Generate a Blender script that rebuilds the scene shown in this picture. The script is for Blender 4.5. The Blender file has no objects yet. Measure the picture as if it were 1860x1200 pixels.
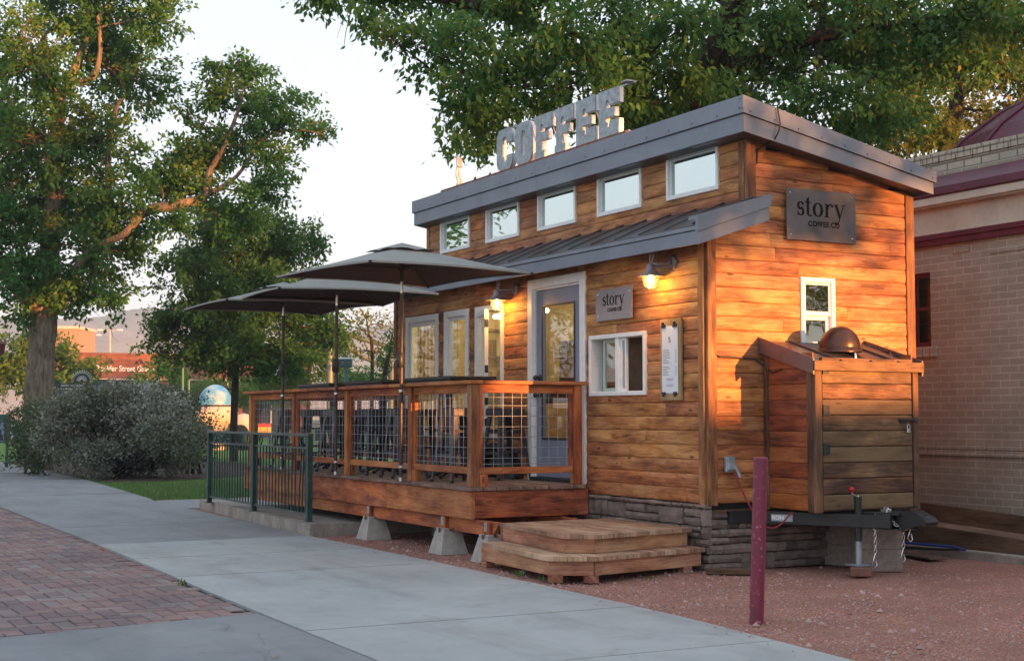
import bpy, math, random
import numpy as np
from mathutils import Vector, Matrix
R = math.radians
rng = random.Random(7)
sc = bpy.context.scene
C = sc.collection

# ------------------------------------------------------------------ camera
CAM = Vector((10.19, -7.43, 1.32))
YAW, PITCH, FPX = R(28.3), R(3.5), 2583.0
F0 = Vector((-math.cos(YAW), math.sin(YAW), 0)); RT = Vector((math.sin(YAW), math.cos(YAW), 0)); UP = Vector((0, 0, 1))
FW = F0*math.cos(PITCH) + UP*math.sin(PITCH); UU = UP*math.cos(PITCH) - F0*math.sin(PITCH)
cd = bpy.data.cameras.new('camera'); cam = bpy.data.objects.new('camera', cd); C.objects.link(cam)
cd.sensor_width = 36; cd.lens = FPX/1860*36; cd.clip_end = 9000; cd.clip_start = .1
cam.matrix_world = Matrix(((RT.x, UU.x, -FW.x, CAM.x), (RT.y, UU.y, -FW.y, CAM.y), (RT.z, UU.z, -FW.z, CAM.z), (0, 0, 0, 1)))
sc.camera = cam
def at(px, py, d):
    return CAM + (FW + RT*((px-930)/FPX) + UU*((600-py)/FPX))*d
# ------------------------------------------------------------------ world, sun, exposure
SUN_AZ, SUN_EL = R(19), R(3.2)
w = bpy.data.worlds.new('World'); sc.world = w; w.use_nodes = True
wn = w.node_tree; wn.nodes.clear()
wo = wn.nodes.new('ShaderNodeOutputWorld'); bg = wn.nodes.new('ShaderNodeBackground'); sky = wn.nodes.new('ShaderNodeTexSky')
sky.sky_type = 'NISHITA'; sky.sun_disc = False; sky.sun_elevation = SUN_EL; sky.sun_rotation = math.pi/2 - SUN_AZ
sky.air_density = 1.0; sky.dust_density = 1.6; sky.ozone_density = 1.0; sky.altitude = 1800
bg.inputs[1].default_value = .10
# a thin even overcast veil over the clear sky: pale at the horizon, bluer overhead
tc = wn.nodes.new('ShaderNodeTexCoord'); sx = wn.nodes.new('ShaderNodeSeparateXYZ'); cr = wn.nodes.new('ShaderNodeValToRGB')
wn.links.new(tc.outputs['Generated'], sx.inputs[0]); wn.links.new(sx.outputs[2], cr.inputs[0])
el = cr.color_ramp.elements; el.new(.10); el.new(.32)
for e_, (p_, c_) in zip(el, ((0.0, (.37, .365, .36)), (.12, (.335, .355, .38)), (.34, (.27, .318, .375)), (1.0, (.23, .275, .325)))): e_.position = p_; e_.color = (*c_, 1)
bg2 = wn.nodes.new('ShaderNodeBackground'); wn.links.new(cr.outputs[0], bg2.inputs[0]); bg2.inputs[1].default_value = 1.0
ms_ = wn.nodes.new('ShaderNodeMixShader'); ms_.inputs[0].default_value = .86
wn.links.new(sky.outputs[0], bg.inputs[0]); wn.links.new(bg.outputs[0], ms_.inputs[1]); wn.links.new(bg2.outputs[0], ms_.inputs[2]); wn.links.new(ms_.outputs[0], wo.inputs[0])
sd = bpy.data.lights.new('sun', 'SUN'); sun = bpy.data.objects.new('sun', sd); C.objects.link(sun)
sd.energy = 4.0; sd.angle = R(.5); sd.color = (1.0, .40, .115)
SDIR = Vector((math.cos(SUN_AZ)*math.cos(SUN_EL), math.sin(SUN_AZ)*math.cos(SUN_EL), math.sin(SUN_EL)))
sun.rotation_euler = SDIR.to_track_quat('Z', 'Y').to_euler(); sun.location = (40, 30, 20)
vs = sc.view_settings; vs.view_transform = 'Standard'; vs.look = 'None'; vs.gamma = 1; vs.exposure = 1.91
try: vs.use_curve_mapping = False
except Exception: pass
sc.cycles.max_bounces = 8; sc.cycles.transparent_max_bounces = 16; sc.cycles.sample_clamp_indirect = 4

# ------------------------------------------------------------------ mesh helper
class MB:
    def __init__(s): s.v = []; s.f = []; s.g = []; s.sm = []
    def add(s, vs, fs, gs=None, smooth=False):
        o = len(s.v)
        s.v += [tuple(p) for p in vs]
        s.f += [tuple(i+o for i in f) for f in fs]; s.sm += [smooth]*len(fs)
        if gs is None:
            r = rng.random()*50
            gs = [(p[0], p[1]+p[2], r) for p in vs]
        s.g += [tuple(g) for g in gs]
    def obox(s, c, sz, m=None, bev=0.0, w=None, ax=None):
        """chamfered box at c, size sz, rotation matrix m (3x3)"""
        hx, hy, hz = sz[0]/2, sz[1]/2, sz[2]/2
        b = min(bev, hx*.9, hy*.9, hz*.9)
        r = rng.random()*50 if w is None else w
        if ax is None: ax = max(range(3), key=lambda i: sz[i])
        oth = [i for i in range(3) if i != ax]
        def gc(p): return (p[ax]+r, p[oth[0]]+p[oth[1]]+r*.37, r)
        if b <= 0:
            L = [(x, y, z) for x in (-hx, hx) for y in (-hy, hy) for z in (-hz, hz)]
            fs = [(0, 1, 3, 2), (4, 6, 7, 5), (0, 4, 5, 1), (2, 3, 7, 6), (0, 2, 6, 4), (1, 5, 7, 3)]
        else:
            L = []; idx = {}
            for sx in (-1, 1):
                for sy in (-1, 1):
                    for sz_ in (-1, 1):
                        for a in range(3):
                            q = [sx*(hx-b), sy*(hy-b), sz_*(hz-b)]
                            q[a] = (sx*hx, sy*hy, sz_*hz)[a]
                            idx[(sx, sy, sz_, a)] = len(L); L.append(tuple(q))
            fs = []
            for a in range(3):
                o1, o2 = [i for i in range(3) if i != a]
                for sg in (-1, 1):
                    q = []
                    for (u, v_) in ((-1, -1), (1, -1), (1, 1), (-1, 1)):
                        k = [0, 0, 0]; k[a] = sg; k[o1] = u; k[o2] = v_; q.append(idx[(*k, a)])
                    flip = (sg == 1) if a == 1 else (sg == -1)
                    fs.append(tuple(reversed(q)) if flip else tuple(q))
                for u in (-1, 1):
                    for v_ in (-1, 1):
                        k0 = [0, 0, 0]; k0[a] = -1; k0[o1] = u; k0[o2] = v_
                        k1 = list(k0); k1[a] = 1
                        q = (idx[(*k0, o1)], idx[(*k0, o2)], idx[(*k1, o2)], idx[(*k1, o1)])
                        fl = (u*v_ > 0) ^ (a == 1)
                        fs.append(q if not fl else tuple(reversed(q)))
            for k in [(x, y, z) for x in (-1, 1) for y in (-1, 1) for z in (-1, 1)]:
                q = tuple(idx[(*k, a)] for a in range(3))
                fs.append(q if k[0]*k[1]*k[2] > 0 else tuple(reversed(q)))
        gs = [gc(p) for p in L]
        c = Vector(c)
        vs = [c + (m @ Vector(p) if m is not None else Vector(p)) for p in L]
        s.add(vs, fs, gs)
    def box(s, x0, x1, y0, y1, z0, z1, bev=0.0, w=None, ax=None):
        s.obox(((x0+x1)/2, (y0+y1)/2, (z0+z1)/2), (abs(x1-x0), abs(y1-y0), abs(z1-z0)), None, bev, w, ax)
    def beam(s, p0, p1, wd, ht, up=(0, 0, 1), bev=0.0, w=None):
        p0, p1 = Vector(p0), Vector(p1); d = p1-p0; L = d.length; d.normalize()
        u = Vector(up); sd_ = u.cross(d)
        if sd_.length < 1e-4: sd_ = Vector((0, 1, 0)).cross(d)
        sd_.normalize(); u = d.cross(sd_)
        m = Matrix((d, sd_, u)).transposed()
        s.obox((p0+p1)/2, (L, wd, ht), m, bev, w, 0)
    def tube(s, pts, rad, n=8, cap=True, smooth=True, r0=None):
        pts = [Vector(p) for p in pts]
        if not hasattr(rad, '__len__'): rad = [rad]*len(pts)
        vs = []; gs = []; r = rng.random()*50; L = 0; prev = None
        for i, p in enumerate(pts):
            t = (pts[min(i+1, len(pts)-1)]-pts[max(i-1, 0)])
            if t.length < 1e-9: t = Vector((0, 0, 1))
            t.normalize()
            a = prev if prev is not None else (Vector((1, 0, 0)) if abs(t.x) < .9 else Vector((0, 1, 0)))
            b1 = t.cross(a)
            if b1.length < 1e-6: b1 = t.cross(Vector((0, 0, 1)))
            b1.normalize(); b2 = t.cross(b1); prev = -b2 if False else (b1.cross(t))
            if i: L += (p-pts[i-1]).length
            for k in range(n):
                th = 2*math.pi*k/n
                vs.append(p + (b1*math.cos(th)+b2*math.sin(th))*rad[i])
                gs.append((L, math.sin(th*.5)*rad[i]*4, r))
        fs = []
        for i in range(len(pts)-1):
            for k in range(n):
                a, b = i*n+k, i*n+(k+1) % n
                fs.append((a, b, b+n, a+n))
        s.add(vs, fs, gs, smooth)
        if cap:
            s.add(vs[:n], [tuple(reversed(range(n)))], gs[:n]); s.add(vs[-n:], [tuple(range(n))], gs[-n:])
    def lathe(s, c, prof, n=24, axis=(0, 0, 1), smooth=True):
        """prof: list of (r, h) along axis from c"""
        c = Vector(c); ax = Vector(axis).normalized()
        a = Vector((1, 0, 0)) if abs(ax.x) < .9 else Vector((0, 1, 0))
        b1 = ax.cross(a).normalized(); b2 = ax.cross(b1)
        vs = []; fs = []; r = rng.random()*50; gs = []
        for (rr, h) in prof:
            for k in range(n):
                th = 2*math.pi*k/n
                vs.append(c+ax*h+(b1*math.cos(th)+b2*math.sin(th))*max(rr, 1e-5)); gs.append((h, th*.05, r))
        for i in range(len(prof)-1):
            for k in range(n):
                a_, b_ = i*n+k, i*n+(k+1) % n
                fs.append((a_, b_, b_+n, a_+n))
        s.add(vs, fs, gs, smooth)
    def prism(s, poly, org, ud, vd, nd, depth, w=None):
        """extrude 2-D polygon (u,v) by depth along nd"""
        org, ud, vd, nd = Vector(org), Vector(ud), Vector(vd), Vector(nd)
        n = len(poly); r = rng.random()*50 if w is None else w
        v0 = [org+ud*p[0]+vd*p[1] for p in poly]; v1 = [q+nd*depth for q in v0]
        g = [(p[0]+r, p[1], r) for p in poly]
        A = sum(poly[i][0]*poly[(i+1) % n][1]-poly[(i+1) % n][0]*poly[i][1] for i in range(n))
        hand = ud.cross(vd).dot(nd)*A*(1 if depth > 0 else -1)
        top = tuple(range(n, 2*n)); bot = tuple(reversed(range(n)))
        side = [(i, (i+1) % n, (i+1) % n+n, i+n) for i in range(n)]
        if hand < 0: top = tuple(reversed(top)); bot = tuple(reversed(bot)); side = [tuple(reversed(q)) for q in side]
        s.add(v0+v1, [top, bot]+side, g+g)
    def quad(s, a, b, c, d, w=None):
        r = rng.random()*50 if w is None else w
        a, b, c, d = map(Vector, (a, b, c, d)); L = (b-a).length; H = (d-a).length
        s.add((a, b, c, d), [(0, 1, 2, 3)], [(0+r, 0, r), (L+r, 0, r), (L+r, H, r), (r, H, r)])

ROOT = {}
def setp(o, label=None, cat=None, group=None, kind=None):
    if label: o['label'] = label
    if cat: o['category'] = cat
    if group: o['group'] = group
    if kind: o['kind'] = kind
    return o
def thing(name, loc, label, cat, group=None, rz=0):
    o = bpy.data.objects.new(name, None); C.objects.link(o); o.location = loc; o.rotation_euler = (0, 0, rz)
    o.empty_display_size = .1
    ROOT[o.name] = Vector(loc)
    return setp(o, label, cat, group)
def mkmesh(name, mb, mats, off):
    me = bpy.data.meshes.new(name)
    vs = [(p[0]-off.x, p[1]-off.y, p[2]-off.z) for p in mb.v]
    me.from_pydata(vs, [], mb.f)
    at_ = me.attributes.new('gc', 'FLOAT_VECTOR', 'POINT')
    at_.data.foreach_set('vector', np.array(mb.g, dtype=np.float32).ravel())
    me.polygons.foreach_set('use_smooth', mb.sm)
    me.materials.append(mats); me.update()
    return me
def part(name, mb, m, parent, local=False, label=None, kind=None):
    """child mesh; world coordinates unless local"""
    off = Vector((0, 0, 0)) if local else ROOT[parent.name]
    o = bpy.data.objects.new(name, mkmesh(name, mb, m, off)); C.objects.link(o); o.parent = parent
    ROOT[o.name] = off
    return setp(o, label, None, None, kind)
def pieces(name, mb, m, parent, local=False, label=None):
    """like part(), but every separate piece becomes a child of its own"""
    n = len(mb.v); par = list(range(n))
    def fd(a):
        while par[a] != a: par[a] = par[par[a]]; a = par[a]
        return a
    for f in mb.f:
        r0 = fd(f[0])
        for i in f[1:]:
            ri = fd(i)
            if ri != r0: par[ri] = r0
    comp = {}
    for i in range(n): comp.setdefault(fd(i), []).append(i)
    V = np.array(mb.v); bx = [[V[ix].min(0)-.001, V[ix].max(0)+.001, ix] for ix in comp.values()]
    ch = True
    while ch:
        ch = False; out = []
        for b in bx:
            for o in out:
                if (b[0] <= o[1]).all() and (o[0] <= b[1]).all():
                    o[0] = np.minimum(o[0], b[0]); o[1] = np.maximum(o[1], b[1]); o[2] = o[2]+b[2]; ch = True; break
            else: out.append(b)
        bx = out
    last = None
    for b in bx:
        ids = sorted(b[2]); mp = {q: i for i, q in enumerate(ids)}; q = MB()
        q.v = [mb.v[i] for i in ids]; q.g = [mb.g[i] for i in ids]
        for f, s_ in zip(mb.f, mb.sm):
            if f[0] in mp: q.f.append(tuple(mp[i] for i in f)); q.sm.append(s_)
        last = part(name, q, m, parent, local, label)
    return last
def single(name, mb, m, label=None, cat=None, group=None, kind=None, base=None):
    a = np.array(mb.v); lo, hi = a.min(0), a.max(0)
    off = Vector(base) if base is not None else Vector(((lo[0]+hi[0])/2, (lo[1]+hi[1])/2, lo[2]))
    if kind == 'structure': off = Vector((0, 0, 0))
    o = bpy.data.objects.new(name, mkmesh(name, mb, m, off)); o.location = off; C.objects.link(o)
    ROOT[o.name] = off
    return setp(o, label, cat, group, kind)
def dup(root, loc, rz=0, label=None):
    r = root.copy(); C.objects.link(r); r.location = loc; r.rotation_euler = (0, 0, rz)
    if label: r['label'] = label
    for ch in list(root.children):
        c = ch.copy(); C.objects.link(c); c.parent = r
        for g in list(ch.children):
            d = g.copy(); C.objects.link(d); d.parent = c
    return r

# ------------------------------------------------------------------ materials
class NT:
    def __init__(s, name):
        s.m = bpy.data.materials.new(name); s.m.use_nodes = True; s.t = s.m.node_tree; s.t.nodes.clear()
        s.out = s.t.nodes.new('ShaderNodeOutputMaterial')
    def n(s, typ, ins=None, **props):
        nd = s.t.nodes.new(typ)
        for k, v in props.items(): setattr(nd, k, v)
        for k, v in (ins or {}).items():
            if isinstance(v, bpy.types.NodeSocket): s.t.links.new(v, nd.inputs[k])
            else:
                if isinstance(v, (tuple, list)) and len(v) == 3 and nd.inputs[k].type == 'RGBA': v = (*v, 1)
                nd.inputs[k].default_value = v
        return nd
    def math(s, op, a, b=None, c=None, clamp=False):
        d = {0: a}
        if b is not None: d[1] = b
        if c is not None: d[2] = c
        return s.n('ShaderNodeMath', d, operation=op, use_clamp=clamp).outputs[0]
    def mix(s, f, a, b, mode='MIX'):
        nd = s.t.nodes.new('ShaderNodeMix'); nd.data_type = 'RGBA'; nd.blend_type = mode
        for i, v in ((0, f), (6, a), (7, b)):
            if isinstance(v, bpy.types.NodeSocket): s.t.links.new(v, nd.inputs[i])
            else: nd.inputs[i].default_value = (*v, 1) if isinstance(v, (tuple, list)) and len(v) == 3 else v
        return nd.outputs[2]
    def ramp(s, f, stops, interp='LINEAR'):
        nd = s.t.nodes.new('ShaderNodeValToRGB'); nd.color_ramp.interpolation = interp
        e = nd.color_ramp.elements
        while len(e) < len(stops): e.new(.5)
        for i, (p, c) in enumerate(stops):
            e[i].position = p; e[i].color = (*c, 1) if isinstance(c, (tuple, list)) else (c, c, c, 1)
        s.t.links.new(f, nd.inputs[0]); return nd.outputs[0]
    def noise(s, vec, scale, detail=3, rough=.55, dist=0.0):
        d = {'Scale': scale, 'Detail': detail, 'Roughness': rough, 'Distortion': dist}
        if vec is not None: d['Vector'] = vec
        return s.n('ShaderNodeTexNoise', d).outputs[0]
    def vmul(s, v, k): return s.n('ShaderNodeVectorMath', {0: v, 1: k}, operation='MULTIPLY').outputs[0]
    def vadd(s, v, k): return s.n('ShaderNodeVectorMath', {0: v, 1: k}, operation='ADD').outputs[0]
    def gc(s): return s.n('ShaderNodeAttribute', attribute_name='gc').outputs['Vector']
    def obj(s): return s.n('ShaderNodeTexCoord').outputs['Object']
    def pos(s): return s.n('ShaderNodeNewGeometry').outputs['Position']
    def bump(s, h, strength=.3, dist=.01):
        return s.n('ShaderNodeBump', {'Height': h, 'Strength': strength, 'Distance': dist}).outputs[0]
    def bsdf(s, **k):
        ins = {a.replace('_', ' '): v for a, v in k.items()}
        b = s.n('ShaderNodeBsdfPrincipled', ins)
        s.t.links.new(b.outputs[0], s.out.inputs[0]); return b

def wood(name, dark, mid, light, rough=.6, grey=None, greyamt=0.0, cell=.127, knots=True, bump=.35, vary=.5):
    t = NT(name); g = t.gc()
    sep = t.n('ShaderNodeSeparateXYZ', {0: g}); w_ = sep.outputs[2]; u, v = sep.outputs[0], sep.outputs[1]
    def co(su, sv, off=0.0):
        return t.n('ShaderNodeCombineXYZ', {0: t.math('MULTIPLY', u, su), 1: t.math('MULTIPLY', v, sv), 2: t.math('ADD', w_, off)}).outputs[0]
    # growth rings: distorted stripes
    warp = t.noise(co(1.6, 9.0), 1.0, 3, .5)
    rings = t.math('FRACT', t.math('ADD', t.math('MULTIPLY', v, 26.0), t.math('MULTIPLY', warp, 5.5)))
    rings = t.math('SMOOTH_MIN', rings, .72, .3)
    fine = t.noise(co(9, 260), 1.0, 2, .6)
    blot = t.noise(co(2.6, 9.0, 7.0), 1.0, 4, .6)
    blot2 = t.noise(co(.9, 3.0, 17.0), 1.0, 3, .6)
    wn_ = t.n('ShaderNodeTexWhiteNoise', {'W': w_}, noise_dimensions='1D')
    bv = wn_.outputs[0]
    f = t.math('ADD', t.math('MULTIPLY', blot, 1.5), t.math('MULTIPLY', rings, .26))
    f = t.math('ADD', f, t.math('MULTIPLY', fine, .16))
    f = t.math('ADD', f, t.math('MULTIPLY', t.math('SUBTRACT', bv, .5), vary*.55))
    f = t.math('SUBTRACT', f, .46)
    col = t.ramp(f, [(.16, dark), (.45, mid), (.80, light)])
    hue = t.n('ShaderNodeHueSaturation', {'Hue': t.math('ADD', .492, t.math('MULTIPLY', wn_.outputs[0], .022)), 'Saturation': t.math('ADD', .86, t.math('MULTIPLY', blot2, .28)), 'Value': t.math('ADD', .56, t.math('MULTIPLY', blot2, .92)), 'Color': col}).outputs[0]
    col = hue
    if knots:
        vo = t.n('ShaderNodeTexVoronoi', {'Vector': co(2.1, 6.2, 3.0), 'Scale': 1.0, 'Randomness': 1.0}, voronoi_dimensions='3D')
        kd = t.ramp(vo.outputs['Distance'], [(.0, 1.0), (.055, .9), (.085, .0)])
        kh = t.ramp(vo.outputs['Distance'], [(.07, .0), (.11, .6), (.24, .0)])
        col = t.mix(t.math('MULTIPLY', kh, .6), col, light)
        col = t.mix(t.math('MULTIPLY', kd, .75), col, tuple(c*.35 for c in dark))
    if grey is not None:
        gm = t.noise(t.pos(), 2.4, 4, .65)
        gm = t.ramp(t.math('ADD', gm, t.math('MULTIPLY', t.math('SUBTRACT', bv, .5), .5)), [(.42, .0), (.62, 1.0)])
        col = t.mix(t.math('MULTIPLY', gm, greyamt), col, grey)
    col = t.mix(t.math('MULTIPLY', t.ramp(t.noise(t.pos(), 1.1, 4, .6), [(.38, 1.0), (.62, .0)]), .30), col, dark)
    h = t.math('ADD', t.math('MULTIPLY', fine, .6), t.math('MULTIPLY', rings, .4))
    t.bsdf(Base_Color=col, Roughness=t.math('ADD', rough, t.math('MULTIPLY', blot, .2)), Normal=t.bump(h, bump, .004), Specular_IOR_Level=.35)
    return t.m
def plain(name, col, rough=.5, metal=0.0, nz=.12, sc_=8.0, bump=.0, spec=.5, dark=None, emis=None, estr=0.0, rnz=.15):
    t = NT(name); p = t.obj()
    n1 = t.noise(p, sc_, 4, .6); n2 = t.noise(p, sc_*6, 3, .6)
    f = t.math('ADD', t.math('MULTIPLY', n1, .7), t.math('MULTIPLY', n2, .3))
    lo = tuple(c*(1-nz*2) for c in col) if dark is None else dark
    hi = tuple(min(1, c*(1+nz)) for c in col)
    c = t.ramp(f, [(.32, lo), (.62, hi)])
    k = dict(Base_Color=c, Roughness=t.math('ADD', rough-rnz*.5, t.math('MULTIPLY', n2, rnz)), Metallic=metal, Specular_IOR_Level=spec)
    if bump: k['Normal'] = t.bump(f, bump, .01)
    if emis: k['Emission_Color'] = (*emis, 1); k['Emission_Strength'] = estr
    t.bsdf(**k); return t.m
def glass(name, refl=.22, tint=(.9, .95, .93), wav=.02, col=(.95, .98, 1)):
    t = NT(name)
    nm = t.bump(t.noise(t.obj(), 2.2, 2, .5), wav, .02)
    ge = t.n('ShaderNodeNewGeometry'); dt = t.math('ABSOLUTE', t.n('ShaderNodeVectorMath', {0: ge.outputs['Normal'], 1: ge.outputs['Incoming']}, operation='DOT_PRODUCT').outputs['Value'])
    fr = t.math('ADD', .04, t.math('MULTIPLY', t.math('POWER', t.math('SUBTRACT', 1.0, dt), 5.0), .96))
    f = t.math('ADD', t.math('MULTIPLY', fr, 1.3), refl, clamp=True)
    tr = t.n('ShaderNodeBsdfTransparent', {0: (*tint, 1)}); gl = t.n('ShaderNodeBsdfGlossy', {'Color': (*col, 1), 'Roughness': .015, 'Normal': nm})
    mx = t.n('ShaderNodeMixShader', {0: f, 1: tr.outputs[0], 2: gl.outputs[0]})
    t.t.links.new(mx.outputs[0], t.out.inputs[0]); return t.m
M = {}
M['siding'] = wood('stained_siding', (.125, .040, .016), (.39, .140, .050), (.64, .305, .125), rough=.5, vary=.36)
M['trim_wood'] = wood('corner_trim_wood', (.09, .034, .016), (.26, .10, .038), (.48, .23, .09), rough=.55, vary=.7)
M['deck_red'] = wood('redwood_stain', (.10, .024, .010), (.36, .092, .034), (.56, .19, .07), rough=.55, vary=.5)
M['deck_floor'] = wood('deck_floor_wood', (.10, .055, .04), (.22, .13, .10), (.36, .24, .18), rough=.7, vary=.5)
M['step_wood'] = wood('step_tread_wood', (.15, .075, .045), (.35, .195, .125), (.55, .36, .25), rough=.65, vary=.5)
M['riser_wood'] = wood('step_riser_wood', (.18, .07, .04), (.36, .155, .09), (.52, .27, .16), rough=.6, vary=.5)
M['shed_wood'] = wood('weathered_door_wood', (.045, .020, .011), (.165, .080, .036), (.34, .20, .10), rough=.55, grey=(.075, .046, .030), greyamt=.6, vary=.8)
M['shed_side'] = wood('shed_side_wood', (.09, .022, .010), (.27, .070, .026), (.42, .14, .05), rough=.55, vary=.8)
M['shed_trim'] = wood('shed_trim_wood', (.045, .020, .012), (.13, .060, .030), (.26, .13, .065), rough=.55, vary=.6)
M['dark_timber'] = wood('dark_timber', (.035, .018, .012), (.10, .05, .03), (.17, .10, .065), rough=.75, vary=.5)
M['white'] = plain('white_paint', (.80, .80, .80), .4, nz=.05)
M['greyblue'] = plain('door_grey_blue', (.22, .24, .33), .35, nz=.05)
M['fascia'] = plain('grey_fascia_metal', (.185, .205, .25), .42, nz=.08, metal=.35, sc_=3)
M['roofmetal'] = plain('dark_roof_metal', (.085, .078, .082), .4, nz=.15, metal=.4, sc_=3)
M['soffit'] = plain('soffit_wood', (.16, .09, .055), .7, nz=.2)
M['black'] = plain('black_metal', (.018, .018, .02), .45, nz=.2)
M['gunmetal'] = plain('gunmetal_stool', (.075, .07, .085), .35, metal=.55, nz=.15)
M['bronze'] = plain('brown_pole', (.06, .042, .04), .4, metal=.3, nz=.15)
M['chrome'] = plain('bright_steel', (.62, .62, .62), .25, metal=.9, nz=.08)
M['galv'] = plain('galvanised_steel', (.33, .37, .40), .45, metal=.3, nz=.22, sc_=14)
M['galvlight'] = plain('bright_return_metal', (.72, .73, .74), .4, metal=.2, nz=.08)
M['green'] = plain('dark_green_paint', (.018, .055, .05), .45, nz=.3, sc_=6)
M['concrete_block'] = plain('pier_concrete', (.36, .33, .30), .9, nz=.15, bump=.3)
M['glass'] = glass('window_glass', .09)
M['glass_up'] = glass('clerestory_glass', .62, (.5, .55, .55), col=(.82, .93, .93))
M['plaster'] = plain('interior_wall', (.62, .52, .36), .8, nz=.06)
M['rust'] = plain('rusty_rail', (.22, .085, .055), .8, nz=.3, bump=.3, sc_=20)
M['letter'] = plain('sign_letter_brown', (.05, .018, .012), .6, nz=.2)
M['ink'] = plain('ink', (.03, .03, .035), .7, nz=.1)
M['paper'] = plain('paper', (.70, .74, .80), .7, nz=.03)
M['bulb'] = plain('bulb_glow', (1, .8, .5), .3, nz=0, emis=(1, .55, .16), estr=26)
# ------------------------------------------------------------------ tiny house
L, W, SB = 6.76, 2.41, .464          # length, width, set-back of the upper wall
ZB = .57
EX, EY = Vector((1, 0, 0)), Vector((0, 1, 0)); EZ = Vector((0, 0, 1))
def siding(mb, org, ud, nd, u0, u1, z0, z1, holes=(), ch=.127, top=None, prof=None, th=.022, joint=(1.3, 2.6), seed=1):
    rg = random.Random(seed)
    P = prof or [(0, .0), (.0008, .62), (.010, .86), (.035, 1.0), (.085, .98), (.112, .84), (.123, .66), (.1262, .35), (.127, 0.0)]
    P = [(a/.127*ch, b*th) for a, b in P]
    nc = int(math.ceil((z1-z0)/ch))
    for i in range(nc):
        za, zb = z0+i*ch, min(z0+(i+1)*ch, z1)
        js = []; u = u0+rg.uniform(.2, 1.2)*joint[0]
        while u < u1: js.append(u); u += rg.uniform(*joint)
        cuts = [u0]+[j for j in js if j < u1-.15]+[u1]
        ua_lim, ub_lim = u0, u1
        if top is not None:
            us = [u0+(u1-u0)*k/60 for k in range(61)]
            ok = [q for q in us if top(q) >= za+.02]
            if not ok: continue
            ua_lim, ub_lim = min(ok), max(ok)
        zs = sorted(set([za, zb]+[z for h in holes for z in (h[2], h[3]) if za < z < zb]))
        for ci in range(len(cuts)-1):
            wv = rg.random()*60
            for zi in range(len(zs)-1):
                a, b = zs[zi], zs[zi+1]; zm = (a+b)/2
                segs = [(max(cuts[ci], ua_lim)+.0012, min(cuts[ci+1], ub_lim)-.0012)]
                for h in holes:
                    if h[2] < zm < h[3]:
                        ns = []
                        for (p, q) in segs:
                            if h[1] <= p or h[0] >= q: ns.append((p, q)); continue
                            if h[0] > p: ns.append((p, h[0]))
                            if h[1] < q: ns.append((h[1], q))
                        segs = ns
                pr = [(z, d) for z, d in P if a-za-1e-6 <= z <= b-za+1e-6]
                def dep(z):
                    for k in range(len(P)-1):
                        if P[k][0] <= z <= P[k+1][0]: return P[k][1]+(P[k+1][1]-P[k][1])*(z-P[k][0])/(P[k+1][0]-P[k][0])
                    return P[-1][1]
                if not pr or pr[0][0] > a-za+1e-5: pr = [(a-za, dep(a-za))]+pr
                if pr[-1][0] < b-za-1e-5: pr = pr+[(b-za, dep(b-za))]
                for (p, q) in segs:
                    if q-p < .004: continue
                    vs = []; gs = []
                    for uu in (p, q):
                        for (z, d) in pr:
                            vs.append(org+ud*uu+nd*d+EZ*(za+z)); gs.append((uu+wv, z+wv*.37, wv))
                    n = len(pr)
                    fs = [(k, n+k, n+k+1, k+1) for k in range(n-1)]
                    if n > 2: fs += [tuple(range(n-1, -1, -1)), tuple(range(n, 2*n))]
                    mb.add(vs, fs, gs)
def sheet(mb, org, ud, u0, u1, z0, z1, holes):
    us = sorted(set([u0, u1]+[h[k] for h in holes for k in (0, 1)])); zs = sorted(set([z0, z1]+[h[k] for h in holes for k in (2, 3)]))
    for i in range(len(us)-1):
        for j in range(len(zs)-1):
            um, zm = (us[i]+us[i+1])/2, (zs[j]+zs[j+1])/2
            if any(h[0] < um < h[1] and h[2] < zm < h[3] for h in holes): continue
            if not (u0 <= um <= u1 and z0 <= zm <= z1): continue
            a, b = us[i], us[i+1]
            mb.quad(org+ud*a+EZ*zs[j], org+ud*b+EZ*zs[j], org+ud*b+EZ*zs[j+1], org+ud*a+EZ*zs[j+1])
def frame(mb, u0, u1, z0, z1, wd, y0, y1, ax='x', bot=None, pl=0.0, bev=.004, gap=0.0):
    """rectangular frame: members butted; ax x: front wall, ax y: end wall (y0,y1 are then x)"""
    def bx(a, b, c, d):
        if ax == 'x': mb.box(a, b, y0, y1, c, d, bev)
        else: mb.box(y0, y1, a, b, c, d, bev)
    bt = wd if bot is None else bot
    bx(u0, u0+wd, z0, z1); bx(u1-wd, u1, z0, z1)
    bx(u0+wd, u1-wd, z1-wd, z1); bx(u0+wd, u1-wd, z0, z0+bt)

house = thing('tiny_house', (-3.4, 1.2, 0), 'small timber clad cafe cabin with grey sloping roofs and a blue grey glazed door', 'cabin')
O0 = Vector((0, 0, 0))
DOOR = (-3.18, -2.0, .66, 2.79)
SW = (-1.92, -.91, 1.53, 2.13)
W1 = (-6.41, -5.45, 1.09, 2.585); W2 = (-5.28, -4.62, 1.09, 2.59); W3 = (-4.45, -3.76, 1.09, 2.59)
FH = [DOOR, SW, W1, W2, W3]
mb = MB(); siding(mb, O0, EX, -EY, -L+.02, -.045, ZB, 3.0, FH, seed=3); part('front_wall', mb, M['siding'], house)
CW = [(-6.37+1.285*i, -6.37+1.285*i+.84, 3.425, 3.855) for i in range(5)]
mb = MB(); siding(mb, Vector((0, SB, 0)), EX, -EY, -L+.02, -.05, 3.24, 4.0, CW, seed=8); part('upper_wall', mb, M['siding'], house)
EW = (1.04, 1.445, 1.93, 2.605)
def endtop(y): return (2.95+.43*y) if y < SB-.02 else 3.845-.176*(y-.24)
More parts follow.
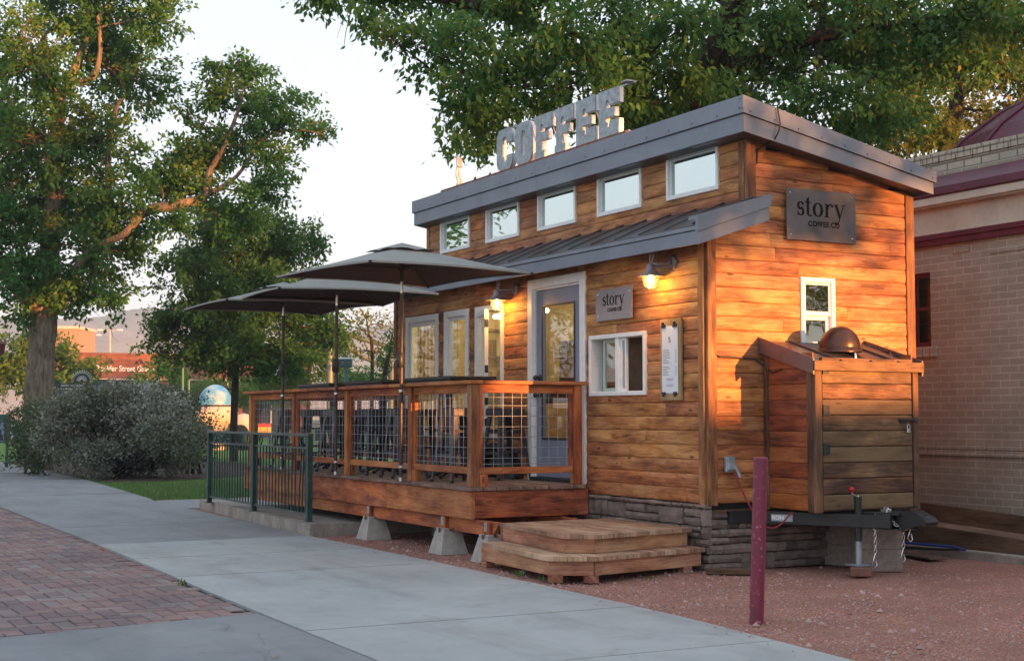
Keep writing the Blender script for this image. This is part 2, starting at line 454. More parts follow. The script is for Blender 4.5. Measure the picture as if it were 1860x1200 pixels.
mb = MB(); siding(mb, O0, EY, EX, .045, W-.04, ZB, 3.98, [EW], top=endtop, seed=21); part('end_wall', mb, M['siding'], house)
mb = MB(); siding(mb, Vector((-L, 0, 0)), EY, -EX, .0, W, ZB, 3.98, [], top=endtop, seed=22)
siding(mb, Vector((0, W, 0)), EX, EY, -L, 0, ZB, 3.45, [], seed=23); part('rear_wall', mb, M['siding'], house)
# inner lining
mb = MB()
sheet(mb, Vector((0, .1, 0)), EX, -L+.1, -.1, ZB, 2.98, FH); sheet(mb, Vector((0, SB+.1, 0)), EX, -L+.1, -.1, 2.98, 3.87, CW)
for x_, ho in ((-.1, [EW]), (-L+.1, [])):
    sheet(mb, Vector((x_, 0, 0)), EY, .1, W-.1, ZB, 2.98, ho); mb.quad((x_, SB+.1, 2.98), (x_, W-.1, 2.98), (x_, W-.1, 3.42), (x_, SB+.1, 3.86))
sheet(mb, Vector((0, W-.1, 0)), EX, -L+.1, -.1, ZB, 3.5, [])
mb.quad((-L+.1, .1, 2.98), (-.1, .1, 2.98), (-.1, SB+.1, 2.98), (-L+.1, SB+.1, 2.98))
mb.quad((-L+.1, SB+.1, 3.88), (-.1, SB+.1, 3.88), (-.1, W-.1, 3.42), (-L+.1, W-.1, 3.42))
part('interior_lining', mb, M['plaster'], house)
mb = MB()
for k in range(15): mb.box(-L+.11, -.11, .11+k*.146, .11+k*.146+.143, .60, .655, .003)
part('interior_floor', mb, M['deck_floor'], house)
# corner boards
def corner(name, x, y, z0, z1, sx, sy):
    m_ = MB()
    m_.box(x, x+sx*.038, y-sy*.01, y-sy*(-.085), z0, z1, .004)
    m_.box(x-sx*.085, x-sx*.004, y, y-sy*.034, z0+.004, z1, .004)
    part(name, m_, M['trim_wood'], house)
corner('corner_board', 0.001, -.001, ZB-.02, 2.93, 1, 1)
m_ = MB(); m_.box(-.0, .036, SB-.03, SB+.075, 3.27, 3.835, .004); m_.box(-.085, -.004, SB-.034, SB-.0, 3.27, 3.84, .004); part('corner_board', m_, M['trim_wood'], house)
m_ = MB(); m_.box(0.001, .036, W-.075, W+.03, ZB-.13, 3.46, .004); part('corner_board', m_, M['trim_wood'], house)
m_ = MB(); m_.box(-L-.03, -L+.06, -.036, -.002, ZB-.02, 2.95, .004); m_.box(-L-.034, -L-.001, .002, .09, ZB-.02, 2.95, .004); part('corner_board', m_, M['trim_wood'], house)
m_ = MB(); m_.box(-L-.03, -L+.05, SB-.036, SB-.002, 3.22, 3.9, .004); part('corner_board', m_, M['trim_wood'], house)

# ---- upper roof (mono-pitch, tapering fascia)
XA, XB, YA, YB = -6.83, .25, .235, 2.53
def zt(y): return 4.16-.218*(y-YA)
def zm_(y): return 4.005-.196*(y-YA)
def zb_(y): return 3.845-.176*(y-YA)
mb = MB(); e = .03
def slab(mb, x0, x1, y0, y1, f0, f1):
    vs = [(x0, y0, f0(y0)), (x1, y0, f0(y0)), (x1, y1, f0(y1)), (x0, y1, f0(y1)), (x0, y0, f1(y0)), (x1, y0, f1(y0)), (x1, y1, f1(y1)), (x0, y1, f1(y1))]
    mb.add(vs, [(0, 3, 2, 1), (4, 5, 6, 7), (0, 1, 5, 4), (1, 2, 6, 5), (2, 3, 7, 6), (3, 0, 4, 7)])
slab(mb, XA+.03, XB-.03, YA+.03, YB-.03, lambda y: zb_(y)+.012, lambda y: zt(y)-.02)
roof = part('upper_roof', mb, M['roofmetal'], house)
mb = MB()
slab(mb, XA, XB, YA, YA+.028, zm_, zt); slab(mb, XA, XB, YB-.028, YB, zm_, zt)
slab(mb, XB-.026, XB, YA+.0285, YB-.0285, zm_, zt); slab(mb, XA, XA+.026, YA+.0285, YB-.0285, zm_, zt)
i_ = .022
slab(mb, XA+i_, XB-i_, YA+i_, YA+i_+.02, zb_, lambda y: zm_(y)-.004); slab(mb, XA+i_, XB-i_, YB-i_-.02, YB-i_, zb_, lambda y: zm_(y)-.004)
slab(mb, XB-i_-.02, XB-i_, YA+i_+.0205, YB-i_-.0205, zb_, lambda y: zm_(y)-.004); slab(mb, XA+i_, XA+i_+.02, YA+i_+.0205, YB-i_-.0205, zb_, lambda y: zm_(y)-.004)
fas = part('fascia', mb, M['fascia'], roof)
mb = MB()
for k in range(19):
    mb.lathe((XA+.2+k*.382, YA-.0005, zm_(YA)+.035), [(.008, 0), (.007, -.004), (.002, -.006)], 8, (0, 1, 0))
for k in range(9):
    y = YA+.08+k*.27; mb.lathe((XB+.0005, y, zm_(y)+.03), [(.008, 0), (.007, .004), (.002, .006)], 8, (1, 0, 0))
for z in (4.13, 4.05): mb.lathe((XB-.05, YA-.0005, z), [(.008, 0), (.007, -.004), (.002, -.006)], 8, (0, 1, 0))
part('screws', mb, M['roofmetal'], roof, kind=None)
mb = MB()
for k in range(5): mb.box(-5.75+k*1.285, -5.38+k*1.285, .29, .41, 3.838, 3.846)
pieces('soffit_vent', mb, M['galv'], roof)
mb = MB(); mb.tube([(XB+.012, .62, zt(.62)+.05), (XB+.02, .60, zt(.6)), (XB+.022, .63, zm_(.6)), (XB+.014, .61, 3.85), (XB-.02, .60, 3.80), (XB-.1, .60, 3.79), (.035, .56, 3.74), (.032, .55, 3.6)], .007, 6)
part('cable', mb, M['black'], house)

# ---- lower roof
LY0, LY1 = -.25, SB-.004
def lz(y): return 2.975+(.31/.714)*(y-LY0)
mb = MB()
slab(mb, -6.83, .22, LY0+.03, LY1, lambda y: lz(y)-.13 if y > 0 else 2.82, lambda y: lz(y))
lroof = part('lower_roof', mb, M['roofmetal'], house)
mb = MB()
x = -6.7
rg = random.Random(4)
while x < .15:
    d = Vector((0, LY1-LY0-.02, lz(LY1)-lz(LY0+.02)))
    a = Vector((x, LY0+.035, lz(LY0+.035)+.012)); b = Vector((x, LY1-.006, lz(LY1)+.012)); mb.beam(a, b, .012, .014, bev=.003)
    mb.beam(Vector((x, LY1-.06, lz(LY1-.06)+.006)), Vector((x, LY1-.004, lz(LY1)+.008)), .022, .010, bev=.003)
    x += .425
pieces('standing_seam', mb, M['roofmetal'], lroof)
mb = MB()
mb.box(-6.84, .222, LY0, LY0+.025, 2.812, 2.93, .003); mb.box(-6.84, .222, LY0-.012, LY0+.028, 2.9335, 2.968, .003)
part('fascia', mb, M['fascia'], lroof)
mb = MB()
def rake(y0, y1, x0, x1, lo, hi):
    vs = [(x0, y0, lo(y0)), (x1, y0, lo(y0)), (x1, y1, lo(y1)), (x0, y1, lo(y1)), (x0, y0, hi(y0)), (x1, y0, hi(y0)), (x1, y1, hi(y1)), (x0, y1, hi(y1))]
    mb.add(vs, [(0, 3, 2, 1), (4, 5, 6, 7), (0, 1, 5, 4), (1, 2, 6, 5), (2, 3, 7, 6), (3, 0, 4, 7)])
rl = lambda y: 2.808+.335*(y-LY0); rm = lambda y: 2.925+.34*(y-LY0); rh = lambda y: 3.065+.30*(y-LY0)
rake(LY0-.02, .525, .2225, .262, rm, rh); rake(LY0-.005, .515, .2225, .247, rl, lambda y: rm(y)-.004)
rake(LY0-.02, .525, -.02+.14, .222, lambda y: rh(y)-.035, lambda y: rh(y)-.004)
pieces('rake_trim', mb, M['fascia'], lroof)

# ---- door
mb = MB(); frame(mb, DOOR[0], DOOR[1], .655, DOOR[3], .1, -.045, .10, bot=.002, bev=.006)
mb.box(DOOR[0]+.1, DOOR[0]+.122, -.02, .09, .66, DOOR[3]-.1, .003); mb.box(DOOR[1]-.122, DOOR[1]-.1, -.02, .09, .66, DOOR[3]-.1, .003)
mb.box(DOOR[0]+.122, DOOR[1]-.122, -.02, .09, DOOR[3]-.122, DOOR[3]-.1, .003)
part('door_frame', mb, M['white'], house)
dx0, dx1, dz0, dz1 = DOOR[0]+.125, DOOR[1]-.125, .70, DOOR[3]-.125
mb = MB(); gx0, gx1, gz0, gz1 = dx0+.135, dx1-.135, 1.10, dz1-.17
mb.box(dx0, gx0, .0, .042, dz0, dz1, .003); mb.box(gx1, dx1, .0, .042, dz0, dz1, .003)
mb.box(gx0, gx1, .0, .042, dz0, gz0, .003); mb.box(gx0, gx1, .0, .042, gz1, dz1, .003)
door = part('door', mb, M['greyblue'], house)
mb = MB(); frame(mb, gx0-.012, gx1+.012, gz0-.012, gz1+.012, .022, -.010, .0, bev=.003)
part('glazing_bead', mb, M['black'], door)
mb = MB(); mb.box(gx0, gx1, .018, .024, gz0, gz1); part('door_glass', mb, M['glass'], door)
mb = MB()
for z in (1.74, 1.56):
    mb.lathe((dx0+.075, 0, z), [(.036, 0), (.036, -.008), (.018, -.014), (.014, -.035), (.028, -.045), (.032, -.06), (.02, -.075), (.002, -.078)], 16, (0, 1, 0))
mb.tube([(dx0+.075, -.05, 1.56), (dx0+.12, -.052, 1.56), (dx0+.17, -.05, 1.555)], [.012, .01, .009], 8)
pieces('door_handle', mb, M['black'], door)
mb = MB(); mb.box(DOOR[0]+.1, DOOR[1]-.1, -.06, .09, .66, .697, .004); part('threshold', mb, M['black'], house)

# ---- windows
def window(u0, u1, z0, z1, wd, yy, mat_glass='glass', split=None, sash=.03):
    mb = MB(); frame(mb, u0, u1, z0, z1, wd, yy-.04, yy+.10, bev=.004)
    f = part('window', mb, M['white'], house)
    mb = MB(); frame(mb, u0+wd, u1-wd, z0+wd, z1-wd, sash, yy-.012, yy+.03, bev=.003)
    part('sash', mb, M['white'], f)
    mb = MB(); mb.box(u0+wd+sash*.6, u1-wd-sash*.6, yy+.004, yy+.010, z0+wd+sash*.6, z1-wd-sash*.6)
    part('pane', mb, M[mat_glass], f); return f
for c in CW: window(*c, .034, SB, 'glass_up', sash=.016)
window(*W1, .075, 0, sash=.05); window(*W2, .075, 0, sash=.04)
# third tall window: sash swung outwards on its left jamb
mb = MB(); frame(mb, *W3[:2], W3[2], W3[3], .06, -.04, .10, bev=.004); wf = part('window', mb, M['white'], house, label='open casement window beside the left lantern')
a0 = Vector((W3[0]+.065, -.03, 0)); ang = R(-17); ln = .56
ms = Matrix.Rotation(ang, 3, 'Z')
mb = MB()
def sb(cu, cz, su, sz_, ty=.045): mb.obox(a0+ms @ Vector((cu, 0, cz)), (su, ty, sz_), ms, .004)
zc, zh = (W3[2]+W3[3])/2, (W3[3]-W3[2])-.13
sb(.03, zc, .06, zh); sb(ln-.03, zc, .06, zh); sb(ln/2, zc+zh/2-.03, ln-.12, .06); sb(ln/2, zc-zh/2+.03, ln-.12, .06)
sa = part('sash', mb, M['white'], wf)
mb = MB(); sb(ln/2, zc, ln-.11, zh-.11, .006); part('pane', mb, M['glass'], wf)
mb = MB()
for z in (W3[3]-.22, 1.86, 1.5, W3[2]+.18): mb.obox(a0+ms @ Vector((ln+.004, -.0, z)), (.014, .04, .085), ms, .004)
pieces('latch', mb, M['black'], wf)
mb = MB(); mb.box(W3[1]-.075, W3[1]-.062, .01, .08, W3[2]+.06, W3[3]-.06, .002); mb.box(W3[0]+.1, W3[1]-.076, .088, .094, W3[2]+.06, W3[3]-.06)
part('inner_screen', mb, M['glass'], wf)
# service window (sliding)
mb = MB(); frame(mb, *SW, .042, -.045, .10, bev=.005); xm = (SW[0]+SW[1])/2
mb.box(xm-.03, xm+.03, -.035, .08, SW[2]+.042, SW[3]-.042, .004)
f = part('window', mb, M['white'], house, label='sliding service window with one side open')
M['sash_green'] = plain('pale_green_sash', (.42, .52, .46), .45, nz=.04)
mb = MB(); frame(mb, SW[0]+.15, xm-.0305, SW[2]+.0425, SW[3]-.0425, .035, .03, .06, bev=.003); part('sash', mb, M['sash_green'], f)
mb = MB(); frame(mb, xm+.0305, xm+.13, SW[2]+.0425, SW[3]-.0425, .028, -.01, .02, bev=.003); part('sash', mb, M['white'], f)
mb = MB(); mb.box(SW[0]+.17, xm-.05, .042, .048, SW[2]+.06, SW[3]-.06); part('pane', mb, M['glass'], f)
# end window (double hung)
mb = MB(); frame(mb, *EW, .045, -.1, .04, ax='y', bev=.005); f = part('window', mb, M['white'], house)
zm2 = 2.255
mb = MB(); frame(mb, EW[0]+.045, EW[1]-.045, zm2, EW[3]-.045, .022, 0.0, .02, ax='y', bot=.04, bev=.003); part('sash', mb, M['white'], f)
mb = MB(); frame(mb, EW[0]+.045, EW[1]-.045, EW[2]+.045, zm2, .04, -.03, -.004, ax='y', bev=.003); part('sash', mb, M['white'], f)
mb = MB(); mb.box(.008, .012, EW[0]+.06, EW[1]-.06, zm2+.03, EW[3]-.06); mb.box(-.02, -.016, EW[0]+.08, EW[1]-.08, EW[2]+.08, zm2-.035)
M['glass_end'] = glass('end_window_glass', .12, (.4, .42, .4), .10)
part('pane', mb, M['glass_end'], f)

# ---- stone skirt: irregular ledge stones as real blocks
def stones(mb, org, ud, nd, u0, u1, z0, z1, seed, zslope=0.0):
    rg = random.Random(seed); z = z0
    while z < z1-.01:
        h = min(rg.choice((.06, .085, .11, .13, .15)), z1-z)
        if z1-z-h < .03: h = z1-z
        u = u0
        while u < u1-.001:
            l = min(rg.uniform(.14, .38), u1-u)
            if u1-u-l < .08: l = u1-u
            parts_ = [(z, h)] if h < .10 or rg.random() < .45 else [(z, h*.48), (z+h*.48, h*.52)]
            for (zz, hh) in parts_:
                d = rg.uniform(.012, .05)
                wv = rg.random()*50
                n_ = 5; vs = []; gs = []
                us_ = [u+.003+(l-.006)*k/n_ for k in range(n_+1)]
                top = [zz+hh-.003+rg.uniform(-.006, .004) for _ in us_]; bt = [zz+.003+rg.uniform(-.004, .006) for _ in us_]
                for k, uu in enumerate(us_):
                    dd = d+rg.uniform(-.008, .008)
                    for (zq, dq) in ((bt[k], -.02), (bt[k]+.002, dd-.008), ((bt[k]+top[k])/2, dd+.003), (top[k]-.002, dd-.010), (top[k], -.02)):
                        vs.append(org+ud*uu+nd*dq+EZ*zq); gs.append((uu, zq, wv))
                fs = [(k*5+j, (k+1)*5+j, (k+1)*5+j+1, k*5+j+1) for k in range(n_) for j in range(4)]
                fs += [(4, 3, 2, 1, 0), tuple(n_*5+j for j in range(5))]
                mb.add(vs, fs, gs)
            u += l
        z += h
t = NT('ledge_stone'); g = t.gc(); sp = t.n('ShaderNodeSeparateXYZ', {0: g})
wnz = t.n('ShaderNodeTexWhiteNoise', {'W': sp.outputs[2]}, noise_dimensions='1D').outputs[0]
n1 = t.noise(t.pos(), 9, 5, .65); n2 = t.noise(t.pos(), 60, 4, .7)
f_ = t.math('ADD', t.math('MULTIPLY', n1, .8), t.math('MULTIPLY', wnz, .4))
cs_ = t.ramp(f_, [(.3, (.07, .052, .046)), (.6, (.17, .128, .108)), (.9, (.28, .21, .175))])
t.bsdf(Base_Color=cs_, Roughness=.85, Normal=t.bump(t.math('ADD', n1, t.math('MULTIPLY', n2, .5)), .7, .02)); M['stone'] = t.m
mb = MB(); stones(mb, Vector((0, .0, 0)), EX, -EY, -L, .03, -.02, ZB-.005, 5)
stones(mb, Vector((0, 0, 0)), EY, EX, 0, 1.36, -.02, ZB-.09, 6)
part('stone_skirt', mb, M['stone'], house)
mb = MB(); mb.box(-L, -.02, .03, .06, -.02, ZB); mb.box(-.05, -.02, .03, 1.35, -.02, ZB-.06); mb.box(-L, -L+.03, .06, W, -.02, ZB); mb.box(-L, -.1, W-.06, W-.03, -.02, ZB)
part('skirt_backing', mb, M['dark_timber'], house)
mb = MB(); mb.box(-L, -.06, .07, W-.07, ZB-.14, ZB+.01); part('floor_frame', mb, M['black'], house)

# ---- trailer tongue under the shed
tong = thing('trailer_tongue', (.7, 1.2, 0), 'black steel trailer A frame tongue with coupler and jack under the small shed', 'trailer tongue')
mb = MB()
for s in (-1, 1):
    mb.beam((-.02, 1.2+s*.76, .445), (1.12, 1.2+s*.13, .445), .05, .11, bev=.004)
mb.box(.35, .42, .75, 1.65, .40, .49, .004); mb.box(.0, .06, .2, 2.2, .39, .50, .004)
mb.prism([(.80, .98), (1.18, 1.10), (1.18, 1.30), (.80, 1.42)], (0, 0, .502), EX, EY, EZ, .012)
mb.prism([(.80, .98), (1.18, 1.10), (1.18, 1.30), (.80, 1.42)], (0, 0, .378), EX, EY, EZ, .010)
part('frame', mb, M['black'], tong)
mb = MB(); mb.prism([(1.05, .40), (1.16, .53), (1.28, .55), (1.42, .50), (1.47, .46), (1.44, .43), (1.36, .43), (1.28, .40)], (0, 1.13, 0), EX, EZ, EY, .14)
mb.lathe((1.40, 1.2, .43), [(.05, 0), (.058, .03), (.05, .07), (.02, .085)], 14)
mb.beam((1.15, 1.2, .555), (1.30, 1.2, .585), .03, .014); mb.beam((1.22, 1.2, .42), (1.34, 1.2, .36), .016, .016)
part('coupler', mb, M['black'], tong)
mb = MB(); mb.box(1.0, 1.08, 1.06, 1.12, .516, .55, .006); mb.tube([(1.02, 1.09, .55), (1.04, 1.09, .575), (1.07, 1.09, .55)], .008, 8)
pieces('latch', mb, M['chrome'], tong)
jx, jy = .84, .96
mb = MB(); mb.tube([(jx, jy, .27), (jx, jy, .62)], .032, 16); mb.tube([(jx, jy, .62), (jx, jy, .645)], .036, 16); jk = part('jack', mb, M['black'], tong)
mb = MB(); mb.tube([(jx, jy, .075), (jx, jy, .275)], .026, 16); mb.box(jx-.085, jx+.085, jy-.085, jy+.085, .066, .074, .002); part('jack_foot', mb, M['galv'], jk)
mb = MB(); mb.tube([(jx, jy, .645), (jx, jy, .665), (jx+.03, jy-.05, .655), (jx+.03, jy-.09, .67), (jx+.03, jy-.095, .70)], .008, 8); part('crank', mb, M['chrome'], jk)
M['red'] = plain('red_plastic', (.45, .01, .015), .35, nz=.1)
mb = MB(); mb.lathe((jx+.03, jy-.095, .70), [(.004, -.012), (.020, -.005), (.024, .012), (.020, .028), (.004, .034)], 12); mb.obox((jx+.03, jy-.095, .712), (.075, .016, .02), None, .006); part('knob', mb, M['red'], jk)
# name plate on the left rail
pm0 = Vector((-.02, 1.2-.76, .445)); pdir = (Vector((1.12, 1.2-.13, .445))-pm0).normalized(); pn = Vector((pdir.y, -pdir.x, 0))
mb = MB(); mm = Matrix((pdir, -pn, EZ)).transposed()
mb.obox(pm0+pdir*.34+pn*.027, (.20, .004, .06), mm, .001); npl = part('name_plate', mb, M['galv'], tong)
def textmesh(s, size, org, ud, vd, nd, depth=.002, bold=.0, align='CENTER', spacing=1.0, sx=1.0):
    cu = bpy.data.curves.new('t', 'FONT'); cu.body = s; cu.size = size; cu.align_x = align; cu.align_y = 'CENTER'; cu.extrude = depth/2; cu.offset = bold; cu.space_character = spacing
    o = bpy.data.objects.new('t', cu); C.objects.link(o)
    bpy.context.view_layer.update()
    me = bpy.data.meshes.new_from_object(o.evaluated_get(bpy.context.evaluated_depsgraph_get()))
    mb = MB(); vs = [Vector(org)+Vector(ud)*v.co.x*sx+Vector(vd)*v.co.y+Vector(nd)*(v.co.z+depth/2) for v in me.vertices]
    mb.add(vs, [tuple(p.vertices) for p in me.polygons])
    bpy.data.objects.remove(o); bpy.data.meshes.remove(me); bpy.data.curves.remove(cu); return mb
part('plate_lettering', textmesh('RON', .05, pm0+pdir*.305+pn*.0295, pdir, EZ, pn, .001, .002), M['white'], npl)

# ---- bits on the end wall
mb = MB(); mb.tube([(.028, .055, 2.9), (.03, .056, 2.4), (.03, .055, 1.95), (.035, .075, 1.87), (.04, .12, 1.855), (.035, .3, 1.85), (.035, .5, 1.84), (.04, .58, 1.80), (.08, .60, 1.74), (.18, .592, 1.72), (.3, .592, 1.745)], .007, 6)
part('cable', mb, M['black'], house)
mb = MB(); mb.box(.028, .075, .15, .25, .84, .98, .012); mb.box(.075, .088, .16, .24, .86, .97, .008); mb.beam((.08, .24, .9), (.12, .27, .8), .03, .02)
inl = part('power_inlet', mb, M['galv'], house)
cordm = plain('red_cord', (.25, .012, .02), .5, nz=.1)
mb = MB(); pts = []
for k in range(26):
    f = k/25; a = Vector((.09, .22, .84)); b = Vector((.42, .60, .50))
    p = a.lerp(b, f); p.z = .84+(.50-.84)*f-.34*math.sin(math.pi*min(1, f*1.02))*(1-.25*f); p.x += .05*math.sin(math.pi*f); pts.append(p)
mb.tube(pts, .008, 7); single('power_cord', mb, cordm, 'thin red power cord drooping from the inlet to the trailer tongue', 'cord')
# ------------------------------------------------------------------ small shed on the tongue
SX, SY0, SY1, SZ0 = .72, .60, 1.76, .52
shed = thing('storage_shed', (.4, 1.18, 0), 'small timber lean to shed with weathered plank door standing on the trailer tongue', 'shed')
def sroof(x): return 2.035-.21*(x/SX)      # top of the roof at distance x from the house
HS = .136
mb = MB(); mb.quad((.04, SY0+.018, SZ0), (SX-.02, SY0+.018, SZ0), (SX-.02, SY0+.018, 1.82), (.04, SY0+.018, 1.98)); flat = [(0, .0), (.004, .8), (.010, 1.0), (.118, 1.0), (.124, .8), (.127, 0)]
siding(mb, Vector((0, SY0+.02, 0)), EX, -EY, .07, SX-.03, SZ0, 1.93, ch=HS, prof=flat, th=.012, joint=(3, 4), top=lambda x: sroof(x)-.01, seed=31)
part('side_wall', mb, M['shed_side'], shed); mb = MB()
siding(mb, Vector((0, SY1-.02, 0)), EX, EY, .04, SX-.03, SZ0, 1.93, ch=HS, prof=flat, th=.012, joint=(3, 4), top=lambda x: sroof(x)-.01, seed=32)
part('side_wall', mb, M['shed_side'], shed)
mb = MB(); mb.box(.04, SX-.02, SY0+.04, SY1-.04, SZ0, SZ0+.03); part('floor', mb, M['dark_timber'], shed)
mb = MB(); siding(mb, Vector((SX-.02, 0, 0)), EY, EX, SY0+.085, SY1-.055, SZ0+.005, 1.80, ch=HS, prof=flat, th=.022, joint=(3, 4), seed=33)
mb.quad((SX-.022, SY0+.05, SZ0), (SX-.022, SY1-.04, SZ0), (SX-.022, SY1-.04, 1.80), (SX-.022, SY0+.05, 1.80))
sdoor = part('door', mb, M['shed_wood'], shed)
mb = MB()
for z in (1.74, 1.38, 1.05):
    mb.box(SX+.003, SX+.010, SY0+.090, SY0+.160, z-.045, z+.045, .002); mb.tube([(SX+.012, SY0+.088, z-.048), (SX+.012, SY0+.088, z+.048)], .008, 8)
    for dz in (-.028, .028): mb.lathe((SX+.010, SY0+.135, z+dz), [(.006, 0), (.003, .003)], 6, (1, 0, 0))
pieces('hinge', mb, M['black'], sdoor)
mb = MB(); mb.box(SX+.003, SX+.009, SY1-.20, SY1-.13, 1.27, 1.315, .002); mb.tube([(SX+.016, SY1-.22, 1.30), (SX+.016, SY1-.03, 1.30)], .008, 8); mb.box(SX+.022, SX+.028, SY1-.05, SY1+.0, 1.285, 1.32, .002)
part('bolt_latch', mb, M['black'], sdoor)
mb = MB(); mb.box(SX+.022, SX+.042, SY1-.145, SY1-.105, 1.185, 1.225, .005)
mb.tube([(SX+.032, SY1-.14, 1.225), (SX+.032, SY1-.14, 1.25), (SX+.032, SY1-.125, 1.262), (SX+.032, SY1-.11, 1.25), (SX+.032, SY1-.11, 1.225)], .004, 6)
part('padlock', mb, M['chrome'], sdoor)
mb = MB()
mb.box(SX-.03, SX+.012, SY0-.002, SY0+.075, SZ0-.01, 1.80, .004); mb.box(SX-.10, SX-.032, SY0-.004, SY0+.018, SZ0-.01, 1.84, .004)
mb.box(SX-.03, SX+.012, SY1-.045, SY1+.02, SZ0-.01, 1.80, .004); mb.box(.04, .095, SY0-.006, SY0+.018, SZ0-.015, 1.96, .004)
mb.box(SX-.028, SX+.014, SY0+.0755, SY1-.0455, 1.7985, 1.835, .004)
pieces('frame_post', mb, M['shed_trim'], shed)
mb = MB()
slab(mb, .042, SX+.07, SY0-.03, SY1+.03, lambda y: 0, lambda y: 1) if False else None
def xslab(mb, x0, x1, y0, y1, lo, hi):
    vs = [(x0, y0, lo(x0)), (x1, y0, lo(x1)), (x1, y1, lo(x1)), (x0, y1, lo(x0)), (x0, y0, hi(x0)), (x1, y0, hi(x1)), (x1, y1, hi(x1)), (x0, y1, hi(x0))]
    mb.add(vs, [(0, 3, 2, 1), (4, 5, 6, 7), (0, 1, 5, 4), (1, 2, 6, 5), (2, 3, 7, 6), (3, 0, 4, 7)])
xslab(mb, .042, SX+.05, SY0-.03, SY1+.03, lambda x: sroof(x)-.045, lambda x: sroof(x)-.02)
for y in (SY0+.28, SY0+.62, SY0+.94): mb.beam((.05, y, sroof(.05)-.010), (SX+.045, y, sroof(SX+.045)-.010), .016, .02, bev=.003)
sr = part('roof', mb, M['roofmetal'], shed)
mb = MB(); xslab(mb, .03, SX+.045, SY0-.05, SY0-.032, lambda x: sroof(x)-.125, lambda x: sroof(x)+.012)
xslab(mb, .03, SX+.045, SY1+.0325, SY1+.05, lambda x: sroof(x)-.125, lambda x: sroof(x)+.012)
M['brownmetal'] = plain('brown_flashing', (.14, .105, .10), .4, metal=.3, nz=.12)
pieces('rake_trim', mb, M['brownmetal'], sr)
mb = MB(); mb.box(SX+.0465, SX+.062, SY0-.045, SY1+.045, sroof(SX)-.105, sroof(SX)-.02, .003)
part('fascia_board', mb, M['shed_trim'], sr)
dome = MB(); dc = Vector((.40, 1.17, sroof(.40)+.01)); rr = .182
dome.lathe(dc, [(rr+.012, -.03), (rr+.012, .006), (rr, .006), (rr, .016)]+[(rr*math.cos(a), .016+rr*1.05*math.sin(a)) for a in [R(k*90/16) for k in range(1, 17)]], 36)
M['domebrown'] = plain('brown_dome_metal', (.062, .032, .022), .32, metal=.45, nz=.2)
dm = part('vent_dome', dome, M['domebrown'], shed)
mb = MB(); mb.lathe((.60, 1.17, sroof(.60)-.02), [(.012, 0), (.012, .04), (.006, .05)], 8); part('screw', mb, M['chrome'], dm)

# ------------------------------------------------------------------ deck
DXR, DXL, DY = -1.93, -8.92, -1.34
deck = thing('timber_deck', (-5.4, -.67, 0), 'raised redwood deck with wire mesh railing running along the front of the cabin', 'deck')
mb = MB(); nb = 9; bw = (abs(DY)-.055)/nb
for k in range(nb):
    y0 = DY-.03+k*bw; x = DXL-.02
    while x < DXR+.02:
        l = min(rng.uniform(2.2, 3.6), DXR+.03-x); mb.box(x+.002, x+l-.002, y0+.004, y0+bw-.004, .622, .66, .005); x += l
for k in range(2):
    mb.box(DXL-.02, -L-.06, .0+k*.14, .136+k*.14, .622, .66, .005)
part('floor_boards', mb, M['deck_floor'], deck)
mb = MB()
x = DXL
for l in (2.4, 2.55, DXR-.0-DXL-4.95): mb.box(x+.0015, x+l-.0015, DY, DY+.038, .355, .62, .004); x += l
mb.box(DXR-.038, DXR, DY+.039, -.045, .365, .62, .004); mb.box(DXL, DXL+.038, DY+.039, .27, .365, .62, .004); mb.box(DXL+.04, -L-.05, .26, .297, .40, .62, .004)
pieces('rim_joist', mb, M['deck_red'], deck)
mb = MB()
for (a, b) in ((DXL+.2, -5.4), (-5.397, -1.62)):
    mb.box(a, b, DY+.06, DY+.10, .215, .352, .004)
mb.prism([(-1.62, .215), (-1.50, .33), (-1.50, .352), (-1.62, .352)], (0, DY+.06, 0), EX, EZ, EY, .04)
mb.box(DXL+.2, -1.7, -.36, -.32, .215, .352, .004)
for k in range(17): mb.box(-8.6+k*.4, -8.56+k*.4, DY+.105, -.10, .40, .60, .003)
pieces('beam', mb, M['deck_red'], deck)
POSTS = [-8.83, -7.08, -5.27, -3.47]
mb = MB()
for x in POSTS: mb.box(x-.045, x+.045, DY+.002+.04, DY+.13, .661, 1.638, .005)
pieces('rail_post', mb, M['deck_red'], deck)
mb = MB(); mb.box(DXR-.095, DXR-.003, DY-.004, DY+.09, .661, 1.638, .006); pieces('rail_post', mb, M['trim_wood'], deck)
mb = MB(); mb.box(DXR-.09, DXR-.002, -.20, -.11, .661, 1.638, .005); mb.box(DXL+.0, DXL+.09, .17, .26, .661, 1.638, .005); mb.box(-L-.16, -L-.07, .17, .26, .661, 1.638, .005)
pieces('rail_post', mb, M['deck_red'], deck)
mb = MB()
x = DXL-.04
for l in (2.6, 2.5, DXR+.02-(DXL-.04)-5.1): mb.box(x+.0015, x+l-.0015, DY-.03, DY+.115, 1.6405, 1.676, .005); x += l
mb.box(DXR-.115, DXR+.025, DY+.1165, -.065, 1.6405, 1.676, .005); mb.box(DXL-.03, DXL+.11, DY+.1165, .28, 1.6405, 1.676, .005); mb.box(DXL+.1115, -L-.05, .14, .28, 1.6405, 1.676, .005)
part('rail_cap', mb, M['deck_red'], deck)
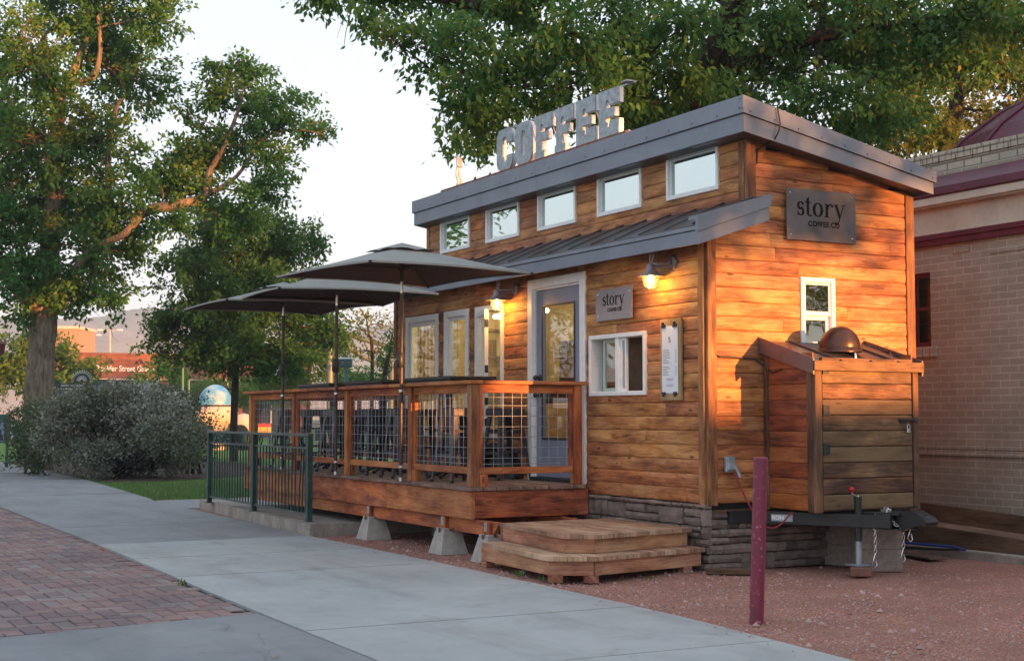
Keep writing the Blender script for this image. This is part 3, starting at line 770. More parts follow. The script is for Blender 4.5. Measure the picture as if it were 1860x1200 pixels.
def panel(p0, p1):
    """one mesh bay between two posts: rails, stiles and welded wire"""
    p0, p1 = Vector(p0), Vector(p1); d = (p1-p0).normalized(); n_ = Vector((d.y, -d.x, 0)); Ln = (p1-p0).length
    fr = MB()
    fr.beam(p0+EZ*1.598, p1+EZ*1.598, .038, .082, bev=.004); fr.beam(p0+EZ*.81, p1+EZ*.81, .038, .065, bev=.004)
    fr.beam(p0+d*.02+EZ*.8435, p0+d*.02+EZ*1.556, .036, .04, up=d, bev=.003); fr.beam(p1-d*.02+EZ*.8435, p1-d*.02+EZ*1.556, .036, .04, up=d, bev=.003)
    fr.beam(p0+d*.045+EZ*.661, p0+d*.045+EZ*.7765, .07, .085, up=d, bev=.003)
    part('rail_panel', fr, M['deck_red'], deck)
    wr = MB(); k = .055
    nx = int((Ln-.05)/.102); off = (Ln-nx*.102)/2
    for i in range(nx+1): u = off+i*.102; wr.tube([p0+d*u+n_*.004+EZ*.845, p0+d*u+n_*.004+EZ*1.556], .0026, 5, False)
    for z in (.875, .93, 1.03, 1.13, 1.232, 1.334, 1.436, 1.515): wr.tube([p0+d*.03-n_*.001+EZ*z, p1-d*.03-n_*.001+EZ*z], .0026, 5, False)
    part('wire_mesh', wr, M['galv'], deck)
ym = DY+.085
xs_ = POSTS+[DXR-.05]
for i in range(4): panel((xs_[i]+.047, ym, 0), (xs_[i+1]-.047, ym, 0))
panel((DXR-.047, DY+.093, 0), (DXR-.047, -.202, 0)); panel((DXL+.045, DY+.135, 0), (DXL+.045, .168, 0)); panel((DXL+.092, .215, 0), (-L-.162, .215, 0))
# piers
pier0 = None
psx = [(-4.50, DY+.08), (-2.60, DY+.08), (-1.66, DY+.08), (-2.6, -.34), (-4.5, -.34), (-1.75, -.34)]
plabel = ['concrete pier block just right of the kerbed slab', 'middle concrete pier block under the front edge of the deck', 'concrete pier block beside the lower step', 'concrete pier block set back under the middle of the deck', 'concrete pier block set back near the kerbed slab', 'concrete pier block behind the steps in the shade']
for i, (x, y) in enumerate(psx):
    if i == 0:
        pier0 = thing('pier_block', (x, y, 0), plabel[0], 'pier block', 'concrete pier blocks carrying the deck')
        mb = MB(); b, tp, h = .15, .095, .205
        vs = [(-b, -b, -.02), (b, -b, -.02), (b, b, -.02), (-b, b, -.02), (-tp, -tp, h), (tp, -tp, h), (tp, tp, h), (-tp, tp, h)]
        # notched top: four corner lugs
        mb.add(vs, [(0, 3, 2, 1), (4, 5, 6, 7), (0, 1, 5, 4), (1, 2, 6, 5), (2, 3, 7, 6), (3, 0, 4, 7)])
        for sx in (-1, 1):
            for sy in (-1, 1): mb.box(sx*.028, sx*(tp-.003), sy*.028, sy*(tp-.003), h-.002, h+.028, .004)
        part('block', mb, M['concrete_block'], pier0, local=True)
        mb = MB()
        for sx in (-1, 1):
            mb.box(sx*.012-.011, sx*.012+.011, -.099, -.0965, h-.02, h+.03)
        pieces('slot', mb, M['dark_timber'], pier0, local=True)
    else:
        dup(pier0, (x, y, 0), 0, plabel[i])
mb = MB()
for x, y in psx: mb.box(x-.043, x+.043, y-.043, y+.043, .207, .352 if y > -1 else .214, .004)
for x, y in psx[:3]: mb.box(x-.03, x+.05, DY+.012, DY+.058, .235, .352, .004) if False else None
pieces('stub_post', mb, M['deck_red'], deck)
mb = MB()
for x, y in psx[:3]:
    mb.box(x-.045, x+.045, DY+.018, DY+.055, .08+.13, .352, .004)
pieces('stub_post', mb, M['deck_red'], deck)
mb = MB()
for x, y in psx[:3]: mb.box(x-.035, x+.015, DY+.0145, DY+.0175, .26, .345, .001)
pieces('bracket', mb, M['galv'], deck)

# ------------------------------------------------------------------ steps
def steps_tread(mb, poly, z, th=.036, wdt=.14, over=.0):
    """boards running along x clipped to polygon (front-left, front-right chamfer..., counterclockwise)"""
    ys = [p[1] for p in poly]; y = min(ys); y1 = max(ys)
    def xr(yy):
        xs = []
        n = len(poly)
        for i in range(n):
            a, b = poly[i], poly[(i+1) % n]
            if (a[1]-yy)*(b[1]-yy) < 0: xs.append(a[0]+(b[0]-a[0])*(yy-a[1])/(b[1]-a[1]))
        return (min(xs), max(xs)) if len(xs) >= 2 else None
    while y < y1-.02:
        ye = min(y+wdt, y1); a, b = xr(y+.006), xr(ye-.006)
        if a and b:
            mid = xr((y+ye)/2); pts = [(a[0], y+.003), (a[1], y+.003), (b[1], ye-.003), (b[0], ye-.003)]
            c_ = [p for p in poly if y+.01 < p[1] < ye-.01 and p[0] > mid[0]+.3]
            if c_: pts = pts[:2]+[c_[0]]+pts[2:]
            mb.prism(pts, (0, 0, z-th), EX, EY, EZ, th)
        y = ye
def risers(mb, poly, idx, z0, z1, inset=.03):
    for i in idx:
        a, b = Vector((*poly[i], 0)), Vector((*poly[i+1], 0)); d = (b-a).normalized(); n_ = Vector((d.y, -d.x, 0))
        a2 = a-n_*inset+d*.02; b2 = b-n_*inset-d*.02
        mb.beam(a2-n_*.015+EZ*((z0+z1)/2), b2-n_*.015+EZ*((z0+z1)/2), .03, z1-z0, bev=.003)
LOWP = [(-1.34, -1.58), (.09, -1.67), (.30, -1.33), (.04, -.06), (-1.47, -.06)]
UPP = [(-1.46, -1.32), (-.10, -1.42), (.09, -1.20), (-.17, -.05), (-1.55, -.05)]
st = thing('wooden_steps', (-.6, -.9, 0), 'two broad wooden steps with clipped front corner between deck and stone skirt', 'steps')
mb = MB(); steps_tread(mb, LOWP, .195); part('tread', mb, M['step_wood'], st)
mb = MB(); steps_tread(mb, UPP, .352); part('tread', mb, M['step_wood'], st)
mb = MB(); risers(mb, LOWP, (0, 1, 2), .04, .158); LOWC = LOWP+[LOWP[0]]; risers(mb, LOWC, (4,), .04, .158); pieces('riser', mb, M['riser_wood'], st)
mb = MB(); risers(mb, UPP, (0, 1, 2), .197, .315, .035); risers(mb, UPP+[UPP[0]], (4,), .197, .315, .035); pieces('riser', mb, M['riser_wood'], st)
mb = MB()
for (x, y) in ((-1.28, -1.5), (.07, -1.58), (.22, -1.33), (.0, -.25), (-1.3, -.2)): mb.box(x-.05, x+.05, y-.045, y+.045, -.02, .04, .004)
pieces('foot', mb, M['riser_wood'], st)
mb = MB()
for P_, zz in ((LOWP, .10), (UPP, .255)):
    for i in (0, 1, 2):
        a, b = Vector((*P_[i], 0)), Vector((*P_[i+1], 0)); d = (b-a).normalized(); n_ = Vector((d.y, -d.x, 0))
        for f in (.06, .94):
            for dz in (-.03, .03): mb.lathe(a.lerp(b, f)-n_*.029+EZ*(zz+dz), [(.004, 0), (.002, .002)], 6, n_)
part('screw', mb, M['black'], st)

# ------------------------------------------------------------------ parasols
def cloth(name, top, under, transl=.15):
    t = NT(name); gi = t.n('ShaderNodeNewGeometry')
    wv = t.noise(t.obj(), 140, 2, .6); n1 = t.noise(t.obj(), 3, 3, .6)
    c = t.ramp(n1, [(.3, tuple(x*.85 for x in top)), (.7, top)])
    b = t.n('ShaderNodeBsdfPrincipled', {'Base Color': c, 'Roughness': .9, 'Specular IOR Level': .15, 'Normal': t.bump(wv, .1, .002)})
    tl = t.n('ShaderNodeBsdfTranslucent', {0: (*under, 1)})
    mx = t.n('ShaderNodeMixShader', {0: transl, 1: b.outputs[0], 2: tl.outputs[0]}); t.t.links.new(mx.outputs[0], t.out.inputs[0]); return t.m
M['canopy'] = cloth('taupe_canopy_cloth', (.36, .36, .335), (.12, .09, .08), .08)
M['canopy_in'] = cloth('canopy_shaded_side', (.085, .062, .062), (.06, .05, .05), .05)  # dark tone holds the shade under the parasol
def umbrella(x, y, zr, za, rot, half, label, tilt=(0, 0), off=(0, 0)):
    u = thing('parasol', (x, y, .66), label, 'parasol', 'square taupe parasols clamped along the deck rail', 0)
    mb = MB(); mb.tube([(x, y, .69), (x, y, 2.62)], .019, 14); pole = part('pole', mb, M['bronze'], u)
    mb = MB(); mb.tube([(x, y, 2.62), (x, y, 2.74)], .017, 14); part('pole_joint', mb, M['chrome'], pole)
    mb = MB(); mb.tube([(x, y, 2.74), (x, y, za-.02)], .019, 14); mb.tube([(x, y, za-.28), (x, y, za-.2)], .034, 14); mb.tube([(x, y, za-.07), (x, y, za-.02)], .034, 14)
    part('hub', mb, M['bronze'], u)
    mb = MB(); mb.tube([(x, y-.01, 1.84), (x, y-.012, 1.87), (x, y-.012, 1.97), (x, y-.01, 2.0)], [.028, .042, .042, .028], 12); cr = part('crank_housing', mb, M['black'], pole)
    mb = MB(); mb.tube([(x-.03, y-.03, 1.93), (x-.06, y-.05, 1.925), (x-.075, y-.055, 1.87), (x-.11, y-.065, 1.865)], .007, 7); part('crank', mb, M['chrome'], pole)
    mb = MB()
    for z in (1.598, .81):
        mb.tube([(x, y, z-.012), (x, y, z+.012)], .027, 12); mb.box(x-.012, x+.055, y-.012, y+.05, z-.008, z+.008, .003)
    mb.tube([(x, y, .661), (x, y, .70)], .024, 12)
    pieces('rail_clamp', mb, M['chrome'], pole)
    c = Vector((x+off[0], y+off[1], 0)); m_ = Matrix.Rotation(rot, 3, 'Z')
    cor = [c+m_ @ Vector((sx*half, sy*half, 0)) for sx, sy in ((-1, -1), (1, -1), (1, 1), (-1, 1))]
    cor = [Vector((q.x, q.y, zr+tilt[0]*(q.x-c.x)+tilt[1]*(q.y-c.y))) for q in cor]
    apex = Vector((x, y, za))
    top = MB(); und = MB(); N_ = 10
    for k in range(4):
        a, b = cor[k], cor[(k+1) % 4]
        vs = []
        for i in range(N_+1):
            f = .16+.84*i/N_
            for j in range(N_+1):
                g = j/N_; e_ = a.lerp(b, g); 
                p = apex.lerp(e_, f)
                sag = math.sin(math.pi*g)*f*f*.045; rd = (e_-apex); rd.z = 0
                p = p-EZ*(.012*math.sin(math.pi*f))+EZ*sag*.5-rd*(math.sin(math.pi*g)*f*f*.03)
                vs.append(p)
        fs = [(i*(N_+1)+j, (i+1)*(N_+1)+j, (i+1)*(N_+1)+j+1, i*(N_+1)+j+1) for i in range(N_) for j in range(N_)]
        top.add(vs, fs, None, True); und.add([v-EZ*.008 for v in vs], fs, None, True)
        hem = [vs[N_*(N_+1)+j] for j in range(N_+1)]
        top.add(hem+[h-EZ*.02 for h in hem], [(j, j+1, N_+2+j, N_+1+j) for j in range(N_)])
    cn = part('canopy', top, M['canopy'], u); part('shaded_underside', und, M['canopy_in'], cn)
    v = MB(); S_ = 24; ring = []
    for k in range(4):
        a, b = cor[k], cor[(k+1) % 4]
        for j in range(S_//4):
            g = j/(S_/4); e_ = a.lerp(b, g); p = apex.lerp(e_, .29)+EZ*(.012+.016*abs(math.sin(g*math.pi*2))); ring.append(p)
    v.add([apex+EZ*.022]+ring, [(0, 1+i, 1+(i+1) % S_) for i in range(S_)], None, True)
    part('vent_flap', v, M['canopy'], cn)
    rb = MB()
    for q in cor:
        a = apex-EZ*.04; rb.beam(a, q-EZ*.012+(a-q).normalized()*.02, .012, .018)
        h = Vector((x, y, za-.24)); rb.beam(h, a.lerp(q, .5)-EZ*.02, .010, .014)
        rb.obox(q-EZ*.01, (.03, .03, .022), None, .005)
    part('ribs', rb, M['black'], u)
    return u
umbrella(-3.45, -1.40, 2.80, 3.13, R(8.5), .96, 'nearest parasol, its pole clamped to the rail in front of the tall windows', off=(.18, -.08))
umbrella(-5.31, -1.40, 2.765, 3.05, R(-3), .96, 'middle parasol of the three, clamped to the deck rail', off=(-.45, .15))
umbrella(-7.18, -1.40, 2.75, 3.03, R(0), .96, 'farthest parasol, clamped near the left end of the deck', off=(-.25, .0))

# ------------------------------------------------------------------ bar tables and stools
def table(x, y, ln, label, src=[None]):
    if src[0]: return dup(src[0], (x, y, .66), 0, label)
    tb = thing('bar_table', (0, 0, 0), label, 'table', 'high dark bar tables along the deck')
    mb = MB(); mb.box(-ln/2, ln/2, -.28, .28, 1.065, 1.10, .006); mb.box(-ln/2+.03, ln/2-.03, -.25, .25, 1.03, 1.064); part('table_top', mb, M['black'], tb, True)
    mb = MB(); mb.tube([(0, 0, .06), (0, 0, 1.03)], .038, 14); part('pedestal', mb, M['gunmetal'], tb, True)
    mb = MB()
    for k in range(4):
        a = R(45+90*k); mb.tube([(0, 0, .12), (math.cos(a)*.08, math.sin(a)*.08, .07), (math.cos(a)*.2, math.sin(a)*.2, .03), (math.cos(a)*.26, math.sin(a)*.26, .012)], [.03, .026, .018, .022], 8)
    part('base', mb, M['black'], tb, True)
    tb.location = (x, y, .66); src[0] = tb; return tb
table(-3.92, -.62, 1.2, 'bar table nearest the door with a four clawed iron base')
table(-5.68, -.66, 1.2, 'bar table in the middle of the deck')
table(-7.45, -.62, 1.2, 'bar table at the far left end of the deck')
def stool(x, y, rz, label, src=[None]):
    if src[0]: return dup(src[0], (x, y, .66), rz, label)
    s_ = thing('bar_stool', (0, 0, 0), label, 'stool', 'dark metal bar stools on the deck')
    mb = MB(); mb.box(-.15, .15, -.15, .15, .735, .76, .012); mb.box(-.155, .155, -.155, -.148, .68, .745, .003); mb.box(-.155, .155, .148, .155, .68, .745, .003); mb.box(-.155, -.148, -.1475, .1475, .68, .745, .003); mb.box(.148, .155, -.1475, .1475, .68, .745, .003)
    part('seat', mb, M['gunmetal'], s_, True)
    for sx in (-1, 1):
        for sy in (-1, 1):
            mb = MB(); a = Vector((sx*.135, sy*.135, .72)); b = Vector((sx*.205, sy*.205, .0))
            vs = []
            for p, hw in ((a, .050), (a.lerp(b, .5), .036), (b, .020)):
                vs += [p+Vector((-sx*hw*1.3, 0, 0)), p+Vector((0, 0, 0)), p+Vector((0, -sy*hw*1.3, 0)), p+Vector((-sx*.006, -sy*hw*1.2, 0)), p+Vector((-sx*.006, -sy*.006, 0)), p+Vector((-sx*hw*1.2, -sy*.006, 0))]
            fs = [(i*6+k, i*6+(k+1) % 6, (i+1)*6+(k+1) % 6, (i+1)*6+k) for i in range(2) for k in range(6)]
            mb.add(vs, fs); mb.tube([b+EZ*.03, b-EZ*.0], [.018, .014], 8)
            part('leg', mb, M['gunmetal'], s_, True)
    mb = MB(); q = .177
    for (z, a) in ((.28, .172), (.50, .152)):
        mb.beam((-a, -a, z), (a, -a, z), .004, .022); mb.beam((-a, a, z), (a, a, z), .004, .022)
        mb.beam((-a, -a, z+.02), (-a, a, z+.02), .004, .022); mb.beam((a, -a, z+.02), (a, a, z+.02), .004, .022)
    pieces('foot_rail', mb, M['gunmetal'], s_, True)
    s_.location = (x, y, .66); s_.rotation_euler.z = rz; src[0] = s_; return s_
for (x, y, r_, lb) in ((-2.95, -.98, .1, 'front bar stool nearest the corner post of the deck'), (-4.2, -1.03, -.08, 'front bar stool left of the nearest bar table base'), (-3.3, -.25, .05, 'bar stool between the nearest table and the open window'), (-4.35, -.26, 0, 'bar stool against the wall below the second tall window'),
        (-5.05, -1.02, .06, 'front bar stool right of the middle table base'), (-6.15, -1.03, .12, 'front bar stool left of the middle table base'), (-5.3, -.25, 0, 'bar stool by the wall below the first tall window'), (-6.3, -.27, .1, 'bar stool by the wall at the left corner of the cabin'),
        (-6.98, -1.02, -.1, 'front bar stool right of the farthest table'), (-7.95, -1.0, .05, 'front bar stool left of the farthest table'), (-7.1, -.25, .0, 'back bar stool right of the farthest table'), (-8.2, -.28, .1, 'back bar stool in the far left corner of the deck')):
    stool(x, y, r_, lb)

# ------------------------------------------------------------------ kerbed slab and green railing
t = NT('old_kerb_concrete'); n1 = t.noise(t.pos(), 3.5, 5, .7); n2 = t.noise(t.pos(), 40, 4, .7); st_ = t.noise(t.vmul(t.pos(), (1.2, 1.2, .5)), 2.2, 5, .75)
c_ = t.ramp(t.math('ADD', t.math('MULTIPLY', n1, .6), t.math('MULTIPLY', n2, .4)), [(.35, (.20, .175, .15)), (.65, (.40, .35, .30))]); c_ = t.mix(t.ramp(st_, [(.46, 0.0), (.74, .6)]), c_, (.10, .088, .078))
t.bsdf(Base_Color=c_, Roughness=.9, Normal=t.bump(n2, .4, .01)); M['kerb'] = t.m
mb = MB(); mb.prism([(-10.45, -1.52), (-5.12, -1.83), (-5.12, -1.62), (-10.45, -1.31)], (0, 0, -.03), EX, EY, EZ, .155)
mb.prism([(-5.118, -1.83), (-5.06, -1.80), (-5.0, .8), (-5.118, .8)], (0, 0, -.03), EX, EY, EZ, .152)
mb.prism([(-10.45, -1.307), (-5.12, -1.617), (-5.12, .8), (-10.45, .8)], (0, 0, -.03), EX, EY, EZ, .148)
single('kerbed_slab', mb, M['kerb'], kind='structure')
gr = thing('green_railing', (-7.5, -1.64, .125), 'dark green steel railing with thin bars and rings on the kerbed slab', 'railing')
def gy(x): return -1.60-(x+9.65)*.0235*.6-.02
gx = (-9.62, -7.53, -5.42)
mb = MB()
for x in gx: mb.box(x-.032, x+.032, gy(x)-.032, gy(x)+.032, .121, 1.10, .004)
for x in gx: mb.box(x-.06, x+.06, gy(x)-.05, gy(x)+.05, .1205, .13, .002)
pieces('post', mb, M['green'], gr)
M['greentop'] = plain('worn_green_rail', (.05, .075, .07), .4, nz=.3)
mb = MB(); mb.beam((gx[0]-.04, gy(gx[0]), 1.117), (gx[2]+.04, gy(gx[2]), 1.117), .07, .03, bev=.005); part('top_rail', mb, M['greentop'], gr)
mb = MB(); mb.beam((gx[0]+.033, gy(gx[0]), .965), (gx[1]-.033, gy(gx[1]), .965), .03, .02); mb.beam((gx[1]+.033, gy(gx[1]), .965), (gx[2]-.033, gy(gx[2]), .965), .03, .02)
mb.beam((gx[0]+.033, gy(gx[0]), .21), (gx[1]-.033, gy(gx[1]), .21), .03, .02); mb.beam((gx[1]+.033, gy(gx[1]), .21), (gx[2]-.033, gy(gx[2]), .21), .03, .02)
pieces('rail', mb, M['greentop'], gr)
mb = MB()
for i in range(2):
    nbar = 17
    for k in range(1, nbar):
        x = gx[i]+(gx[i+1]-gx[i])*k/nbar; dx = 0
        if i == 1 and k in (14, 15): dx = -.09 if k == 14 else -.05
        mb.beam((x, gy(x), .22), (x+dx*-1, gy(x), .955), .015, .015, up=EX)
pieces('bar', mb, M['green'], gr)
mb = MB()
for i in range(2):
    for f in (.25, .5, .75):
        x = gx[i]+(gx[i+1]-gx[i])*f
        if f == .5: mb.beam((x, gy(x), .976), (x, gy(x), 1.10), .02, .02, up=EX); continue
    for f in (.125, .375, .625, .875):
        x = gx[i]+(gx[i+1]-gx[i])*f
        mb.tube([(x+.056*math.cos(a), gy(x), 1.038+.056*math.sin(a)) for a in [2*math.pi*k/18 for k in range(19)]], .009, 6, False)
pieces('ring', mb, M['green'], gr)

# ------------------------------------------------------------------ bollard
bl = thing('bollard', (2.73, -1.61, 0), 'worn maroon steel bollard leaning slightly in the gravel', 'bollard')
t = NT('maroon_paint'); nn = t.noise(t.obj(), 30, 4, .7); n3 = t.noise(t.vmul(t.obj(), (1, 1, .4)), 14, 5, .75)
cc = t.mix(t.ramp(nn, [(.60, 0.0), (.66, .8)]), (.19, .020, .048), (.45, .28, .29)); cc = t.mix(t.ramp(n3, [(.54, 0.0), (.62, .75)]), cc, (.08, .035, .035))
t.bsdf(Base_Color=cc, Roughness=.42, Normal=t.bump(nn, .15, .003)); M['maroon'] = t.m
mb = MB(); mb.tube([(2.728, -1.612, -.05), (2.76, -1.585, 1.055)], .047, 24, True); mb.tube([(2.76, -1.585, 1.0555), (2.7602, -1.5849, 1.062)], [.047, .040], 24, True)
pieces('post', mb, M['maroon'], bl)

# ------------------------------------------------------------------ wall lanterns
def lantern(x, z, label):
    l = thing('wall_lantern', (x, 0, z), label, 'wall lamp', 'barn style lanterns on the front wall')
    y = -.17
    mb = MB(); mb.lathe((x+.16, -.022, z+.10), [(.062, 0), (.066, -.012), (.05, -.024), (.02, -.03)], 20, (0, 1, 0)); part('wall_plate', mb, M['lampgrey'], l)
    mb = MB(); pts = [(x+.16, -.05, z+.10), (x+.13, -.10, z+.085), (x+.07, -.16, z+.08), (x+.03, y, z+.10), (x+.055, y+.0, z+.18), (x+.03, y, z+.225), (x+.0, y, z+.215), (x-.004, y, z+.15), (x, y, z+.09)]
    ps = []
    for i in range(len(pts)-1):
        for k in range(4): ps.append(Vector(pts[i]).lerp(Vector(pts[i+1]), k/4))
    ps.append(Vector(pts[-1])); mb.tube(ps, .009, 8); mb.tube([(x+.16, -.04, z+.06), (x+.03, y+.01, z+.055)], .006, 6); part('arm', mb, M['lampgrey'], l)
    mb = MB(); mb.lathe((x, y, z), [(.012, .10), (.035, .095), (.042, .05), (.05, .03), (.105, -.012), (.135, -.022), (.133, -.027), (.10, -.018), (.05, .02)], 28); part('lamp_shade', mb, M['lampgrey'], l)
    mb = MB(); prof = [(.066*math.cos(a)*1.0, -.03-.092*math.sin(a)) for a in [R(k*9) for k in range(0, 11)]]
    mb.lathe((x, y, z), [(.055, .0)]+prof, 20); part('globe', mb, M['lampglass'], l)
    mb = MB()
    for k in range(6):
        a = R(60*k); mb.tube([Vector((x, y, z))+Vector((math.cos(a)*r_, math.sin(a)*r_, h)) for r_, h in ((.070, -.01), (.074, -.05), (.060, -.105), (.012, -.134))], 0.0022, 5)
    for h, r_ in ((-.045, .070), (-.095, .060)): mb.tube([(x+r_*math.cos(a), y+r_*math.sin(a), z+h) for a in [R(20*k) for k in range(19)]], 0.0022, 5, False)
    part('cage', mb, M['lampgrey'], l)
    mb = MB(); mb.lathe((x, y, z), [(.008, -.005), (.016, -.02), (.026, -.045), (.026, -.06), (.016, -.078), (.002, -.085)], 14); part('bulb', mb, M['bulb'], l)
    ld = bpy.data.lights.new('lantern_light', 'POINT'); lo = bpy.data.objects.new('lantern_light', ld); C.objects.link(lo)
    ld.energy = 7; ld.color = (1, .46, .10); ld.shadow_soft_size = .03; lo.location = Vector((x, y, z-.105))-ROOT[l.name]; lo.parent = l
M['lampgrey'] = plain('lantern_metal', (.24, .20, .21), .5, metal=.3, nz=.15)
t = NT('seeded_lamp_glass'); fr = t.n('ShaderNodeFresnel', {'IOR': 1.45}).outputs[0]; f_ = t.math('ADD', t.math('MULTIPLY', fr, .8), .04)
tr = t.n('ShaderNodeBsdfTransparent', {0: (1, .93, .8, 1)}); tl = t.n('ShaderNodeBsdfTranslucent', {0: (1, .8, .5, 1)}); gl = t.n('ShaderNodeBsdfGlossy', {'Roughness': .05})
m1 = t.n('ShaderNodeMixShader', {0: .22, 1: tr.outputs[0], 2: tl.outputs[0]}); mx = t.n('ShaderNodeMixShader', {0: f_, 1: m1.outputs[0], 2: gl.outputs[0]}); t.t.links.new(mx.outputs[0], t.out.inputs[0]); M['lampglass'] = t.m
lantern(-.62, 2.63, 'lit barn lantern on the wall by the right corner above the menu')
lantern(-3.64, 2.63, 'lit barn lantern on the wall left of the door')

# ------------------------------------------------------------------ signs
def stroke(mb, pts, thick, thin, org, ud, vd, nd, dep):
    """calligraphic stroke: width follows direction (vertical thick, horizontal thin)"""
    n = len(pts); Lf, Rt = [], []
    for i in range(n):
        a = pts[max(0, i-1)]; b = pts[min(n-1, i+1)]; dx, dy = b[0]-a[0], b[1]-a[1]; l = math.hypot(dx, dy) or 1; dx /= l; dy /= l
        wv = (thin+(thick-thin)*abs(dy)**1.5)/2
        Lf.append((pts[i][0]-dy*wv, pts[i][1]+dx*wv)); Rt.append((pts[i][0]+dy*wv, pts[i][1]-dx*wv))
    fs = [(i, i+1, n+i+1, n+i) for i in range(n-1)]
    vs = [Vector(org)+Vector(ud)*p[0]+Vector(vd)*p[1]+Vector(nd)*dep for p in Lf+Rt]
    mb.add(vs, fs)
def arc(cx, cy, rx, ry, a0, a1, n=20): return [(cx+rx*math.cos(R(a0+(a1-a0)*k/n)), cy+ry*math.sin(R(a0+(a1-a0)*k/n))) for k in range(n+1)]
def story(org, ud, vd, nd, h):
    """the word in a roman book face, x-height 1, baseline 0; h = x-height"""
    mb = MB(); k_ = [0]
    def S_(pts, tk=.24, tn=.07, x=0): k_[0] += 1; stroke(mb, [((p[0]+x)*h, p[1]*h) for p in pts], tk*h, tn*h, org, ud, vd, nd, .0005*k_[0]/20+.001)
    def B_(x0, y0, x1, y1, x=0): k_[0] += 1; mb.add([Vector(org)+Vector(ud)*(a+x)*h+Vector(vd)*b*h+Vector(nd)*(.0011+.0005*k_[0]/20) for a, b in ((x0, y0), (x1, y0), (x1, y1), (x0, y1))], [(0, 1, 2, 3)])
    # s
    S_(arc(.36, .74, .22, .22, 20, 180, 12)+arc(.52, .72, .38, .34, 180, 235, 5)[1:]+[(.36, .50)]+arc(.18, .30, .40, .34, 55, 0, 5)+arc(.35, .25, .23, .22, 0, -165, 14)[1:], .22, .08)
    B_(.54, .66, .60, .96); B_(.06, .02, .12, .33)
    # t
    x = .84; S_([(.18, 1.28), (.18, 1.1), (.18, .9), (.18, .6), (.18, .3)]+arc(.36, .22, .18, .20, 180, 320, 10), .22, .07, x); B_(-.05, .93, .46, 1.0, x); mb.add([Vector(org)+Vector(ud)*(a+x)*h+Vector(vd)*b*h+Vector(nd)*.0009 for a, b in ((-.05, .95), (.1, .98), (.29, 1.33), (.20, 1.33))], [(0, 1, 2, 3)])
    # o
    x = 1.50; S_(arc(.44, .49, .36, .47, 90, 450, 40), .25, .06, x)
    # r
    x = 2.52; S_([(.24, .98), (.24, .6), (.24, .02)], .22, .1, x); B_(.0, .0, .52, .06, x); B_(.0, .92, .26, .98, x); S_([(.30, .62)]+arc(.58, .62, .26, .32, 170, 62, 10), .16, .10, x)
    S_(arc(.74, .85, .05, .055, 0, 360, 12), .11, .11, x)
    # y
    x = 3.48; S_([(.14, .96), (.30, .55), (.50, .04)], .25, .1, x); S_([(.86, .96), (.66, .45), (.48, -.02), (.36, -.32)]+arc(.20, -.36, .14, .12, -10, -90, 6), .09, .07, x); B_(-.04, .92, .38, .98, x); B_(.64, .92, 1.04, .98, x); S_(arc(.14, -.40, .06, .06, 0, 360, 12), .12, .12, x)
    return mb
t = NT('brushed_steel_sign'); n1 = t.noise(t.pos(), 3.0, 3, .5); st_ = t.noise(t.vmul(t.obj(), (60, 60, 1.5)), 2, 3, .6)
t.bsdf(Base_Color=t.ramp(n1, [(.3, (.075, .066, .072)), (.7, (.14, .122, .126))]), Metallic=.45, Roughness=t.math('ADD', .33, t.math('MULTIPLY', st_, .15))); M['signsteel'] = t.m
M['signlight'] = plain('bright_brushed_sign', (.36, .33, .36), .34, metal=.75, nz=.12, sc_=2)
M['letter'] = plain('sign_letter_dark', (.014, .007, .006), .7, nz=.2, spec=.1)
def sign(org, ud, nd, wd, ht, label, xh, dep=.06, mt='signsteel'):
    org = Vector(org); s_ = thing('steel_sign', tuple(org), label, 'sign', 'brushed steel shop signs')
    m3 = Matrix((ud, EZ, nd)).transposed()
    mb = MB(); mb.obox(org+nd*dep, (wd, ht, .006), m3, .001); part('plate', mb, M[mt], s_)
    mb = MB()
    for sx in (-1, 1):
        for sy in (-1, 1):
            p = org+ud*sx*(wd/2-.045)+EZ*sy*(ht/2-.045); mb.tube([p+nd*.02, p+nd*(dep-.003)], .008, 8)
    pieces('standoff', mb, M['black'], s_)
    mb = MB()
    for sx in (-1, 1):
        for sy in (-1, 1):
            p = org+ud*sx*(wd/2-.045)+EZ*sy*(ht/2-.045); mb.lathe(p+nd*(dep+.003), [(.011, 0), (.010, .004), (.004, .008), (.001, .009)], 12, nd)
    pieces('bolt', mb, M['chrome'], s_)
    nd2 = nd
    part('word', story(org+nd*(dep+.003)-ud*xh*2.28-EZ*(ht*.02), ud, EZ, nd, xh), M['letter'], s_)
    part('small_word', textmesh('COFFEE CO', xh*.52, org+nd*(dep+.0045)+ud*xh*.20-EZ*(ht*.02+xh*.56), ud, EZ, nd, .001, .0012*xh/.085, spacing=1.08), M['letter'], s_)
sign((0, 1.27, 3.175), EY, EX, .82, .475, 'large brushed steel story sign high on the sunlit end wall', .128)
sign((-1.42, 0, 2.415), EX, -EY, .66, .305, 'small brushed steel story sign above the service window', .088, mt='signlight')

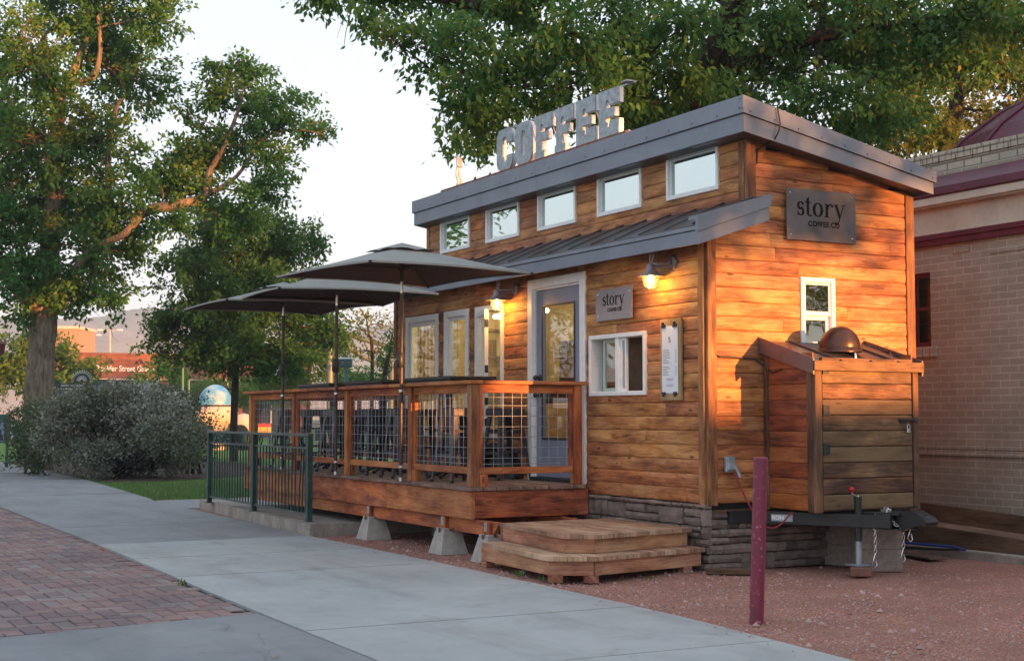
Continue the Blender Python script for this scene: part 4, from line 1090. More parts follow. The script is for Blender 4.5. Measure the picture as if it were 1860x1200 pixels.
# menu board
mn = thing('menu_board', (-.48, -.03, 1.5), 'long narrow wooden menu board with a clipped paper sheet', 'menu board')
M['oak'] = wood('menu_board_wood', (.20, .11, .05), (.33, .20, .10), (.44, .29, .16), rough=.6, vary=.2, knots=False)
mb = MB(); mb.box(-.645, -.315, -.052, -.028, 1.475, 2.215, .004, ax=2); part('board', mb, M['oak'], mn)
mb = MB(); mb.box(-.61, -.36, -.0555, -.0535, 1.54, 2.15); pp = part('paper', mb, M['paper'], mn)
mb = MB()
for x in (-.58, -.40): mb.box(x-.035, x+.035, -.064, -.056, 2.135, 2.165, .003); mb.tube([(x, -.064, 2.165), (x, -.068, 2.185)], .012, 8); mb.box(x-.03, x+.03, -.064, -.056, 1.525, 1.552, .003); mb.tube([(x, -.064, 1.53), (x, -.07, 1.51)], .010, 8)
pieces('clip', mb, M['black'], mn)
mb = MB(); rg = random.Random(5); z = 1.93
for blk, n_ in ((1, 9), (0, 0), (1, 6), (0, 0), (2, 2), (0, 0), (2, 2)):
    if n_ == 0: z -= .022; continue
    for k in range(n_):
        if blk == 1:
            l = rg.uniform(.06, .12); mb.quad((-.595, -.0562, z), (-.595+l, -.0562, z), (-.595+l, -.0562, z+.0035), (-.595, -.0562, z+.0035)); mb.quad((-.40, -.0562, z), (-.38, -.0562, z), (-.38, -.0562, z+.0035), (-.40, -.0562, z+.0035))
        else:
            l = rg.uniform(.10, .15); mb.quad((-.485-l/2, -.0562, z), (-.485+l/2, -.0562, z), (-.485+l/2, -.0562, z+.0035), (-.485-l/2, -.0562, z+.0035))
        z -= .0145
part('print_lines', mb, M['ink'], pp)
mb = MB(); stroke(mb, [(p[0]*.05, p[1]*.05) for p in arc(.36, .74, .22, .22, 20, 180, 12)+[(.20, .6), (.36, .5), (.52, .38)]+arc(.35, .25, .23, .22, 0, -165, 14)], .011, .004, Vector((-.505, -.0535, 2.0)), EX, EZ, -EY, .004); part('print_letter', mb, M['ink'], pp)
# opening hours on the door glass
mb = textmesh('HOURS', .026, (-2.59, .0165, 2.065), EX, EZ, -EY, .001, .0)
for (s_, z) in (('MON - FRI  7-6', 2.005), ('WEEKENDS  8-6', 1.955)):
    m2 = textmesh(s_, .032, (-2.59, .0165, z), EX, EZ, -EY, .001, .0002); mb.add(m2.v, m2.f, m2.g)
x0, x1, z0, z1 = -2.72, -2.46, 1.915, 2.065
for a, b in (((x0, z0), (x1, z0)), ((x0, z0), (x0, z1)), ((x1, z0), (x1, z1)), ((x0, z1), (x0+.07, z1)), ((x1-.07, z1), (x1, z1))): mb.beam((a[0], .0155, a[1]), (b[0], .0155, b[1]), .002, .004, up=(0, 1, 0))
part('opening_hours', mb, M['white'], door)

# ------------------------------------------------------------------ rooftop sign
rs = thing('rooftop_sign', (-3.5, .5, 4.1), 'galvanised channel letters spelling coffee on a red rail on the roof', 'sign')
YL = .50; LH = .50
mb = MB(); mb.box(-6.45, -2.02, YL-.03, YL+.12, 4.235, 4.272, .004); pieces('base_rail', mb, M['rust'], rs)
mb = MB(); mb.box(-5.0, -2.0, YL+.062, YL+.08, 4.775, 4.795, .002)
mb.box(-2.12, -2.0, YL-.02, YL+.11, 4.786, 4.80, .002)
for x in (-4.7, -3.77, -2.83): mb.beam((x, YL+.07, 4.78), (x, YL+.35, 4.02), .015, .015)
mb.beam((-3.02, YL-.0, 4.55), (-2.78, YL+.10, 4.42), .02, .02); part('top_bar', mb, M['galv'], rs)
def P_E(f=False):
    up_ = [(.31, .205), (.31, .30), (.14, .30), (.14, .37), (.155, .39), (.19, .39), (.205, .37), (.205, .335), (.40, .335), (.40, .50), (0, .50)]
    if f: return [(0, 0), (.23, 0), (.23, .09), (.175, .09), (.175, .205)]+up_+[(0, .42), (.03, .42), (.03, .09), (0, .09)]
    return [(0, 0), (.40, 0), (.40, .165), (.215, .165), (.205, .10), (.14, .10), (.14, .205)]+up_
def chan(poly, x, holes=None):
    mb = MB(); mr = MB(); mb.prism(poly, (x, YL, 4.275), EX, EZ, EY, .016)
    n = len(poly)
    for i in range(n):
        a, b = poly[i], poly[(i+1) % n]; mr.quad((x+a[0], YL+.016, 4.275+a[1]), (x+b[0], YL+.016, 4.275+b[1]), (x+b[0], YL+.06, 4.275+b[1]), (x+a[0], YL+.06, 4.275+a[1]))
    f = part('letter', mb, M['galv'], rs); part('return_edge', mr, M['galvlight'], f)
def ringletter(x, open_):
    w_, ww = .40, .125
    def rr(hw, hh, r_):
        out = []
        for cx, cy, a0 in ((hw-r_, hh-r_, 0), (-hw+r_, hh-r_, 90), (-hw+r_, -hh+r_, 180), (hw-r_, -hh+r_, 270)):
            out += [(cx+r_*math.cos(R(a0+k*90/7)), cy+r_*math.sin(R(a0+k*90/7))) for k in range(8)]
        return out
    o = rr(.20, .25, .12); i_ = rr(.046, .155, .046)
    cx, cz = x+.20, 4.275+.25
    if open_:
        keep = [k for k in range(32)]
        # open to the right between the two terminals
        oo = o[4:28] if False else None
        pts = []
        ou = [p for p in o]; start = 0
        outer = [(.20, .075)]+o[0:8]+o[8:16]+o[16:24]+o[24:32]+[(.20, -.075)]
        inner = [(.046, -.075)]+list(reversed(i_[24:32]))+list(reversed(i_[16:24]))+list(reversed(i_[8:16]))+list(reversed(i_[0:8]))+[(.046, .075)]
        poly = [(p[0]+.20, p[1]+.25) for p in outer+inner]
        chan(poly, x)
    else:
        mb = MB(); mr = MB(); n = len(o)
        for y0, y1 in ((YL, YL+.016),):
            vs = [(cx+p[0], y0, cz+p[1]) for p in o]+[(cx+p[0], y0, cz+p[1]) for p in i_]+[(cx+p[0], y1, cz+p[1]) for p in o]+[(cx+p[0], y1, cz+p[1]) for p in i_]
            fs = []
            for k in range(n):
                k2 = (k+1) % n
                fs += [(k, k2, n+k2, n+k), (2*n+k2, 2*n+k, 3*n+k, 3*n+k2), (k2, k, 2*n+k, 2*n+k2), (n+k, n+k2, 3*n+k2, 3*n+k)]
            mb.add(vs, fs)
        for loop in (o, i_):
            for k in range(n):
                a, b = loop[k], loop[(k+1) % n]; mr.quad((cx+a[0], YL+.016, cz+a[1]), (cx+b[0], YL+.016, cz+b[1]), (cx+b[0], YL+.105, cz+b[1]), (cx+a[0], YL+.105, cz+a[1]))
        f = part('letter', mb, M['galv'], rs); part('return_edge', mr, M['galvlight'], f)
for k, ch in enumerate('COFFEE'):
    x = -4.93+k*.468
    if ch == 'C': ringletter(x, True)
    elif ch == 'O': ringletter(x, False)
    else: chan(P_E(ch == 'F'), x)
mb = MB(); x = -6.02; y = YL+.03
mb.tube([(x, y, 4.272), (x, y, 4.29)], .04, 12)
for q in (-.018, .018): mb.tube([(x+q*.4, y+q, 4.29), (x+.03+q*.3, y+q, 4.33), (x-.03, y+q*1.2, 4.41), (x-.035, y+q*.8, 4.49), (x-.01, y+q*.5, 4.55)], [.020, .019, .018, .017, .016], 8)
mb.obox((x-.005, y, 4.585), (.035, .10, .14), Matrix.Rotation(R(-12), 3, 'Y') @ Matrix.Rotation(R(25), 3, 'Z'), .010)
part('edge_on_bracket', mb, M['galvlight'], rs)
# ------------------------------------------------------------------ ground
def grass_mat(name, a, b, c):
    t = NT(name); p = t.pos(); n1 = t.noise(p, .7, 5, .65); n2 = t.noise(p, 60, 4, .75); n3 = t.noise(t.vmul(p, (1, 1, .2)), 9, 4, .7)
    f = t.math('ADD', t.math('MULTIPLY', n1, .35), t.math('ADD', t.math('MULTIPLY', n2, .35), t.math('MULTIPLY', n3, .3)))
    t.bsdf(Base_Color=t.ramp(f, [(.32, a), (.5, b), (.68, c)]), Roughness=.9, Specular_IOR_Level=.2, Normal=t.bump(n2, .6, .04)); return t.m
M['grass'] = grass_mat('lawn_grass', (.04, .10, .018), (.095, .20, .035), (.16, .26, .05))
M['earth'] = grass_mat('far_ground', (.03, .05, .02), (.06, .08, .03), (.10, .09, .05))
t = NT('crushed_red_gravel'); p = t.pos()
vo = t.n('ShaderNodeTexVoronoi', {'Vector': p, 'Scale': 95.0}); vo2 = t.n('ShaderNodeTexVoronoi', {'Vector': p, 'Scale': 38.0})
n1 = t.noise(p, 1.3, 5, .65); n2 = t.noise(p, 14, 4, .7)
c1 = t.ramp(vo.outputs['Distance'], [(.0, (.52, .25, .175)), (.5, (.33, .138, .095)), (.9, (.13, .055, .045))])
c2 = t.n('ShaderNodeHueSaturation', {'Saturation': t.math('ADD', .55, t.math('MULTIPLY', t.n('ShaderNodeSeparateColor', {0: vo.outputs['Color']}).outputs[0], .7)), 'Value': t.math('ADD', .65, t.math('MULTIPLY', t.n('ShaderNodeSeparateColor', {0: vo.outputs['Color']}).outputs[1], .7)), 'Color': c1}).outputs[0]
c2 = t.mix(t.ramp(n1, [(.40, .0), (.62, .55)]), c2, (.20, .10, .075)); c2 = t.mix(t.ramp(n2, [(.60, .0), (.72, .5)]), c2, (.34, .20, .17))
t.bsdf(Base_Color=c2, Roughness=.95, Specular_IOR_Level=.2, Normal=t.bump(t.math('ADD', vo.outputs['Distance'], t.math('MULTIPLY', vo2.outputs['Distance'], .6)), -.7, .012)); M['gravel'] = t.m
def conc(name, lo, hi, stain, sa=.5, seed=0.0, crk=0.0):
    t = NT(name); p = t.vadd(t.pos(), (seed, seed, 0)); n1 = t.noise(p, .8, 5, .6); n2 = t.noise(p, 150, 3, .7); n3 = t.noise(p, 5, 5, .7)
    br = t.noise(t.vmul(p, (90, 3, 1)), 1, 2, .5)
    f = t.math('ADD', t.math('MULTIPLY', n1, .5), t.math('ADD', t.math('MULTIPLY', n2, .22), t.math('MULTIPLY', n3, .28)))
    c = t.ramp(f, [(.32, lo), (.66, hi)]); c = t.mix(t.ramp(t.noise(p, 1.9, 6, .75), [(.56, .0), (.72, sa)]), c, stain)
    sp = t.n('ShaderNodeTexVoronoi', {'Vector': p, 'Scale': 7.0}); c = t.mix(t.ramp(sp.outputs['Distance'], [(.035, .6), (.05, .0)]), c, stain)
    cr = t.n('ShaderNodeTexVoronoi', {'Vector': t.vadd(t.vmul(p, (.32, .32, .32)), t.vmul(t.n('ShaderNodeTexNoise', {'Vector': p, 'Scale': 1.6}).outputs['Color'], (.25, .25, .25))), 'Scale': 1.0}, feature='DISTANCE_TO_EDGE')
    c = t.mix(t.ramp(cr.outputs['Distance'], [(.0, crk), (.003, .0)]), c, tuple(x*.35 for x in stain))
    wl = t.noise(t.vmul(p, (.35, 2.2, 1)), 1.0, 4, .6); c = t.mix(t.ramp(wl, [(.50, .0), (.68, .35)]), c, stain)
    t.bsdf(Base_Color=c, Roughness=.85, Specular_IOR_Level=.3, Normal=t.bump(t.math('ADD', t.math('MULTIPLY', br, .5), n2), .45, .005)); return t.m
M['walk_new'] = conc('sidewalk_light_concrete', (.275, .285, .285), (.43, .43, .42), (.19, .185, .175), .55)
M['walk_old'] = conc('sidewalk_old_concrete', (.19, .19, .195), (.30, .295, .295), (.13, .125, .125), .6, 3.0, .2)
M['apron'] = conc('apron_concrete', (.17, .175, .185), (.27, .27, .275), (.115, .115, .12), .6, 9.0, .25)

def flat(name, poly, z, m, seg=None):
    mb = MB(); mb.add([(x, y, z) for x, y in poly], [tuple(range(len(poly)))]); return single(name, mb, m, kind='structure')
flat('ground', [(-3500, -3500), (400, -3500), (400, 3500), (-3500, 3500)], -.06, M['earth'])
# gently uneven gravel yard
mb = MB(); nx, ny = 150, 70; X0, X1, Y0, Y1 = -13, 14, -4.2, 5.4
hh = np.random.RandomState(3).rand(nx+1, ny+1)
for _ in range(3): hh = (hh+np.roll(hh, 1, 0)+np.roll(hh, -1, 0)+np.roll(hh, 1, 1)+np.roll(hh, -1, 1))/5
hh = (hh-hh.mean())*.10
mb.add([(X0+(X1-X0)*i/nx, Y0+(Y1-Y0)*j/ny, -.022+hh[i, j]) for i in range(nx+1) for j in range(ny+1)], [(i*(ny+1)+j, (i+1)*(ny+1)+j, (i+1)*(ny+1)+j+1, i*(ny+1)+j+1) for i in range(nx) for j in range(ny)], None, True)
single('gravel_yard', mb, M['gravel'], kind='structure')
flat('lawn', [(-80, -3.9), (-13.0, -3.9), (-13.0, 5.4), (-6.9, 5.4), (-6.9, 40), (-80, 40)], -.030, M['grass'])
flat('street', [(-400, -16), (-75, -16), (-75, 60), (-400, 60)], -.045, M['walk_old'])
t = NT('bark_mulch'); p = t.pos(); v3 = t.n('ShaderNodeTexVoronoi', {'Vector': t.vmul(p, (1, .5, 1)), 'Scale': 45.0}); n1 = t.noise(p, 20, 4, .7)
t.bsdf(Base_Color=t.ramp(t.math('ADD', t.math('MULTIPLY', v3.outputs['Distance'], .7), t.math('MULTIPLY', n1, .5)), [(.3, (.20, .10, .06)), (.55, (.075, .038, .026)), (.8, (.02, .012, .010))]), Roughness=.95, Normal=t.bump(v3.outputs['Distance'], .8, .03)); M['mulch'] = t.m
def wob(pts, k, amp, seed):
    rg = random.Random(seed); out = []
    for i in range(len(pts)):
        a, b = pts[i], pts[(i+1) % len(pts)]
        for j in range(k): f = j/k; out.append((a[0]+(b[0]-a[0])*f+rg.uniform(-amp, amp), a[1]+(b[1]-a[1])*f+rg.uniform(-amp, amp)*.4))
    return out
flat('mulch_bed', wob([(-36, -.62), (-21, -.98), (-19.3, -.5), (-21.5, 2.6), (-25, 5.5), (-36, 5.5)], 6, .12, 2), -.018, M['mulch'])

# sidewalk panels; joints are real gaps
def far_y(x):
    P_ = [(-60, -.2), (-34.8, -.65), (-21, -.98), (-13.2, -1.55), (-12.7, -1.64), (-5.1, -1.83), (-1, -1.80), (2.35, -1.90), (4.2, -2.07), (12, -2.7)]
    for i in range(len(P_)-1):
        if P_[i][0] <= x <= P_[i+1][0]: return P_[i][1]+(P_[i+1][1]-P_[i][1])*(x-P_[i][0])/(P_[i+1][0]-P_[i][0])
    return P_[-1][1]
def near_y(x): return -4.08 if x < -11.8 else -4.16-.021*(x+6)-.02*math.sin(x*.55+1)
def walk(xs, m, name):
    mb = MB(); g = .008
    for i in range(len(xs)-1):
        a, b = xs[i]+g, xs[i+1]-g; n = 6; r = rng.random()*20; dz = rng.uniform(-.003, .003)
        top = []; 
        for k in range(n+1):
            x = a+(b-a)*k/n; top.append((x, near_y(x)+.012)); 
        bot = [(a+(b-a)*k/n, far_y(a+(b-a)*k/n)) for k in range(n+1)]
        vs = [(x, y, dz) for x, y in top]+[(x, y, dz) for x, y in bot]+[(x, y, -.12) for x, y in top]+[(x, y, -.12) for x, y in bot]; N1 = n+1
        fs = [(k, k+1, N1+k+1, N1+k) for k in range(n)]+[(2*N1+k+1, 2*N1+k, k, k+1)[::-1] for k in range(n)]+[(N1+k, N1+k+1, 3*N1+k+1, 3*N1+k) for k in range(n)]
        fs += [(0, N1, 3*N1, 2*N1), (n, 2*N1+n, 3*N1+n, N1+n)]
        mb.add(vs, fs)
    single(name, mb, m, kind='structure')
walk([-5.0, -3.32, -1.66, .02, 1.72, 3.4, 5.1, 6.8, 8.6, 10.4], M['walk_new'], 'sidewalk')
walk([-60, -52, -45, -40, -36, -32, -28.5, -25.4, -22.6, -20, -17.5, -15, -12.6, -10.1, -7.55, -5.0], M['walk_old'], 'old_sidewalk')
mb = MB(); mb.prism([(-12.6, -1.63), (-10.47, -1.70), (-10.47, 3.0), (-12.95, 3.0)], (0, 0, -.1), EX, EY, EZ, .098); single('side_path', mb, M['walk_old'], kind='structure')
mb = MB(); mb.prism([(.78, near_y(.7)-.012), (1.10, -6.1), (1.45, -9), (12, -9), (12, near_y(12)-.012), (6, near_y(6)-.012)], (0, 0, -.1), EX, EY, EZ, .097)
mb.prism([(-60, -4.1), (-12.0, -4.1), (-12.0, -9), (-60, -9)], (0, 0, -.1), EX, EY, EZ, .095)
single('concrete_apron', mb, M['apron'], kind='structure')
# brick paving: herringbone of separate bricks
t = NT('clay_paver'); g = t.gc(); sp = t.n('ShaderNodeSeparateXYZ', {0: g}); wz = t.n('ShaderNodeTexWhiteNoise', {'W': sp.outputs[2]}, noise_dimensions='1D').outputs[0]
n1 = t.noise(t.pos(), 50, 4, .7); n2 = t.noise(t.pos(), .7, 5, .65)
c = t.ramp(wz, [(0, (.17, .135, .14)), (.3, (.26, .155, .14)), (.6, (.31, .19, .17)), (.85, (.30, .25, .23)), (1, (.24, .20, .20))])
c = t.mix(t.ramp(n1, [(.35, .35), (.6, 0)]), c, (.10, .07, .07)); c = t.mix(t.ramp(n2, [(.44, .0), (.68, .62)]), c, (.12, .09, .10))
t.bsdf(Base_Color=c, Roughness=.85, Specular_IOR_Level=.3, Normal=t.bump(n1, .35, .004)); M['paver'] = t.m
mb = MB(); B = .118; G = .004; rg = random.Random(9)
def brick(x0, y0, lx, ly):
    cx, cy = x0+lx/2, y0+ly/2
    if not (-11.95 < cx < 1.5 and -8.2 < cy < near_y(cx)-.03): return
    if cx > .78+(-4.37-cy)*.19: return
    x1 = x0+lx-G; y1 = min(y0+ly-G, near_y(cx)-.016); x0 += G; y0 += G
    lim = .775+(-4.30-cy)*.175
    x1 = min(x1, lim); 
    if x1-x0 < .02 or y1-y0 < .02: return
    z = rg.uniform(-.004, .001)+.004*math.sin(cx*1.3+cy*.9); b = .004; w_ = rg.random()*90
    vs = [(x0, y0, z-.012), (x1, y0, z-.012), (x1, y1, z-.012), (x0, y1, z-.012), (x0+b, y0+b, z-.002), (x1-b, y0+b, z-.002), (x1-b, y1-b, z-.002), (x0+b, y1-b, z-.002)]
    mb.add(vs, [(4, 5, 6, 7), (0, 1, 5, 4), (1, 2, 6, 5), (2, 3, 7, 6), (3, 0, 4, 7)], [(v[0], v[1], w_) for v in vs])
for i in range(-130, 60):
    for j in range(-40, 40):
        # herringbone lattice: generators (B,B) and (2B,-2B)... brick pair per cell
        x = i*B; y = -6+j*B
        if (i+j) % 4 == 0: brick(x, y, 2*B, B)
        if (i+j) % 4 == 2 or False: pass
        if (i-j) % 4 == 1 and False: pass
for i in range(-130, 60):
    for j in range(-40, 40):
        x = i*B; y = -6+j*B
        if (i+j) % 4 == 2: brick(x, y, B, 2*B)
single('brick_paving', mb, M['paver'], kind='structure')
flat('paving_sand', [(-12.0, -8.6), (1.4, -8.6), (.8, -4.2), (-12.0, -4.2)], -.022, M['dirt'] if 'dirt' in M else plain('joint_sand', (.045, .03, .028), .95, nz=.2))

# loose stones on the gravel
mb = MB(); rg = random.Random(12)
def pebble(x, y, r, z=-.015):
    a0 = rg.random()*6; vs = [(x+r*math.cos(a0+k*1.257)*rg.uniform(.7, 1.2), y+r*math.sin(a0+k*1.257)*rg.uniform(.7, 1.2), z) for k in range(5)]
    vs.append((x+rg.uniform(-.3, .3)*r, y+rg.uniform(-.3, .3)*r, z+r*rg.uniform(.6, 1.1))); w_ = rg.random()*40
    mb.add(vs, [(k, (k+1) % 5, 5) for k in range(5)], [(0, 0, w_)]*6)
k = 0
while k < 15000:
    x = rg.uniform(-6, 7); y = rg.uniform(-2.7, 5) if rg.random() < .4 else rg.uniform(-2.6, 0.5)
    if y < far_y(x)-.35: continue
    if y < far_y(x) and (x > 10 or rg.random() > .22*max(0, 1-(far_y(x)-y)/.35)**2): continue
    if y < far_y(x): pebble(x, y, rg.uniform(.004, .009), .003); k += 1; continue
    if -6.7 < x < -.1 and 0 < y < 2.4: continue
    i, j = (x-X0)/(X1-X0)*nx, (y-Y0)/(Y1-Y0)*ny
    pebble(x, y, rg.uniform(.005, .013) if rg.random() < .96 else rg.uniform(.015, .03), -.024+hh[int(i), int(j)]); k += 1
t = NT('loose_stone'); g = t.gc(); sp = t.n('ShaderNodeSeparateXYZ', {0: g}); wz = t.n('ShaderNodeTexWhiteNoise', {'W': sp.outputs[2]}, noise_dimensions='1D').outputs[0]
t.bsdf(Base_Color=t.ramp(wz, [(0, (.20, .09, .075)), (.5, (.36, .19, .16)), (.85, (.45, .32, .28)), (1, (.24, .20, .19))]), Roughness=.9); M['pebble'] = t.m
single('loose_gravel', mb, M['pebble'], kind='stuff', label='crushed red gravel scattered over the yard', cat='gravel')

# grass blades near the path and behind the deck
gb = MB(); rg = random.Random(20); vs = []; fs = []; gs = []
def blade(x, y, h):
    a = rg.random()*6.28; dx, dy = math.cos(a)*.006, math.sin(a)*.006; l = rg.uniform(-.4, .4)*h; l2 = rg.uniform(-.4, .4)*h; o = len(vs); w_ = rg.random()*30
    vs.extend([(x-dx, y-dy, -.03), (x+dx, y+dy, -.03), (x+l, y+l2, h)]); fs.append((o, o+1, o+2)); gs.extend([(0, 0, w_)]*3)
for _ in range(34000):
    x = -13.05-abs(rg.gauss(0, 5.5)); y = rg.uniform(-1.6, 6)
    if y < far_y(x)+.01: continue
    if x < -19.5 and y > -.9+.0: continue
    blade(x, y, rg.uniform(.015, .05))
for _ in range(26000):
    x = rg.uniform(-20, -7); y = rg.uniform(5.3, 12); blade(x, y, rg.uniform(.015, .05))
gb.add(vs, fs, gs)
t = NT('grass_blade'); g = t.gc(); sp = t.n('ShaderNodeSeparateXYZ', {0: g}); wz = t.n('ShaderNodeTexWhiteNoise', {'W': sp.outputs[2]}, noise_dimensions='1D').outputs[0]
t.bsdf(Base_Color=t.ramp(wz, [(0, (.045, .10, .02)), (.6, (.095, .19, .038)), (1, (.19, .24, .07))]), Roughness=.7); M['blade'] = t.m
single('grass', gb, M['blade'], kind='stuff', label='short green lawn grass edging the path', cat='grass')

# ------------------------------------------------------------------ brick building behind
bb = thing('brick_building', (.2, 8, 0), 'tan brick building with maroon trim and a maroon metal roof behind the cabin', 'building')
BX, BY = 1.1, 3.6
def brickmat(name, cols, mortar, bw, bh, ms=.008, rough=.85, bump=.5):
    t = NT(name); p = t.pos(); sp = t.n('ShaderNodeSeparateXYZ', {0: p})
    vec = t.n('ShaderNodeCombineXYZ', {0: t.math('ADD', sp.outputs[0], sp.outputs[1]), 1: sp.outputs[2], 2: 0.0}).outputs[0]
    bt = t.n('ShaderNodeTexBrick', {'Vector': vec, 'Color1': (*cols[0], 1), 'Color2': (*cols[1], 1), 'Mortar': (*mortar, 1), 'Scale': 1.0, 'Mortar Size': ms, 'Mortar Smooth': .1, 'Bias': 0.0, 'Brick Width': bw, 'Row Height': bh}, offset=.5)
    n1 = t.noise(p, 2.2, 5, .65); n2 = t.noise(p, 70, 4, .7)
    c = t.mix(t.ramp(n1, [(.38, .0), (.65, .5)]), bt.outputs[0], cols[2]); c = t.mix(t.ramp(n2, [(.35, .3), (.55, .0)]), c, tuple(x*.5 for x in cols[0]))
    h = t.math('SUBTRACT', t.math('MULTIPLY', n2, .25), bt.outputs['Fac'])
    t.bsdf(Base_Color=c, Roughness=rough, Specular_IOR_Level=.25, Normal=t.bump(h, bump, .008)); return t.m
M['brick'] = brickmat('tan_painted_brick', ((.295, .26, .205), (.36, .315, .25), (.22, .19, .15)), (.48, .45, .39), .232, .0735, .006)
M['brick_pale'] = brickmat('pale_parapet_brick', ((.42, .39, .31), (.50, .46, .37), (.30, .27, .22)), (.16, .13, .11), .235, .085, .010)
M['cream'] = plain('cream_paint', (.50, .45, .36), .5, nz=.1, sc_=3)
M['maroon_trim'] = plain('maroon_trim_paint', (.10, .012, .030), .4, nz=.25, sc_=4)
WH = (-1.62, -.935, 2.07, 2.86)
mb = MB(); sheet(mb, Vector((0, BY, 0)), EX, -14, BX, -.05, 3.14, [WH]); mb.quad((BX, BY, -.05), (BX, 14, -.05), (BX, 14, 3.9), (BX, BY, 3.9)); mb.quad((-14, 14, -.05), (-14, BY, -.05), (-14, BY, 3.9), (-14, 14, 3.9))
mb.quad((-14, BY, 3.14), (BX, BY, 3.14), (BX, BY, 3.9), (-14, BY, 3.9))
for (a, b, c_, d_) in ((WH[0], WH[0]+.001, WH[2], WH[3]),): pass
mb.quad((WH[1], BY, WH[2]), (WH[1], BY+.12, WH[2]), (WH[1], BY+.12, WH[3]), (WH[1], BY, WH[3])); mb.quad((WH[0], BY+.12, WH[2]), (WH[0], BY, WH[2]), (WH[0], BY, WH[3]), (WH[0], BY+.12, WH[3]))
mb.quad((WH[0], BY, WH[3]), (WH[1], BY, WH[3]), (WH[1], BY+.12, WH[3]), (WH[0], BY+.12, WH[3]))
part('wall', mb, M['brick'], bb)
mb = MB()
# projecting belt course and a few proud, shifted bricks
for k in range(72):
    x = -14+k*.232
    if x > BX-.25: break
    mb.box(x+.004, x+.228, BY-.022, BY-.0, .925, .985, .003)
    mb.box(x+.12, x+.344, BY-.014, BY-.0, .992, 1.055, .003)
for (x, z, l) in ((-.1, 2.97, .7), (-.62, 3.02, .24), (.3, 2.90, .24)): mb.box(x, x+l, BY-.012, BY-.0, z, z+.062, .003)
pieces('belt_course', mb, M['brick'], bb)
mb = MB()
for k in range(7): mb.box(-1.52+k*.098, -1.52+k*.098+.088, BY-.035, BY+.10, 1.955, 2.068, .005)
part('window_sill', mb, M['brick'], bb)
mb = MB(); frame(mb, WH[0], WH[1], WH[2], WH[3], .05, BY+.04, BY+.11, bev=.004)
mb.box(WH[0]+.05, WH[1]-.05, BY+.05, BY+.10, 2.46, 2.50, .003)
for x in (-1.43, -1.20): mb.box(x, x+.02, BY+.06, BY+.09, WH[2]+.05, 2.4595, .002); mb.box(x, x+.02, BY+.06, BY+.09, 2.5005, WH[3]-.05, .002)
bwn = part('window', mb, M['maroon_trim'], bb)
mb = MB(); mb.box(WH[0]+.04, WH[1]-.04, BY+.074, BY+.078, WH[2]+.04, WH[3]-.04); M['glass_bw'] = glass('old_window_glass', .05, (.25, .25, .25)); part('pane', mb, M['glass_bw'], bwn)
mb = MB(); mb.box(WH[0]-.1, WH[1]+.1, BY+.4, BY+.42, 1.9, 3.0); part('window_blind', mb, M['dark_timber'], bb)
mb = MB(); mb.box(-14, BX+.03, BY-.05, BY-.001, 3.125, 3.235, .004); mb.box(-14, BX+.05, BY-.07, BY-.0505, 3.19, 3.24, .004); part('string_band', mb, M['maroon_trim'], bb)
mb = MB(); mb.box(-14, BX+.02, BY-.03, BY-.001, 3.2405, 3.52, .003); mb.box(-14, BX+.04, BY-.055, BY-.031, 3.245, 3.275, .003)
mb.box(-14, BX+.16, BY-.13, BY-.001, 3.5205, 3.535, .003); mb.box(-14, BX+.18, BY-.16, BY-.131, 3.535, 3.62, .006); mb.box(-14, BX+.18, BY-.129, BY-.001, 3.5355, 3.60, .003)
part('cornice', mb, M['cream'], bb)
mb = MB(); mb.box(-14, BX+.20, BY-.185, BY-.001, 3.6205, 3.72, .012); mb.prism([(BY-.15, 3.7205), (BY-.001, 3.7205), (BY-.001, 3.86)], (-14, 0, 0), EY, EZ, EX, BX+14.15); part('gutter', mb, M['maroon_trim'], bb)
mb = MB(); mb.box(-14, BX+.01, BY+.05, BY+.30, 3.78, 4.02, .004)
for k in range(170):
    x = -14+k*.0885; mb.box(x+.004, x+.084, BY+.03, BY+.31, 4.021, 4.125, .004)
part('parapet', mb, M['brick_pale'], bb)
# maroon metal hipped roof rising behind the parapet
mb = MB(); nseg = 24; cx_, cy_ = -.5, 9.6; prof = [(4.75, 4.25), (4.3, 4.75), (3.8, 5.12), (3.2, 5.38), (2.3, 5.56), (1.2, 5.66), (.3, 5.70), (.05, 5.71)]
mb.lathe((cx_, cy_, 0), prof, nseg, smooth=False); rf = part('roof', mb, M['maroon_trim'], bb)
mb = MB()
for k in range(nseg):
    a = 2*math.pi*k/nseg+.0; mb.tube([(cx_+r_*math.cos(a+math.pi/2*0)*1.0, cy_+r_*math.sin(a), h+.02) for r_, h in prof[:-1]], .025, 5)
pieces('roof_seam', mb, M['maroon_trim'], rf)

# ------------------------------------------------------------------ timber ramp and kerb by the brick wall
rp = thing('timber_ramp', (1.5, 3.3, 0), 'low stained timber ramp along the foot of the brick wall', 'ramp')
def rampz(x): return .40-.085*(x+1.2)/2.0
mb = MB()
vs = []
def slant(mb, x0, x1, y0, y1, zl0, zl1, zh0, zh1):
    v = [(x0, y0, zl0), (x1, y0, zl1), (x1, y1, zl1), (x0, y1, zl0), (x0, y0, zh0), (x1, y0, zh1), (x1, y1, zh1), (x0, y1, zh0)]
    mb.add(v, [(0, 3, 2, 1), (4, 5, 6, 7), (0, 1, 5, 4), (1, 2, 6, 5), (2, 3, 7, 6), (3, 0, 4, 7)], [(p_[0], p_[1]+p_[2], 3.3) for p_ in v])
slant(mb, -7, 4.5, 3.50, 3.55, .35, .0, .68, .19); slant(mb, -7, 4.5, 3.05, 3.10, .0, 0, .53, .02)
pieces('side_board', mb, M['dark_timber'], rp)
mb = MB()
for k in range(3): slant(mb, -7, 4.5, 3.103+k*.132, 3.103+k*.132+.128, .47, -.02, .515, .012)
